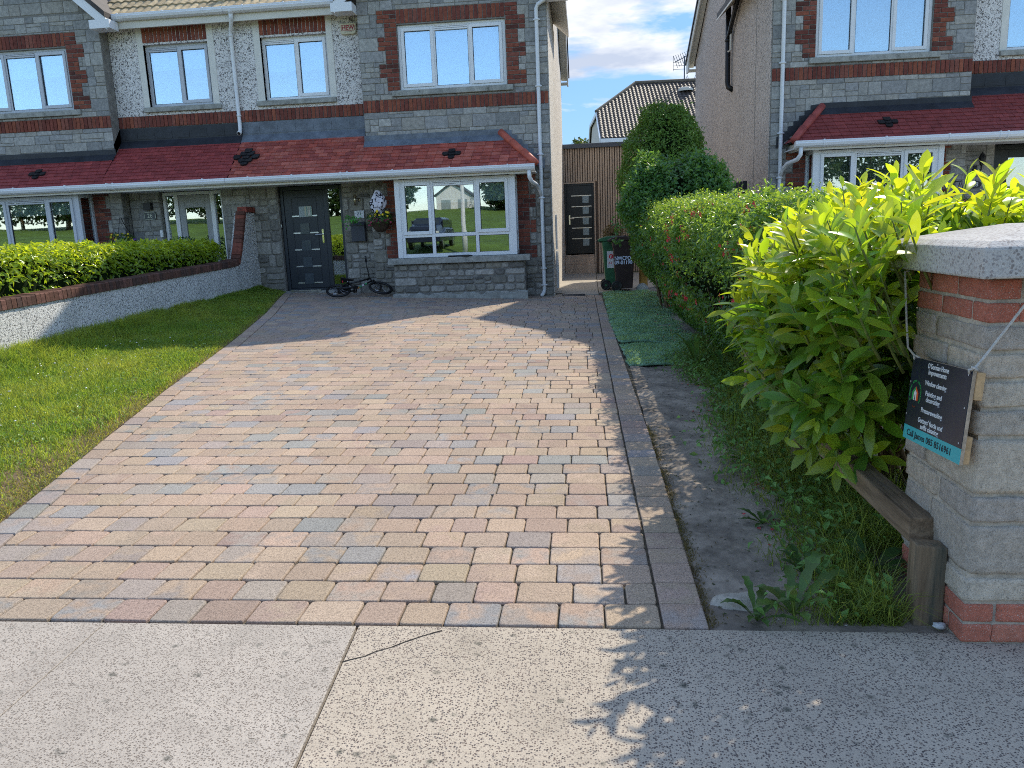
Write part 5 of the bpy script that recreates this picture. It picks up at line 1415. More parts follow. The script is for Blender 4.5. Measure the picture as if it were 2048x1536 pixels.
qq=core_box(hd,1.70,4.9,10.6,.25,1.44,.54)
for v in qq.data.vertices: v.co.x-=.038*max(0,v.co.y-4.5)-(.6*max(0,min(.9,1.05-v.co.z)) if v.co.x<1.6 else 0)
st_=[]
for k in range(46):
    y=5+6*k/46; st_.append(((1.62+random.uniform(-.15,.1),y,.08),(1.45+random.uniform(-.3,.3),y+random.uniform(-.2,.2),.75)))
stems(hd,st_,.014)
# shoots that stand proud of the clipped top
n=1100; yy=rng.uniform(4.9,11,n); xx=rng.uniform(1.1,2.2,n)-.05*(yy-4.5)
Pq=[];Nq=[]
for a,b in zip(xx,yy):
    hgt=random.uniform(.03,.13); 
    for q in range(7):
        Pq.append((a+random.uniform(-.012,.012),b+random.uniform(-.012,.012),1.64+(b-9.2)*.026+hgt*q/6*.8+.03*math.sin(b*3))); Nq.append((random.gauss(0,1),random.gauss(0,1),.6))
leaves('top_shoots',np.array(Pq),np.array(Nq),rng.uniform(.02,.034,len(Pq)),.5,(.15,.27,.04),(.27,.40,.06),M_hedge,hd)
# flowers
FP,FN=hedge_pts(2400,1.68,4.8,10.7,.35,1.64,.72,.5,.085,.012,1); FP[:,0]-=.038*np.clip(FP[:,1]-4.5,0,7); FP[:,0]+=np.clip(1.05-FP[:,2],0,.9)*.42; k=(FN[:,0]<.2); FP,FN=FP[k],FN[k]
k=(np.sin(FP[:,1]*2.1+FP[:,2]*3)+rng.normal(0,.6,len(FP)))>-.1; FP=FP[k]; FP=FP[rng.uniform(0,1,len(FP))<np.where(FP[:,2]>1.45,.12,.45)][:420]
mb=MB()
for p in FP:
    for q in range(random.choice([1,2,3,4])):
        c=Vector(p)+Vector((random.uniform(-.03,.015),random.uniform(-.028,.028),random.uniform(-.028,.028))); s_=random.uniform(.009,.016)
        d=Vector((-1,random.uniform(-.7,.4),random.uniform(-.6,.5))).normalized(); a1=d.orthogonal().normalized(); b1=d.cross(a1)
        for w in range(5):
            t=2*math.pi*w/5; e=(a1*math.cos(t)+b1*math.sin(t)); f_=(a1*math.cos(t+.9)+b1*math.sin(t+.9))
            cc=jc((.55,.02,.04),.25); mb.faces([tuple(c),tuple(c+e*s_+d*s_*.5),tuple(c+(e+f_)*s_*.75+d*s_*.8),tuple(c+f_*s_+d*s_*.5)],[(0,1,2,3)],0,cc)
o=mb.build('flowers',block_mat('red petals',.1,30,.0,.6),hd,recalc=False); o['kind']='stuff'
# fallen petals
mb=MB()
for k in range(330):
    y=random.uniform(3.2,14); x=random.choice([random.gauss(1.0,.12),random.uniform(.75,1.15)]); z=sz(x,y)+.045 if y>7.6 else sz(x,y)+.006
    s_=random.uniform(.006,.013); a=random.uniform(0,6.28)
    mb.faces([(x+s_*math.cos(a+q*1.57),y+s_*math.sin(a+q*1.57),z+random.uniform(0,.008)) for q in range(4)],[(0,1,2,3)],0,jc((.34,.035,.04),.4))
tag(mb.build('fallen_petals',MATS.get('x') or bpy.data.materials['red petals'],recalc=False),'red fallen petals scattered over turf mats and soil','petals',kind='stuff')

# rounded bush and tall shrub behind
bb2=thing('rounded_bush',(1.3,12.2,0),'broad rounded dark green bush between the hedge and the tall shrub','bush')
Lb=lambda P:P-np.array([[1.3,12.2,0]])
P,N_=ball_pts(24000,(1.27,12.0,1.28),(.77,1.15,1.17),.12,.05,3,.62); P[:,0]+=np.clip(1.7-P[:,2],0,1.2)*.5*(P[:,0]<1.2); k=P[:,2]>.15; P,N_=P[k],N_[k]
leaves('foliage',Lb(P),N_,rng.uniform(.055,.088,len(P)),.5,(.06,.16,.045),(.10,.23,.06),M_hedge,bb2)
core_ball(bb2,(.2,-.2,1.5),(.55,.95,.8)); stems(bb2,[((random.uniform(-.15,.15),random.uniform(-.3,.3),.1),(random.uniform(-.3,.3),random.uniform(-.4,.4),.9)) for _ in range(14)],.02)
tb=thing('tall_shrub',(1.33,13.7,0),'tall domed dark evergreen shrub in front of the slatted wall','shrub')
Lt=lambda P:P-np.array([[1.33,13.7,0]])
P,N_=ball_pts(38000,(1.33,13.7,1.85),(.72,.72,1.58),.10,.07,6,.86); k=P[:,2]>.2; P,N_=P[k],N_[k]
k=~((P[:,1]<12.9)&(P[:,2]<1.6)); P,N_=P[k],N_[k]; P[:,0]+=np.clip(1.6-P[:,2],0,1.3)*.22*(P[:,0]<1.4)
leaves('foliage',Lt(P),N_,rng.uniform(.035,.055,len(P)),.5,(.08,.17,.025),(.17,.28,.045),M_dleaf,tb)
core_ball(tb,(.05,0,2.0),(.52,.56,1.2)); stems(tb,[((random.uniform(-.1,.1),random.uniform(-.1,.1),.1),(random.uniform(-.3,.3),random.uniform(-.3,.3),1.2)) for _ in range(10)],.022)

def sprays(parent,name,P,N_,off,n,L,size,cA,cB,mat):
    idx=rng.integers(0,len(P),n*8); idx=idx[N_[idx,2]>-.2][:n]; Q=[];M_=[]
    for i in idx:
        l=random.uniform(.3,1)*L; d=Vector(N_[i])*.8+Vector((random.gauss(0,.3),random.gauss(0,.3),.55)); d.normalize()
        for q in range(9):
            p=Vector(P[i])+d*(l*q/8); Q.append(tuple(p-Vector(off)+Vector((random.gauss(0,.01),random.gauss(0,.01),random.gauss(0,.01))))); M_.append((d.x+random.gauss(0,.9),d.y+random.gauss(0,.9),d.z+random.gauss(0,.9)))
    leaves(name,np.array(Q),np.array(M_),rng.uniform(size*.7,size*1.2,len(Q)),.45,cA,cB,mat,parent)
sprays(tb,'stray_shoots',P,N_,(1.33,13.7,0),420,.16,.05,(.08,.16,.025),(.16,.26,.04),M_dleaf)
P,N_=ball_pts(3000,(1.27,12.0,1.28),(.77,1.15,1.17),.12,.0,3,.62); k=(P[:,2]>1.2); sprays(bb2,'stray_shoots',P[k],N_[k],(1.3,12.2,0),320,.13,.06,(.08,.19,.05),(.12,.27,.07),M_hedge)
P,N_=hedge_pts(3000,1.68,4.75,11.1,.16,1.68,.68,.5,.085,.0,1); P[:,0]-=.038*np.clip(P[:,1]-4.5,0,7); P[:,0]+=np.clip(1.05-P[:,2],0,.9)*.42*(N_[:,0]<0); P[:,2]+=(P[:,1]-9.2)*.026*np.clip(P[:,2],0,2)/1.6; k=(P[:,2]>.5); sprays(hd,'stray_shoots',P[k],N_[k],(0,0,0),700,.13,.042,(.10,.22,.04),(.2,.33,.06),M_hedge)
# 26's hedge behind the garden wall
h26=thing('laurel_hedge',(-6.9,9,0),'yellow green laurel hedge planted behind the pebble dashed garden wall','hedge')
n=26000; P,N_=hedge_pts(n,-6.88,3.2,13.75,.55,1.46,.36,.6,.07,.05,5)
P[:,2]+= .004*(P[:,1]-8)
L26=lambda P:P-np.array([[-6.9,9,0]])
leaves('foliage',L26(P),N_,rng.uniform(.06,.10,len(P)),.42,(.16,.29,.035),(.27,.40,.045),M_laurel,h26,young=(.52,.60,.06),outw=.6)
q=core_box(h26,.02,-5.7,4.7,.62,1.36,.26)
stems(h26,[((.1,y-9,.4),(.1+random.uniform(-.1,.1),y-9,1.0)) for y in np.arange(3.5,13.6,.3)],.012)

# big cherry laurel in the foreground
lau=thing('cherry_laurel',(1.5,4.0,0),'cherry laurel bush with big glossy yellow green leaves beside the pillar','shrub')
LO=np.array([[1.5,4.0,0]])
def big_leaves(P,D,Nn,L,W,curl,name,col,parent):
    """leaf blades with 7 stations, folded along the midrib"""
    n=len(P); D=D/np.linalg.norm(D,axis=1,keepdims=True); Nn=Nn-D*np.sum(Nn*D,1,keepdims=True); Nn/=np.linalg.norm(Nn,axis=1,keepdims=True)+1e-9
    S=np.cross(D,Nn); stn=np.array([0,.09,.25,.45,.65,.84,1.0]); prof=np.array([.04,.36,.76,.98,1.0,.68,.06])
    V=[]
    for t,w in zip(stn,prof):
        c=P+D*(L*t)[:,None]-Nn*(L*curl*t*t)[:,None]
        ww=(W*w*.5)[:,None]; up=Nn*ww*.30
        V+= [c+S*ww+up, c, c-S*ww+up]
    V=np.stack(V,1).reshape(-1,3); k=np.arange(n)[:,None]*21; F=[]
    for i in range(6):
        b=i*3; F.append(k+np.array([[b,b+1,b+4,b+3]])); F.append(k+np.array([[b+1,b+2,b+5,b+4]]))
    F=np.concatenate(F,0); c=np.concatenate([col]*12,0)
    return np_mesh(name,V,F,M_laurel,c,parent,True)
PP=[];DD=[];NN=[];LL=[];WW=[];CC=[];CU=[];smb=MB()
def shoot(base,tip,nl,leafL,young,bend=.15,lw=.32):
    b=Vector(base); t=Vector(tip); ax=(t-b); L=ax.length; ax.normalize()
    sidev=ax.cross(Vector((0,0,1))); 
    if sidev.length<.1: sidev=Vector((1,0,0))
    sidev.normalize(); pts=[b+(t-b)*s+Vector((0,0,-bend*L*math.sin(math.pi*s)*.5)) for s in (0,.33,.66,1)]
    smb.tube([tuple(p-Vector((1.5,4.0,0))) for p in pts],[.0065,.0055,.0042,.002],6)
    ph=random.uniform(0,6.28); up0=sidev.cross(ax).normalized()
    for k in range(nl):
        s=.12+.88*k/(nl-1); p=pts[0].lerp(pts[-1],s)+Vector((0,0,-bend*L*math.sin(math.pi*s)*.5))
        a=ph+k*2.399; rad=sidev*math.cos(a)+up0*math.sin(a)
        op=(1.15-.65*s)*random.uniform(.85,1.15)       # opening angle from the axis
        d=ax*math.cos(op)+rad*math.sin(op); 
        d=(d+Vector((0,0,random.uniform(-.35,.28)))).normalized(); nrm=(ax*math.sin(op)-rad*math.cos(op)); nrm=nrm+Vector((random.gauss(0,.25),random.gauss(0,.25),random.gauss(0,.25)+.25))
        sz2=leafL*(.72+.5*math.sin(math.pi*min(1,s*.9+.12)))*random.uniform(.85,1.1)
        if s>.93: sz2*=.75
        PP.append(p);DD.append(d);NN.append(nrm);LL.append(sz2);WW.append(sz2*lw*random.uniform(.88,1.12)); CU.append(random.uniform(.0,.45))
        y_=min(1,max(0,young+random.gauss(0,.14)+(.25*(s-.6))))
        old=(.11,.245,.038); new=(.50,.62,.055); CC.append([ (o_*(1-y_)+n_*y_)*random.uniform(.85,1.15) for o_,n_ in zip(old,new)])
rs=random.Random(5); random.seed(17)
cnt=0
while cnt<265:
    # pick a point on the crown surface, facing left/front/top
    th=random.uniform(0,2*math.pi); ph=math.asin(random.uniform(-.75,1))
    v=Vector((math.cos(ph)*math.cos(th),math.cos(ph)*math.sin(th),math.sin(ph)))
    f=lambda q,e:math.copysign(abs(q)**e,q)
    cx,cy,cz=1.57,3.88,.98
    x=cx+.80*f(v.x,.8); y=cy+.86*f(v.y,.8); z=cz+.58*f(v.z,.75)
    if x>1.12 and y<3.30 and z<1.02: continue      # pillar and rail stand here
    if x>1.20 and y<3.22: continue
    if z<.42: continue
    tip=Vector((x,y,z))+Vector((random.gauss(0,.05),random.gauss(0,.05),random.gauss(0,.05)))
    out=Vector((v.x*.62,v.y*.62,.75+.35*v.z)).normalized()
    if z<.9: out=Vector((v.x*.8,v.y*.8,.30)).normalized()
    L=random.uniform(.22,.42); base=tip-out*L
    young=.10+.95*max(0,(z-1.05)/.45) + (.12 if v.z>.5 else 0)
    shoot(base,tip,random.randint(9,14),random.uniform(.12,.165),young)
    cnt+=1
for q in range(60):
    tip=Vector((random.uniform(.80,1.16),random.uniform(2.82,3.5),random.uniform(1.08,1.47)))
    if tip.x>1.12 and tip.y<3.15: tip.x=1.05
    tip.x=max(tip.x,.80+(.0 if tip.y>3.2 else (3.2-tip.y)*.35))
    L=random.uniform(.22,.36); o_=Vector((-.45,-.35,.75)).normalized(); shoot(tip-o_*L,tip,random.randint(8,12),random.uniform(.105,.14),.15+1.2*max(0,tip.z-1.15),.1)
# tall leading shoots that stand above the crown, as against the bay window
for x,y,z in ((1.62,4.0,1.66),(1.78,3.9,1.64),(1.88,3.8,1.60),(1.98,3.75,1.58),(1.40,4.2,1.60),(1.28,4.3,1.57),(1.50,3.6,1.56),(2.08,4.2,1.62),(1.2,3.9,1.52),(1.70,3.5,1.52),(1.86,3.45,1.50),(1.36,3.7,1.52),(1.95,3.5,1.48),(1.55,3.9,1.60),(1.1,4.2,1.50)):
    shoot((x-.05,y+.05,z-.42),(x,y,z),12,.125,.85,.05)
# low sprays toward the drive and one big leaf spray in front of the pillar
for b,t in (((1.0,3.75,.55),(.86,3.45,.47)),((1.15,3.6,.50),(1.05,3.30,.37)),((1.0,3.9,.7),(.72,3.7,.66)),((1.05,3.8,.92),(.70,3.55,.98)),((1.1,3.9,1.1),(.74,3.65,1.2)),((1.15,3.5,.85),(.93,3.25,.93)),((1.1,3.5,1.05),(.98,3.22,1.16)),((1.1,3.7,.62),(.80,3.5,.72)),((1.12,3.55,.66),(.96,3.28,.60)),((1.2,3.9,.42),(1.0,3.6,.36)),((1.0,4.5,.6),(.80,4.3,.55)),((1.0,4.4,.9),(.72,4.2,.98))):
    shoot(b,t,11,.125,.35,.1)
shoot((1.16,3.30,.95),(1.20,3.00,1.07),7,.14,.2,.05,.36)
shoot((1.12,3.32,.80),(1.12,3.08,.86),8,.13,.25,.05,.36)
P=np.array([tuple(p) for p in PP])-LO; 
random.seed(23)
keep=np.ones(len(P),bool)
W_=P+LO; keep=~((W_[:,0]>1.21)&(W_[:,1]<3.13)&(W_[:,2]<1.42)); keep&=~((W_[:,0]>1.09)&(W_[:,1]<3.2)&(W_[:,2]<1.22)); keep&=~((W_[:,0]<.80+.10*np.clip(1.0-W_[:,2],0,1)*2)&(rng.uniform(0,1,len(W_))<.85))
def sel(a): return np.array([tuple(q) if not isinstance(q,float) else q for q in a])[keep]
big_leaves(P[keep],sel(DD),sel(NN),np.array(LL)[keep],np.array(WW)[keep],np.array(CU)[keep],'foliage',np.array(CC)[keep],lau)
smb.build('shoots',plain('green shoot',(.16,.20,.05),.6,.2,20,0,10),lau,smooth=True)
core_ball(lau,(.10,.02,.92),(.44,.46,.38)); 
stems(lau,[((random.uniform(-.05,.25),random.uniform(-.1,.3),.0),(random.uniform(-.45,.6),random.uniform(-.5,.5),.85)) for _ in range(14)],.014,'branches')
# inner dark leaves
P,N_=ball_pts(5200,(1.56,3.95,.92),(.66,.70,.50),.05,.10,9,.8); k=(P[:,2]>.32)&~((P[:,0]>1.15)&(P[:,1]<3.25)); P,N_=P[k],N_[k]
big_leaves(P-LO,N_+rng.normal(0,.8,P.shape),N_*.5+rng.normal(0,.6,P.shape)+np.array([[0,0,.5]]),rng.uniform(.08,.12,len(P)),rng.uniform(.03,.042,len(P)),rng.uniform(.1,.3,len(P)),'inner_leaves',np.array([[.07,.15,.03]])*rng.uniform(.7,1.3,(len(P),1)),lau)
# ================================================================== PASSAGE WALL, REAR HOUSE, BINS
cw=thing('garage_wall',(0,21.5,0),'flat roofed outbuilding clad in brown vertical slats with a black door','outbuilding')
Lc=lambda p:(p[0],p[1]-21.5,p[2])
mb=MB(); mb.T=Lc
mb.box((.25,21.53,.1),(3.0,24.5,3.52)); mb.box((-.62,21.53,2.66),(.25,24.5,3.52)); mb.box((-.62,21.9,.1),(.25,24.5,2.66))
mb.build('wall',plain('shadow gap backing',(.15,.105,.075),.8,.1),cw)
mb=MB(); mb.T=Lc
x=-.60
while x<2.9:
    if x>.27: mb.box((x,21.49,.2),(x+.044,21.529,3.53))
    else: mb.box((x,21.49,2.665),(x+.044,21.529,3.53))
    x+=.066
mb.build('slats',M_clad,cw)
mb=MB(); mb.T=Lc; mb.box((-.62,21.40,3.53),(3.05,24.6,3.645)); mb.build('roof_trim',plain('grey roof trim',(.10,.11,.13),.5,.1),cw,bevel=.01)
mb=MB(); mb.T=Lc
for A,B_ in (((-.62,21.47,2.625),(.25,21.9,2.66)),((.212,21.47,.2),(.25,21.9,2.625)),((-.62,21.47,.2),(-.59,21.9,2.625))): mb.box(A,B_)
mb.build('reveal',M_clad,cw)
mb=MB(); mb.T=Lc
mb.box((-.588,21.50,.735),(-.53,21.6,2.622)); mb.box((.16,21.50,.735),(.211,21.6,2.622)); mb.box((-.53,21.50,2.57),(.16,21.6,2.622)); mb.box((-.53,21.52,.76),(.16,21.58,2.57))
dd=mb.build('door',M_blackdoor,cw,bevel=.004,seg=1)
for k in range(5):
    h=2.29-.285*k
    mb=MB(); mb.T=Lc; mb.box((-.10,21.505,h-.18),(.065,21.516,h)); mb.build('glass_square',M_frost,dd)
    mb=MB(); mb.T=Lc; mb.box((-.40,21.50,h+.004),(.14,21.515,h+.026)); mb.build('steel_bar',plain('warm steel',(.68,.6,.5),.35,.05,metal=1),dd)
mb=MB(); mb.T=Lc; mb.box((-.475,21.495,1.55),(-.44,21.515,1.80)); mb.tube([(-.458,21.5,1.70),(-.458,21.46,1.70),(-.33,21.455,1.70)],.011,8); mb.build('handle',M_chrome,dd)
mb=MB(); mb.T=Lc; mb.box((-.60,21.25,.1),(.215,21.89,.47)); mb.box((-.60,21.40,.47),(.20,21.89,.70)); mb.box((-.60,21.42,.70),(.20,21.6,.73)); mb.build('step',M_clad,cw,bevel=.01)

# rear house with clipped gable
rh=thing('rear_house',(.84,40,0),'pale rendered house far behind with a dark tiled half hipped roof','house',None,.06)
T0=lambda p:p
mb=MB(); mb.box((0,.15,0),(11,8.9,5.75)); mb.faces([(0,.15,5.74),(0,8.9,5.74),(0,6.9,7.15),(0,2.15,7.15),(.25,.15,5.74),(.25,8.9,5.74),(.25,6.9,7.15),(.25,2.15,7.15)],[(0,1,2,3),(7,6,5,4),(0,3,7,4),(1,5,6,2),(3,2,6,7)])
mb.build('wall',plain('pale far render',(.58,.55,.50),.9,.08,2,.2,20),rh)
def rclip(t):
    lo=-.10 if t<.48 else -.10+(t-.48)/.52*2.3
    return (lo,11.2)
wave_roof('roof',rh,T0,-.10,11.2,-.35,5.72,4.5,9.0,M_tileDark,period=.20,course=.25,amp=.05,clip=rclip,sub=6)
mb=MB()
mb.faces([(-.1,-.35,5.70),(11.2,-.35,5.70),(11.2,4.5,8.96),(2.2,4.5,8.96),(-.1,1.98,7.26)],[(0,1,2,3,4)])
mb.faces([(-.1,9.35,5.70),(11.2,9.35,5.70),(11.2,4.5,8.96),(2.2,4.5,8.96),(-.1,7.02,7.26)],[(0,1,2,3,4)])
mb.faces([(-.1,1.98,7.26),(-.1,7.02,7.26),(2.2,4.5,9.0)],[(0,1,2)])
mb.build('roof_deck',M_tileDark,rh,recalc=False)
mb=MB(); mb.tube([(2.2,4.5,9.04),(11.2,4.5,9.04)],.12,8); mb.tube([(2.2,4.5,9.04),(-.12,2.0,7.31)],.10,8); mb.build('ridge',plain('ridge tile',(.13,.11,.085),.8,.2),rh)
mb=MB()
def bar(a,b,w,h):
    a,b=Vector(a),Vector(b); mb.faces([tuple(a+Vector((dx,0,dz))) for dx,dz in ((-w,-h),(w,-h),(w,h),(-w,h))]+[tuple(b+Vector((dx,0,dz))) for dx,dz in ((-w,-h),(w,-h),(w,h),(-w,h))],[(0,1,2,3),(7,6,5,4),(0,4,5,1),(1,5,6,2),(2,6,7,3),(3,7,4,0)])
bar((-.12,-.35,5.64),(-.12,2.0,7.20),.03,.10); bar((-.12,2.0,7.20),(-.12,7.0,7.20),.03,.09); bar((-.12,7.0,7.20),(-.12,9.3,5.66),.03,.10)
mb.box((-.1,-.45,5.52),(11.2,-.35,5.70)); mb.build('fascia',M_white,rh)
for x0,x1,z0,z1 in ((.95,1.3,4.9,5.35),(5.0,6.1,4.1,5.35),(2.4,3.4,4.2,5.3)):
    mb=MB(); mb.box((x0-.06,.10,z0-.06),(x1+.06,.149,z1+.06)); w=mb.build('window',M_white,rh); mb=MB(); mb.box((x0,.085,z0),(x1,.099,z1)); mb.build('pane',M_frost,w)
# roof lights and aerials
mb=MB(); mb.lathe([(.42,0),(.40,.10),(.28,.2),(0,.24)],(4.75,3.6,8.36),n=14); mb.build('skylight_dome',plain('dome',(.5,.46,.38),.3,.1),rh,smooth=True)
mb=MB(); mb.box((5.4,3.5,8.3),(5.75,3.8,8.62)); mb.build('vent_tile',M_tileDark,rh)
def aerial(x,H,kind):
    mb=MB(); mb.tube([(x,4.5,8.96),(x,4.5,8.96+H)],.035,6)
    if kind:
        z=8.96+H-.1; mb.tube([(x-.55,4.1,z-.25),(x+.5,4.9,z+.30)],.025,6)
        for t in np.linspace(0,1,9):
            p=Vector((x-.55,4.1,z-.25)).lerp(Vector((x+.5,4.9,z+.30)),t); l=.32-.12*t; mb.tube([tuple(p+Vector((-.3*l,.3*l,l))),tuple(p-Vector((-.3*l,.3*l,l)))],.014,5)
        for dz in (-.2,-.38,-.56): mb.tube([(x-.6,4.5,z+dz),(x+.05,4.5,z+dz)],.012,5)
        mb.tube([(x-.6,4.5,z-.65),(x-.6,4.5,z+.1)],.012,5)
    else:
        for dz in (0,.22): mb.tube([(x-.16,4.5,8.96+H-dz),(x+.16,4.5,8.96+H-dz)],.02,5)
        mb.box((x-.10,4.4,8.96+H-.55),(x+.10,4.6,8.96+H-.30))
    mb.build('aerial',M_paint('aerial grey',(.10,.11,.14)),rh)
aerial(4.85,1.35,True); aerial(5.75,1.15,False)
mb=MB()
for x in (5.0,5.45): mb.tube([(x-.1,4.5,9.05),(x,4.5,9.32),(x+.1,4.5,9.05)],.02,5)
mb.build('ridge_spike',M_paint('aerial grey',(.10,.11,.14)),rh)
# distant trees over the flat roof
for i,(x,y,z,rx,rz_,lab) in enumerate(((-.75,62,5.6,1.3,1.5,'left of two distant tree tops just above the flat roof'),(.35,58,6.2,1.6,1.6,'fuller of the distant tree tops against the pale gable end'))):
    t=thing('distant_tree',(x,y,0),lab,'tree','distant trees')
    P,N_=ball_pts(2600,(0,0,z),(rx,rx,rz_),.35,.3,i*3); leaves('crown',P,N_,rng.uniform(.18,.32,len(P)),.7,(.05,.09,.02),(.09,.13,.03),M_dleaf,t)
    mb=MB(); mb.tube([(0,0,0),(.05,0,z*.6),(0,0,z)],[.2,.14,.06],8); mb.build('trunk',M_stem,t,smooth=True)

# wheelie bins (seen from the side, handle to the left)
def bin_(X,Y,label,colm,sc=1.0):
    b=thing('wheelie_bin',(X,Y,.222),label,'wheelie bin','wheelie bins'); W=.50
    bt=(.06,.40); tp=(.0,.44); zb,zt=.05,.95
    mb=MB(); V=[]
    sec=[(zb,.075,.385,.03),(.30,.055,.40,.018),(.80,.02,.43,.005),(.86,.01,.44,.0),(.95,.0,.445,-.002)]
    for z,x0,x1,iy in sec:
        r_=.035; y0,y1=iy,W-iy
        for (cx,cy,a0) in ((x1-r_,y0+r_,-90),(x1-r_,y1-r_,0),(x0+r_,y1-r_,90),(x0+r_,y0+r_,180)):
            for q in (0,30,60,90): a=R_(a0+q); V.append((cx+r_*math.cos(a),cy+r_*math.sin(a),z))
    m=16; F=[(a*m+k,a*m+(k+1)%m,(a+1)*m+(k+1)%m,(a+1)*m+k) for a in range(len(sec)-1) for k in range(m)]+[tuple(range(m-1,-1,-1)),tuple(4*m+k for k in range(m))]
    mb.faces(V,F); body=mb.build('body',colm,b,smooth=False,bevel=.004,seg=1)
    mb=MB()
    mb.box((.03,-.006,.86),(.44,.004,.95)); mb.box((.19,-.010,.865),(.20,-.0045,.945))
    mb.build('rim_panel',colm,body,bevel=.003,seg=1)
    mb=MB(); prof=[(-.075,.975),(-.02,1.01),(.10,1.035),(.26,1.04),(.40,1.02),(.47,.985),(.485,.94),(.475,.93),(.455,.955),(.0,.955),(-.06,.945)]
    mb.prism([(x,z) for x,z in prof],-.028,W+.028,plane='xz'); lid=mb.build('lid',colm,b,bevel=.012)
    mb=MB()
    for yy in (.06,.20,.34): mb.prism([(.0,1.016),(.10,1.04),(.26,1.052),(.38,1.036),(.38,1.02),(.26,1.03),(.0,1.0)],yy,yy+.05,plane='xz')
    mb.build('lid_rib',colm,lid)
    mb=MB(); mb.tube([(-.075,.02,.965),(-.075,W-.02,.965)],.017,8); mb.tube([(-.075,.03,.965),(.0,.03,.93)],.014,8); mb.tube([(-.075,W-.03,.965),(.0,W-.03,.93)],.014,8); mb.build('handle',M_blackP,b)
    for yy in (-.035,W-.015):
        mb=MB(); mb.lathe([(0,0),(.055,0),(.065,.006),(.085,.004),(.10,.012),(.102,.035),(.095,.048),(0,.05)],(.075,yy,.098),'y',22); w=mb.build('wheel',M_blackP,b,smooth=False)
        mb=MB(); mb.lathe([(0,-.006),(.022,-.006),(.026,.0)],(.075,yy,.098),'y',12); mb.build('hub',colm,w)
    mb=MB(); mb.tube([(.075,0,.098),(.075,W,.098)],.012,8); mb.build('axle',M_steel,b)
    return b,body
bg,_=bin_(.285,15.42,'green wheelie bin with a white sticker, partly hidden behind the brown one',plain('bin green',(.03,.13,.06),.45,.15,5,.05,60))
mb=MB(); mb.box((.10,-.0075,.43),(.34,-.0055,.76)); stk=mb.build('sticker',M_paint('sticker white',(.62,.65,.68)),bg)
mb=MB(); pts=[(.18+.045*math.cos(a),.655+.045*math.sin(a)) for a in np.linspace(0,6.283,21)[:-1]]; mb.prism(pts,-.010,-.0076); mb.build('logo_disc',M_paint('logo red',(.55,.03,.05)),stk)
text_mesh('lettering','r',.085,(.18,-.0105,.657),(1,0,0),(0,0,1),M_paint('sticker white',(.62,.65,.68)),stk,bold=.004)
text_mesh('lettering','01',.065,(.165,-.0085,.525),(1,0,0),(0,0,1),M_paint('logo red',(.55,.03,.05)),stk,bold=.002)
bb3,_=bin_(.475,15.02,'brown wheelie bin with white lettering beside the hedge',plain('bin brown',(.035,.020,.020),.45,.2,5,.05,60))
for ln,z in (('NWCPO-',.625),('09-01190',.545)):
    o=text_mesh('lettering',ln,.098,(.212,.0,z),(1,0,0),(0,0,1),M_paint('bin lettering',(.55,.62,.78)),bb3,bold=.003)
    xs_=[v.co.x for v in o.data.vertices]; k=.335/(max(xs_)-min(xs_))
    for v in o.data.vertices: v.co.x=.212+(v.co.x-.212)*k; v.co.y=v.co.y-.002+ (.0)

# terracotta coloured dry plant behind bins
dp=thing('dry_plant',(.60,18.2,.22),'dry brown potted plant behind the wheelie bins','potted plant')
mb=MB(); mb.lathe([(0,0),(.14,0),(.19,.36),(.21,.36),(.21,.42),(.17,.42),(.16,.36),(0,.35)],(0,0,0),n=18); mb.build('pot',plain('clay pot',(.30,.14,.09),.8,.1),dp,smooth=True)
P,N_=ball_pts(1500,(0,0,.95),(.26,.26,.34),.08,.08,3); leaves('foliage',P,N_,rng.uniform(.04,.08,len(P)),.35,(.13,.075,.04),(.07,.08,.03),M_dleaf,dp)
stems(dp,[((0,0,.35),(random.uniform(-.15,.15),random.uniform(-.15,.15),.95)) for _ in range(9)],.008)
# stacked odds and ends between bins and bush
mb=MB(); mb.box((1.02,15.5,.22),(1.18,15.7,.62)); o=mb.build('feed_bag',plain('amber bag',(.45,.24,.05),.7,.3,9,.5,12),bevel=.03); tag(o,'amber coloured bag standing right of the brown bin','bag')
lump('stone_lump',1.05,15.15,.26,.12,.09,.09,M_sill,'pale stone on the ground right of the brown bin','stone')

# black side gate by number 28
mb=MB(); bars=[]
for k in range(9):
    x=2.34+.085*k; h=1.95+.27*math.sin(math.pi*min(1,max(0,(x-2.30)/1.55)))
    mb.box((x,15.70,.2),(x+.078,15.73,h))
mb.box((2.33,15.731,.5),(3.10,15.76,.6)); mb.box((2.33,15.731,1.6),(3.10,15.76,1.7))
o=mb.build('side_gate',M_blackP,bevel=.004); tag(o,'black boarded side gate with curved top against the tan wall','gate')

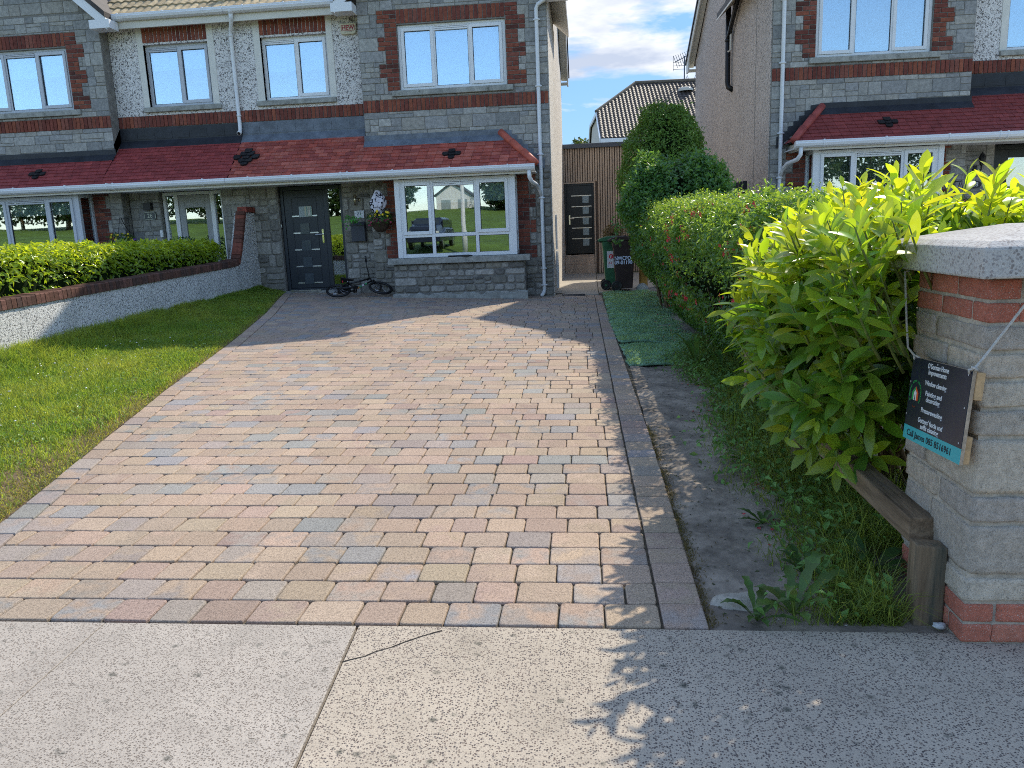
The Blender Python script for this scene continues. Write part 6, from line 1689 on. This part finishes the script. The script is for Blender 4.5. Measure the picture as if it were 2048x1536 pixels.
# ================================================================== SMALL THINGS
def basket(loc,label,bowlcol,flw,trail=None,bracket=True,arm=(0,.30,.0),n=70,r0=.17):
    b=thing('hanging_basket',loc,label,'hanging basket','hanging flower baskets')
    mb=MB(); mb.lathe([(0,-.17),(.07,-.16),(.13,-.10),(r0,0),(r0+.01,.01),(r0-.02,.0),(0,-.02)],(0,0,0),n=18); mb.build('bowl',plain('basket '+label[:8],bowlcol,.9,.3,30,.9,90),b,smooth=True)
    mb=MB()
    for k in range(3):
        a=k*2.09+.5; mb.tube([(r0*math.cos(a),r0*math.sin(a),0),(0,0,.42)],.0035,5)
    mb.build('chain',M_blackP,b)
    if bracket:
        mb=MB(); mb.tube([(0,0,.42),(0,0,.46),(0,arm[1],.46)],.008,6); mb.tube([(0,arm[1]-.015,.50),(0,arm[1]-.015,.16)],.008,6); mb.tube([(0,arm[1]-.02,.20),(0,.12,.36),(0,.06,.455)],.006,6); mb.build('bracket',M_blackP,b)
    P,N_=ball_pts(420,(0,0,.06),(r0+.05,r0+.04,.11),.05,.03,2); leaves('foliage',P,N_,rng.uniform(.035,.06,len(P)),.5,(.04,.11,.025),(.08,.17,.04),M_dleaf,b)
    for cname,c,m_,zoff in flw:
        mb=MB()
        for k in range(m_):
            a=random.uniform(0,6.28); q=random.uniform(.4,1.15); p=Vector((math.cos(a)*r0*q*1.25,math.sin(a)*r0*q*1.1,zoff+random.uniform(-.05,.07))); s_=random.uniform(.018,.030)
            d=Vector((random.uniform(-.4,.4),-1,random.uniform(-.1,.6))).normalized(); a1=d.orthogonal().normalized(); b1=d.cross(a1)
            ring=[tuple(p+(a1*math.cos(t)+b1*math.sin(t))*s_*(1 if j%2 else .75)+d*.006) for j,t in enumerate(np.linspace(0,6.283,11)[:-1])]
            for j in range(10): mb.face([tuple(p),ring[j],ring[(j+1)%10]],0,jc(c,.2))
        q_=mb.build(cname+'_flowers',petal('petal '+cname,c),b,recalc=False); q_['kind']='stuff'
    return b
basket((-3.72,13.98,1.68),'hanging basket of yellow and pink flowers left of the white bay window',(.06,.04,.025),[('yellow',(.75,.55,.03),16,.15),('pink',(.42,.06,.14),34,.01)])
basket((-7.92+.0-.75,13.93,1.50),'hanging basket of yellow and purple flowers by the grey framed window of number 26',(.13,.06,.03),[('yellow',(.72,.38,.02),22,.10),('purple',(.20,.10,.38),14,.0)])
basket((3.72,13.95,1.42),'pink flower basket beside the downpipe of number 28',(.05,.035,.025),[('magenta',(.60,.02,.20),46,.08)])
basket((6.35,14.15,1.52),'pink flower basket right of the bay of number 28',(.05,.035,.025),[('magenta',(.60,.02,.20),46,.08)])
# white and black cloth bunched on the bracket
mb=MB(); V=[];nn,mm=30,14
for j in range(mm):
    t=j/(mm-1); z=2.19-.36*t; rad=.035+.115*math.sin(min(1,t*1.25)*math.pi*.62)-.06*max(0,t-.75)*4*.5
    for k in range(nn):
        a=2*math.pi*k/nn; rr=rad*(1+.22*math.sin(a*7+t*2)+.08*math.sin(a*13))
        V.append((-3.74+rr*.85*math.cos(a)+.02*math.sin(t*4),13.96+rr*.7*math.sin(a),z+.06-.04*math.sin(a*3)*t))
m2,t2,out2=nt('zebra cloth'); co=coord(t2); w=noise(t2,co,14,1,.5,1.2); cc=ramp(t2,w,[(.42,(.02,.02,.03)),(.46,(.68,.66,.74))]); princ(t2,out2,cc,.8,.2,0)
mb.faces(V,[(j*nn+k,j*nn+(k+1)%nn,(j+1)*nn+(k+1)%nn,(j+1)*nn+k) for j in range(mm-1) for k in range(nn)]); 
mb.faces([(-3.77,13.95,1.92),(-3.68,13.94,1.92),(-3.66,13.95,1.74),(-3.72,13.96,1.70)],[(0,1,2,3)])
o=mb.build('bunched_cloth',m2,smooth=True,recalc=False); tag(o,'white and black patterned cloth bunched above the flower basket','cloth')
# trailing plant on the letterbox
lf=thing('ivy_sprig',(-4.27,13.98,1.73),'bright green leafy sprig lying over the dark letterbox','plant')
P=rng.normal(0,1,(60,3))*np.array([[.085,.02,.045]])+np.array([[.03,0,.0]]); leaves('foliage',P,np.tile([[0,-1,.4]],(60,1))+rng.normal(0,.2,(60,3)),rng.uniform(.04,.075,60),.5,(.06,.28,.04),(.10,.36,.06),M_dleaf,lf)
stems(lf,[((-.1,0,0),(.12,0,-.02)),((.0,0,0),(.02,-.01,-.10))],.004)
# plant pot by 26's door
pp=thing('potted_shrub',(-7.55,13.95,.45),'dark leafy potted shrub beside the porch of number 26','potted plant')
mb=MB(); mb.lathe([(0,0),(.13,0),(.18,.34),(.16,.34),(0,.32)],(0,0,0),n=16); mb.build('pot',M_blackP,pp,smooth=True)
P,N_=ball_pts(1500,(0,0,.72),(.34,.3,.40),.08,.08,3); leaves('foliage',P,N_,rng.uniform(.04,.07,len(P)),.5,(.03,.08,.03),(.05,.12,.05),M_dleaf,pp)
stems(pp,[((0,0,.3),(random.uniform(-.15,.15),random.uniform(-.15,.15),.7)) for _ in range(7)],.008)
# black tool on the bay sill
mb=MB(); mb.tube([(-2.45,13.66,1.045),(-2.18,13.665,1.045)],.014,8); mb.box((-2.20,13.63,1.032),(-2.08,13.68,1.062)); mb.tube([(-2.08,13.66,1.05),(-2.03,13.63,1.045),(-2.02,13.66,1.04)],.01,8)
o=mb.build('window_tool',M_blackP,bevel=.003); tag(o,'black handled tool lying on the stone bay window sill','tool')
# black wrought iron gate finials beyond the laurel
gt=thing('iron_gate',(3.1,4.6,0),'black iron gate leaf with ball finials behind the laurel','gate')
for x in (0.0,.17):
    mb=MB(); mb.lathe([(.0,1.70),(.013,1.695),(.018,1.68),(.013,1.665),(.007,1.655),(.012,1.60),(.016,1.50),(.010,1.46),(.012,.0),(0,0)],(x,0,0),n=12); mb.build('post',M_blackP,gt,smooth=True)
mb=MB(); mb.box((0,-.012,.2),(.9,.012,.24)); mb.box((0,-.012,1.42),(.9,.012,1.455))
for k in range(8): mb.tube([(.27+.085*k,0,.22),(.27+.085*k,0,1.44)],.007,6)
mb.build('bars',M_blackP,gt)

# ---- child's bicycle lying by the door
bk=thing('kids_bicycle',(-4.50,13.66,.50),'small black bicycle lying on its side by the front door','bicycle')
tilt=R_(25)
e1=Vector((1,.34,0)).normalized(); bk_n=Vector((0,0,1)).cross(e1)      # e1 along the bike, into-the-wall direction
e2=(bk_n*math.cos(tilt)+Vector((0,0,1))*math.sin(tilt)); e3=e1.cross(e2)
def BK(x,y,z=0): return e1*x+e2*y+e3*z
def BT(o_): 
    pass
M_bk=plain('bike black paint',(.012,.012,.014),.3,.1,6,0,10,.5)
def btube(name,runs,r,mat=M_bk,par=bk,n=8):
    mb=MB()
    for pts in runs: mb.tube([tuple(p) for p in pts],r,n)
    return mb.build(name,mat,par,smooth=True)
RW=.225
def wheel(cx,cy,ax1,ax2,name='wheel'):
    c=BK(cx,cy); N3=ax1.cross(ax2); mb=MB(); V=[];na,nb=36,8
    for i in range(na):
        a=2*math.pi*i/na; d=ax1*math.cos(a)+ax2*math.sin(a)
        for j in range(nb): b=2*math.pi*j/nb; V.append(tuple(c+d*(RW-.025+.025*math.cos(b))+N3*(.023*math.sin(b))))
    mb.faces(V,[(i*nb+j,((i+1)%na)*nb+j,((i+1)%na)*nb+(j+1)%nb,i*nb+(j+1)%nb) for i in range(na) for j in range(nb)])
    w=mb.build(name,M_blackP,bk,smooth=True)
    mb=MB(); V=[]
    for i in range(na):
        a=2*math.pi*i/na; d=ax1*math.cos(a)+ax2*math.sin(a)
        for (rr,zz) in ((.182,-.011),(.196,-.013),(.196,.013),(.182,.011)): V.append(tuple(c+d*rr+N3*zz))
    mb.faces(V,[(i*4+j,((i+1)%na)*4+j,((i+1)%na)*4+(j+1)%4,i*4+(j+1)%4) for i in range(na) for j in range(4)]); mb.build('rim',M_bk,w)
    mb=MB()
    for i in range(20):
        a=2*math.pi*i/20; d=ax1*math.cos(a)+ax2*math.sin(a); d2=ax1*math.cos(a+.5)+ax2*math.sin(a+.5); mb.tube([tuple(c+d2*.02+N3*(.02 if i%2 else -.02)),tuple(c+d*.185)],.0016,4)
    mb.build('spokes',M_steel,w)
    mb=MB(); mb.tube([tuple(c-N3*.04),tuple(c+N3*.04)],.022,10); mb.build('hub',M_bk,w)
    mb=MB(); p=c+(ax1*-.6-ax2*.8)*.12-N3*.012; mb.tube([tuple(p-ax1*.03),tuple(p+ax1*.03)],.010,6); mb.build('reflector',M_paint('reflector',(.6,.6,.62)),w)
wheel(0,0,e1,e2)
q1=(e1*.93-Vector((0,0,1))*.0+e2*.0).normalized(); f1=(e1*math.cos(R_(18))+Vector((0,0,-1))*math.sin(R_(12))).normalized(); f2=(e2-f1*e2.dot(f1)).normalized()
wheel(.76,.02,f1,f2)
H_t=BK(.60,.40); H_b=BK(.625,.31); BB=BK(.30,.02); SC=BK(.19,.30)
btube('frame',[[H_t,BK(.22,.25)],[H_b,BB],[SC,BB],[BB+e3*.03,e3*.05],[BB-e3*.03,-e3*.05],[BK(.2,.25,.02),e3*.05],[BK(.2,.25,-.02),-e3*.05],[H_t,H_b]],.016)
btube('fork',[[H_b,BK(.65,.25)],[BK(.65,.25),BK(.65,.25,.05),BK(.76,.02,.05)],[BK(.65,.25),BK(.65,.25,-.05),BK(.76,.02,-.05)]],.011)
btube('handlebar',[[H_t,BK(.585,.47)],[BK(.585,.47),BK(.58,.50,.06),BK(.56,.56,.15),BK(.55,.58,.28)],[BK(.585,.47),BK(.58,.50,-.06),BK(.56,.55,-.12)]],.011)
btube('grip',[[BK(.55,.58,.26),BK(.545,.585,.37)]],.017,M_blackP)
btube('seat_post',[[SC,BK(.17,.36)]],.011,M_steel)
mb=MB(); s0=BK(.17,.38)
mb.faces([tuple(s0+e1*a+e3*b+e2*c_) for a,b,c_ in ((-.11,-.07,0),(-.11,.07,0),(.02,.03,.0),(.13,.015,-.01),(.13,-.015,-.01),(.02,-.03,0),(-.11,-.06,.04),(-.11,.06,.04),(.02,.025,.035),(.13,.012,.02),(.13,-.012,.02),(.02,-.025,.035))],
   [(5,4,3,2,1,0),(6,7,8,9,10,11),(0,1,7,6),(1,2,8,7),(2,3,9,8),(3,4,10,9),(4,5,11,10),(5,0,6,11)]); mb.build('saddle',M_blackP,bk,bevel=.01)
mb=MB(); mb.tube([tuple(BK(.10,.33,0)),tuple(BK(.08,.33,0))],.022,8); mb.build('tail_reflector',M_paint('red reflector',(.5,.02,.03)),bk)
btube('crank',[[BB+e3*.06,BB+e3*.065-e2*.09],[BB-e3*.06,BB-e3*.065+e2*.09],[BB-e3*.06,BB+e3*.06]],.009,M_steel)
for sgn in (1,-1):
    mb=MB(); c=BB+e3*(.085*sgn)-e2*(.09*sgn); mb.faces([tuple(c+e1*a+e3*b+e2*d) for a in (-.035,.035) for b in (-.03,.03) for d in (-.009,.009)],[(0,1,3,2),(4,6,7,5),(0,4,5,1),(2,3,7,6),(0,2,6,4),(1,5,7,3)]); mb.build('pedal',M_blackP,bk)
mb=MB(); c=BB+e3*.045; mb.tube([tuple(c),tuple(c+e3*.004)],.06,18); mb.build('chainring',M_bk,bk)
mb=MB()
for s_,cc in ((.30,(.05,.3,.12)),(.45,(.7,.7,.7)),(.62,(.05,.3,.12)),(.16,(.5,.2,.03))):
    p=BB.lerp(H_b,s_); mb.tube([tuple(p-(H_b-BB)*.06),tuple(p+(H_b-BB)*.06)],.0175,8,0,cc)
mb.build('decal',block_mat('decal',.05,30,0,.4),bk)
btube('brake_cable',[[BK(.56,.52,.1),BK(.64,.56,.12),BK(.68,.46,.05),BK(.64,.33,.0)],[BK(.56,.52,.05),BK(.50,.46,.09),BK(.50,.34,.04),BK(.45,.30,.0)]],.003,M_blackP,n=5)

# ================================================================== WHAT THE WINDOWS MIRROR (behind the viewer)
car=thing('parked_car',(-8.0,-12.5,.72),'dark blue estate car parked up on the green opposite, mirrored in the bay window','car')
cb=MB(); prof=[(-.90,.35),(-.92,.75),(-.88,.95),(-.80,1.0),(-.70,1.45),(-.60,1.55),(.60,1.55),(.70,1.45),(.80,1.0),(.88,.95),(.92,.75),(.90,.35)]
ysec=[(-2.15,.55,.75),(-2.05,.92,.98),(-1.0,1,1),(.6,1,1),(1.3,1,.72),(2.1,.93,.62),(2.2,.8,.5)]
V=[]
for (y,wx,hz) in ysec:
    for x,z in prof: V.append((x*wx,y,.35+(z-.35)*hz if z>.35 else z))
m=12; cb.faces(V,[(a*m+k,a*m+(k+1)%m,(a+1)*m+(k+1)%m,(a+1)*m+k) for a in range(6) for k in range(m)]+[tuple(range(m)),tuple(6*m+k for k in range(m-1,-1,-1))])
cb.build('body',plain('dark blue car paint',(.012,.018,.035),.2,.05,3,0,10,.6),car,bevel=.05)
mb=MB(); mb.box((-.80,-1.7,1.03),(-.78+.02,.9,1.42)); mb.box((.76,-1.7,1.03),(.80,.9,1.42)); mb.faces([(-.6,1.02,1.46),(.6,1.02,1.46),(.68,1.42,1.05),(-.68,1.42,1.05)],[(0,1,2,3)]); mb.build('side_windows',plain('car glass',(.03,.04,.045),.05,.1,3,0,10,.8),car)
for x in (-.88,.70):
    for y in (-1.35,1.4):
        mb=MB(); mb.lathe([(0,0),(.2,0),(.32,.02),(.33,.1),(.32,.18),(0,.18)],(x,y,.33),'x',20); w=mb.build('wheel',M_blackP,car)
        mb=MB(); mb.lathe([(0,-.01),(.19,-.01),(.19,.19),(0,.19)],(x,y,.33),'x',14); mb.build('rim',M_steel,w)
for x in (-.62,.62): 
    mb=MB(); mb.box((x-.16,2.06,.72),(x+.16,2.2,.86)); mb.build('headlight',M_paint('lamp lens',(.7,.72,.7),.1),car,bevel=.02)
lp=thing('lamp_post',(-5.9,-10.0,.36),'pale grey street lamp post on the green, mirrored in the bay window','street lamp')
mb=MB(); mb.tube([(0,0,0),(0,0,1.2),(0,0,1.25),(0,0,7)],[.14,.14,.11,.06],12); mb.build('post',M_paint('lamp post grey',(.55,.57,.56)),lp,smooth=True)
mb=MB(); mb.tube([(0,0,6.9),(0,.5,7.15)],.03,8); mb.box((-.12,.4,7.05),(.12,1.0,7.2)); mb.build('lamp_head',M_paint('lamp post grey',(.55,.57,.56)),lp)
random.seed(3)
for i,(x,y,h) in enumerate(((-34,-76,8),(-27,-80,8),(-11,-78,6),(-3,-82,7),(6,-78,6.5),(15,-80,8),(-44,-80,9),(-9,-84,9),(1,-86,9),(-52,-78,10),(-60,-74,11),(-68,-70,10),(-76,-72,12),(-86,-70,11),(24,-76,10),(32,-70,11),(41,-72,10),(50,-70,12))):
    t=thing('park_tree',(x,y,4.2),'dark leafy tree at the back of the green, mirrored in the ground floor windows','tree','trees at the back of the green')
    P,N_=ball_pts(2600,(0,0,h*.55),(h*.42,h*.42,h*.48),.6,.5,i); leaves('crown',P,N_,rng.uniform(.4,.75,len(P)),.7,(.03,.06,.018),(.05,.09,.02),M_dleaf,t)
    mb=MB(); mb.tube([(0,0,-1),(.1,0,h*.3),(0,0,h*.7)],[.3,.22,.1],8); mb.build('trunk',M_stem,t,smooth=True)
hs=thing('opposite_house',(-18.5,-86,4.4),'white gabled house across the green, mirrored in the bay window','house')
mb=MB(); mb.box((-2.6,-4,-1),(2.6,4,2.2)); mb.prism([(-2.6,2.2),(2.6,2.2),(0,3.8)],-4,4); mb.build('wall',M_white,hs)
mb=MB()
for sg_ in (-1,1): mb.prism([(0,4.05),(sg_*2.9,2.25),(sg_*2.9,2.05),(0,3.85)],-4.3,4.3)
mb.build('roof',M_tileDark,hs)
for x in (-1.8,.6):
    for z in (.4,):
        mb=MB(); mb.box((x,4.0,z),(x+1.4,4.05,z+1.2)); mb.build('window',M_frost,hs)

# ================================================================== CAMERA, SKY, SUN
cam=bpy.data.cameras.new('Camera'); co_=bpy.data.objects.new('Camera',cam); scene.collection.objects.link(co_)
p_,r_,y_=0.19600115,-0.0392965,-0.10252065
Bm=Matrix(((1,0,0),(0,0,-1),(0,1,0)))
Ry=Matrix(((math.cos(y_),0,-math.sin(y_)),(0,1,0),(math.sin(y_),0,math.cos(y_))))
Rp=Matrix(((1,0,0),(0,math.cos(p_),-math.sin(p_)),(0,math.sin(p_),math.cos(p_))))
Rr=Matrix(((math.cos(r_),-math.sin(r_),0),(math.sin(r_),math.cos(r_),0),(0,0,1)))
Mc=Rr@Rp@Ry@Bm
rot=Matrix((Mc[0],-Mc[1],-Mc[2])).transposed()
co_.matrix_world=Matrix.Translation((0,0,1.44))@rot.to_4x4()
cam.sensor_width=36; cam.lens=36*1540/2048; cam.clip_start=.05; cam.clip_end=3000
scene.camera=co_

AZ=R_(32.8); EL=R_(44.1)
w=bpy.data.worlds.new('World'); scene.world=w; w.use_nodes=True; t=w.node_tree; t.nodes.clear()
out=t.nodes.new('ShaderNodeOutputWorld'); bgn=t.nodes.new('ShaderNodeBackground'); t.links.new(bgn.outputs[0],out.inputs[0])
sky=t.nodes.new('ShaderNodeTexSky'); sky.sky_type='NISHITA'; sky.sun_disc=False; sky.sun_elevation=EL; sky.sun_rotation=AZ
sky.air_density=1.0; sky.dust_density=.4; sky.ozone_density=2.0
tc=t.nodes.new('ShaderNodeTexCoord'); sx=t.nodes.new('ShaderNodeSeparateXYZ'); t.links.new(tc.outputs['Generated'],sx.inputs[0])
zz=mth(t,'ADD',sx.outputs[2],.16)
cx=mth(t,'DIVIDE',sx.outputs[0],zz); cy=mth(t,'DIVIDE',sx.outputs[1],zz)
OX,OY=5.5,13.1
cb_=t.nodes.new('ShaderNodeCombineXYZ'); t.links.new(mth(t,'ADD',cx,OX),cb_.inputs[0]); t.links.new(mth(t,'ADD',cy,OY),cb_.inputs[1]); t.links.new(mth(t,'MULTIPLY',sx.outputs[2],5.0),cb_.inputs[2])
n1=noise(t,cb_.outputs[0],1.35,10,.55,.35)
fwd=ramp(t,sx.outputs[1],[(.25,(0,0,0)),(.6,(1,1,1))])
f=ramp(t,n1,[(.49,(0,0,0)),(.57,(1,1,1))]); f=mth(t,'MULTIPLY',f,mth(t,'ADD',mth(t,'MULTIPLY',fwd,.95),.05))
n2=noise(t,cb_.outputs[0],2.6,6,.55)
cc=ramp(t,n2,[(.38,(2.2,2.45,3.0)),(.56,(3.8,3.85,3.95))])
hs_=t.nodes.new('ShaderNodeHueSaturation'); hs_.inputs['Saturation'].default_value=.88; t.links.new(sky.outputs[0],hs_.inputs['Color']); sk2=mix(t,1,hs_.outputs[0],(.93,.98,1.02),'MULTIPLY')
fr2=mth(t,'MULTIPLY',mth(t,'MULTIPLY',fwd,ramp(t,sx.outputs[2],[(.38,(1,1,1)),(.6,(0,0,0))])),.82); sk3=mix(t,fr2,mix(t,1,sk2,(1.06,1.06,1.06),'MULTIPLY'),(.46,1.38,2.75))
t.links.new(mix(t,mth(t,'MULTIPLY',f,.95),sk3,cc),bgn.inputs[0]); bgn.inputs[1].default_value=.15
sd=Vector((math.sin(AZ)*math.cos(EL),math.cos(AZ)*math.cos(EL),math.sin(EL)))
sl=bpy.data.lights.new('Sun','SUN'); sl.energy=2.8; sl.angle=R_(.55); sl.color=(1,.92,.77)
so=bpy.data.objects.new('Sun',sl); scene.collection.objects.link(so); so.rotation_euler=sd.to_track_quat('Z','Y').to_euler(); so.location=(10,15,20)
vs=scene.view_settings; vs.view_transform='Standard'; vs.look='None'; vs.exposure=0.95; vs.gamma=1; vs.use_curve_mapping=False
scene.render.engine='CYCLES'; cy_=scene.cycles; cy_.use_denoising=False; cy_.use_adaptive_sampling=False; cy_.filter_width=1.0; cy_.max_bounces=8; cy_.transparent_max_bounces=12; cy_.sample_clamp_indirect=6
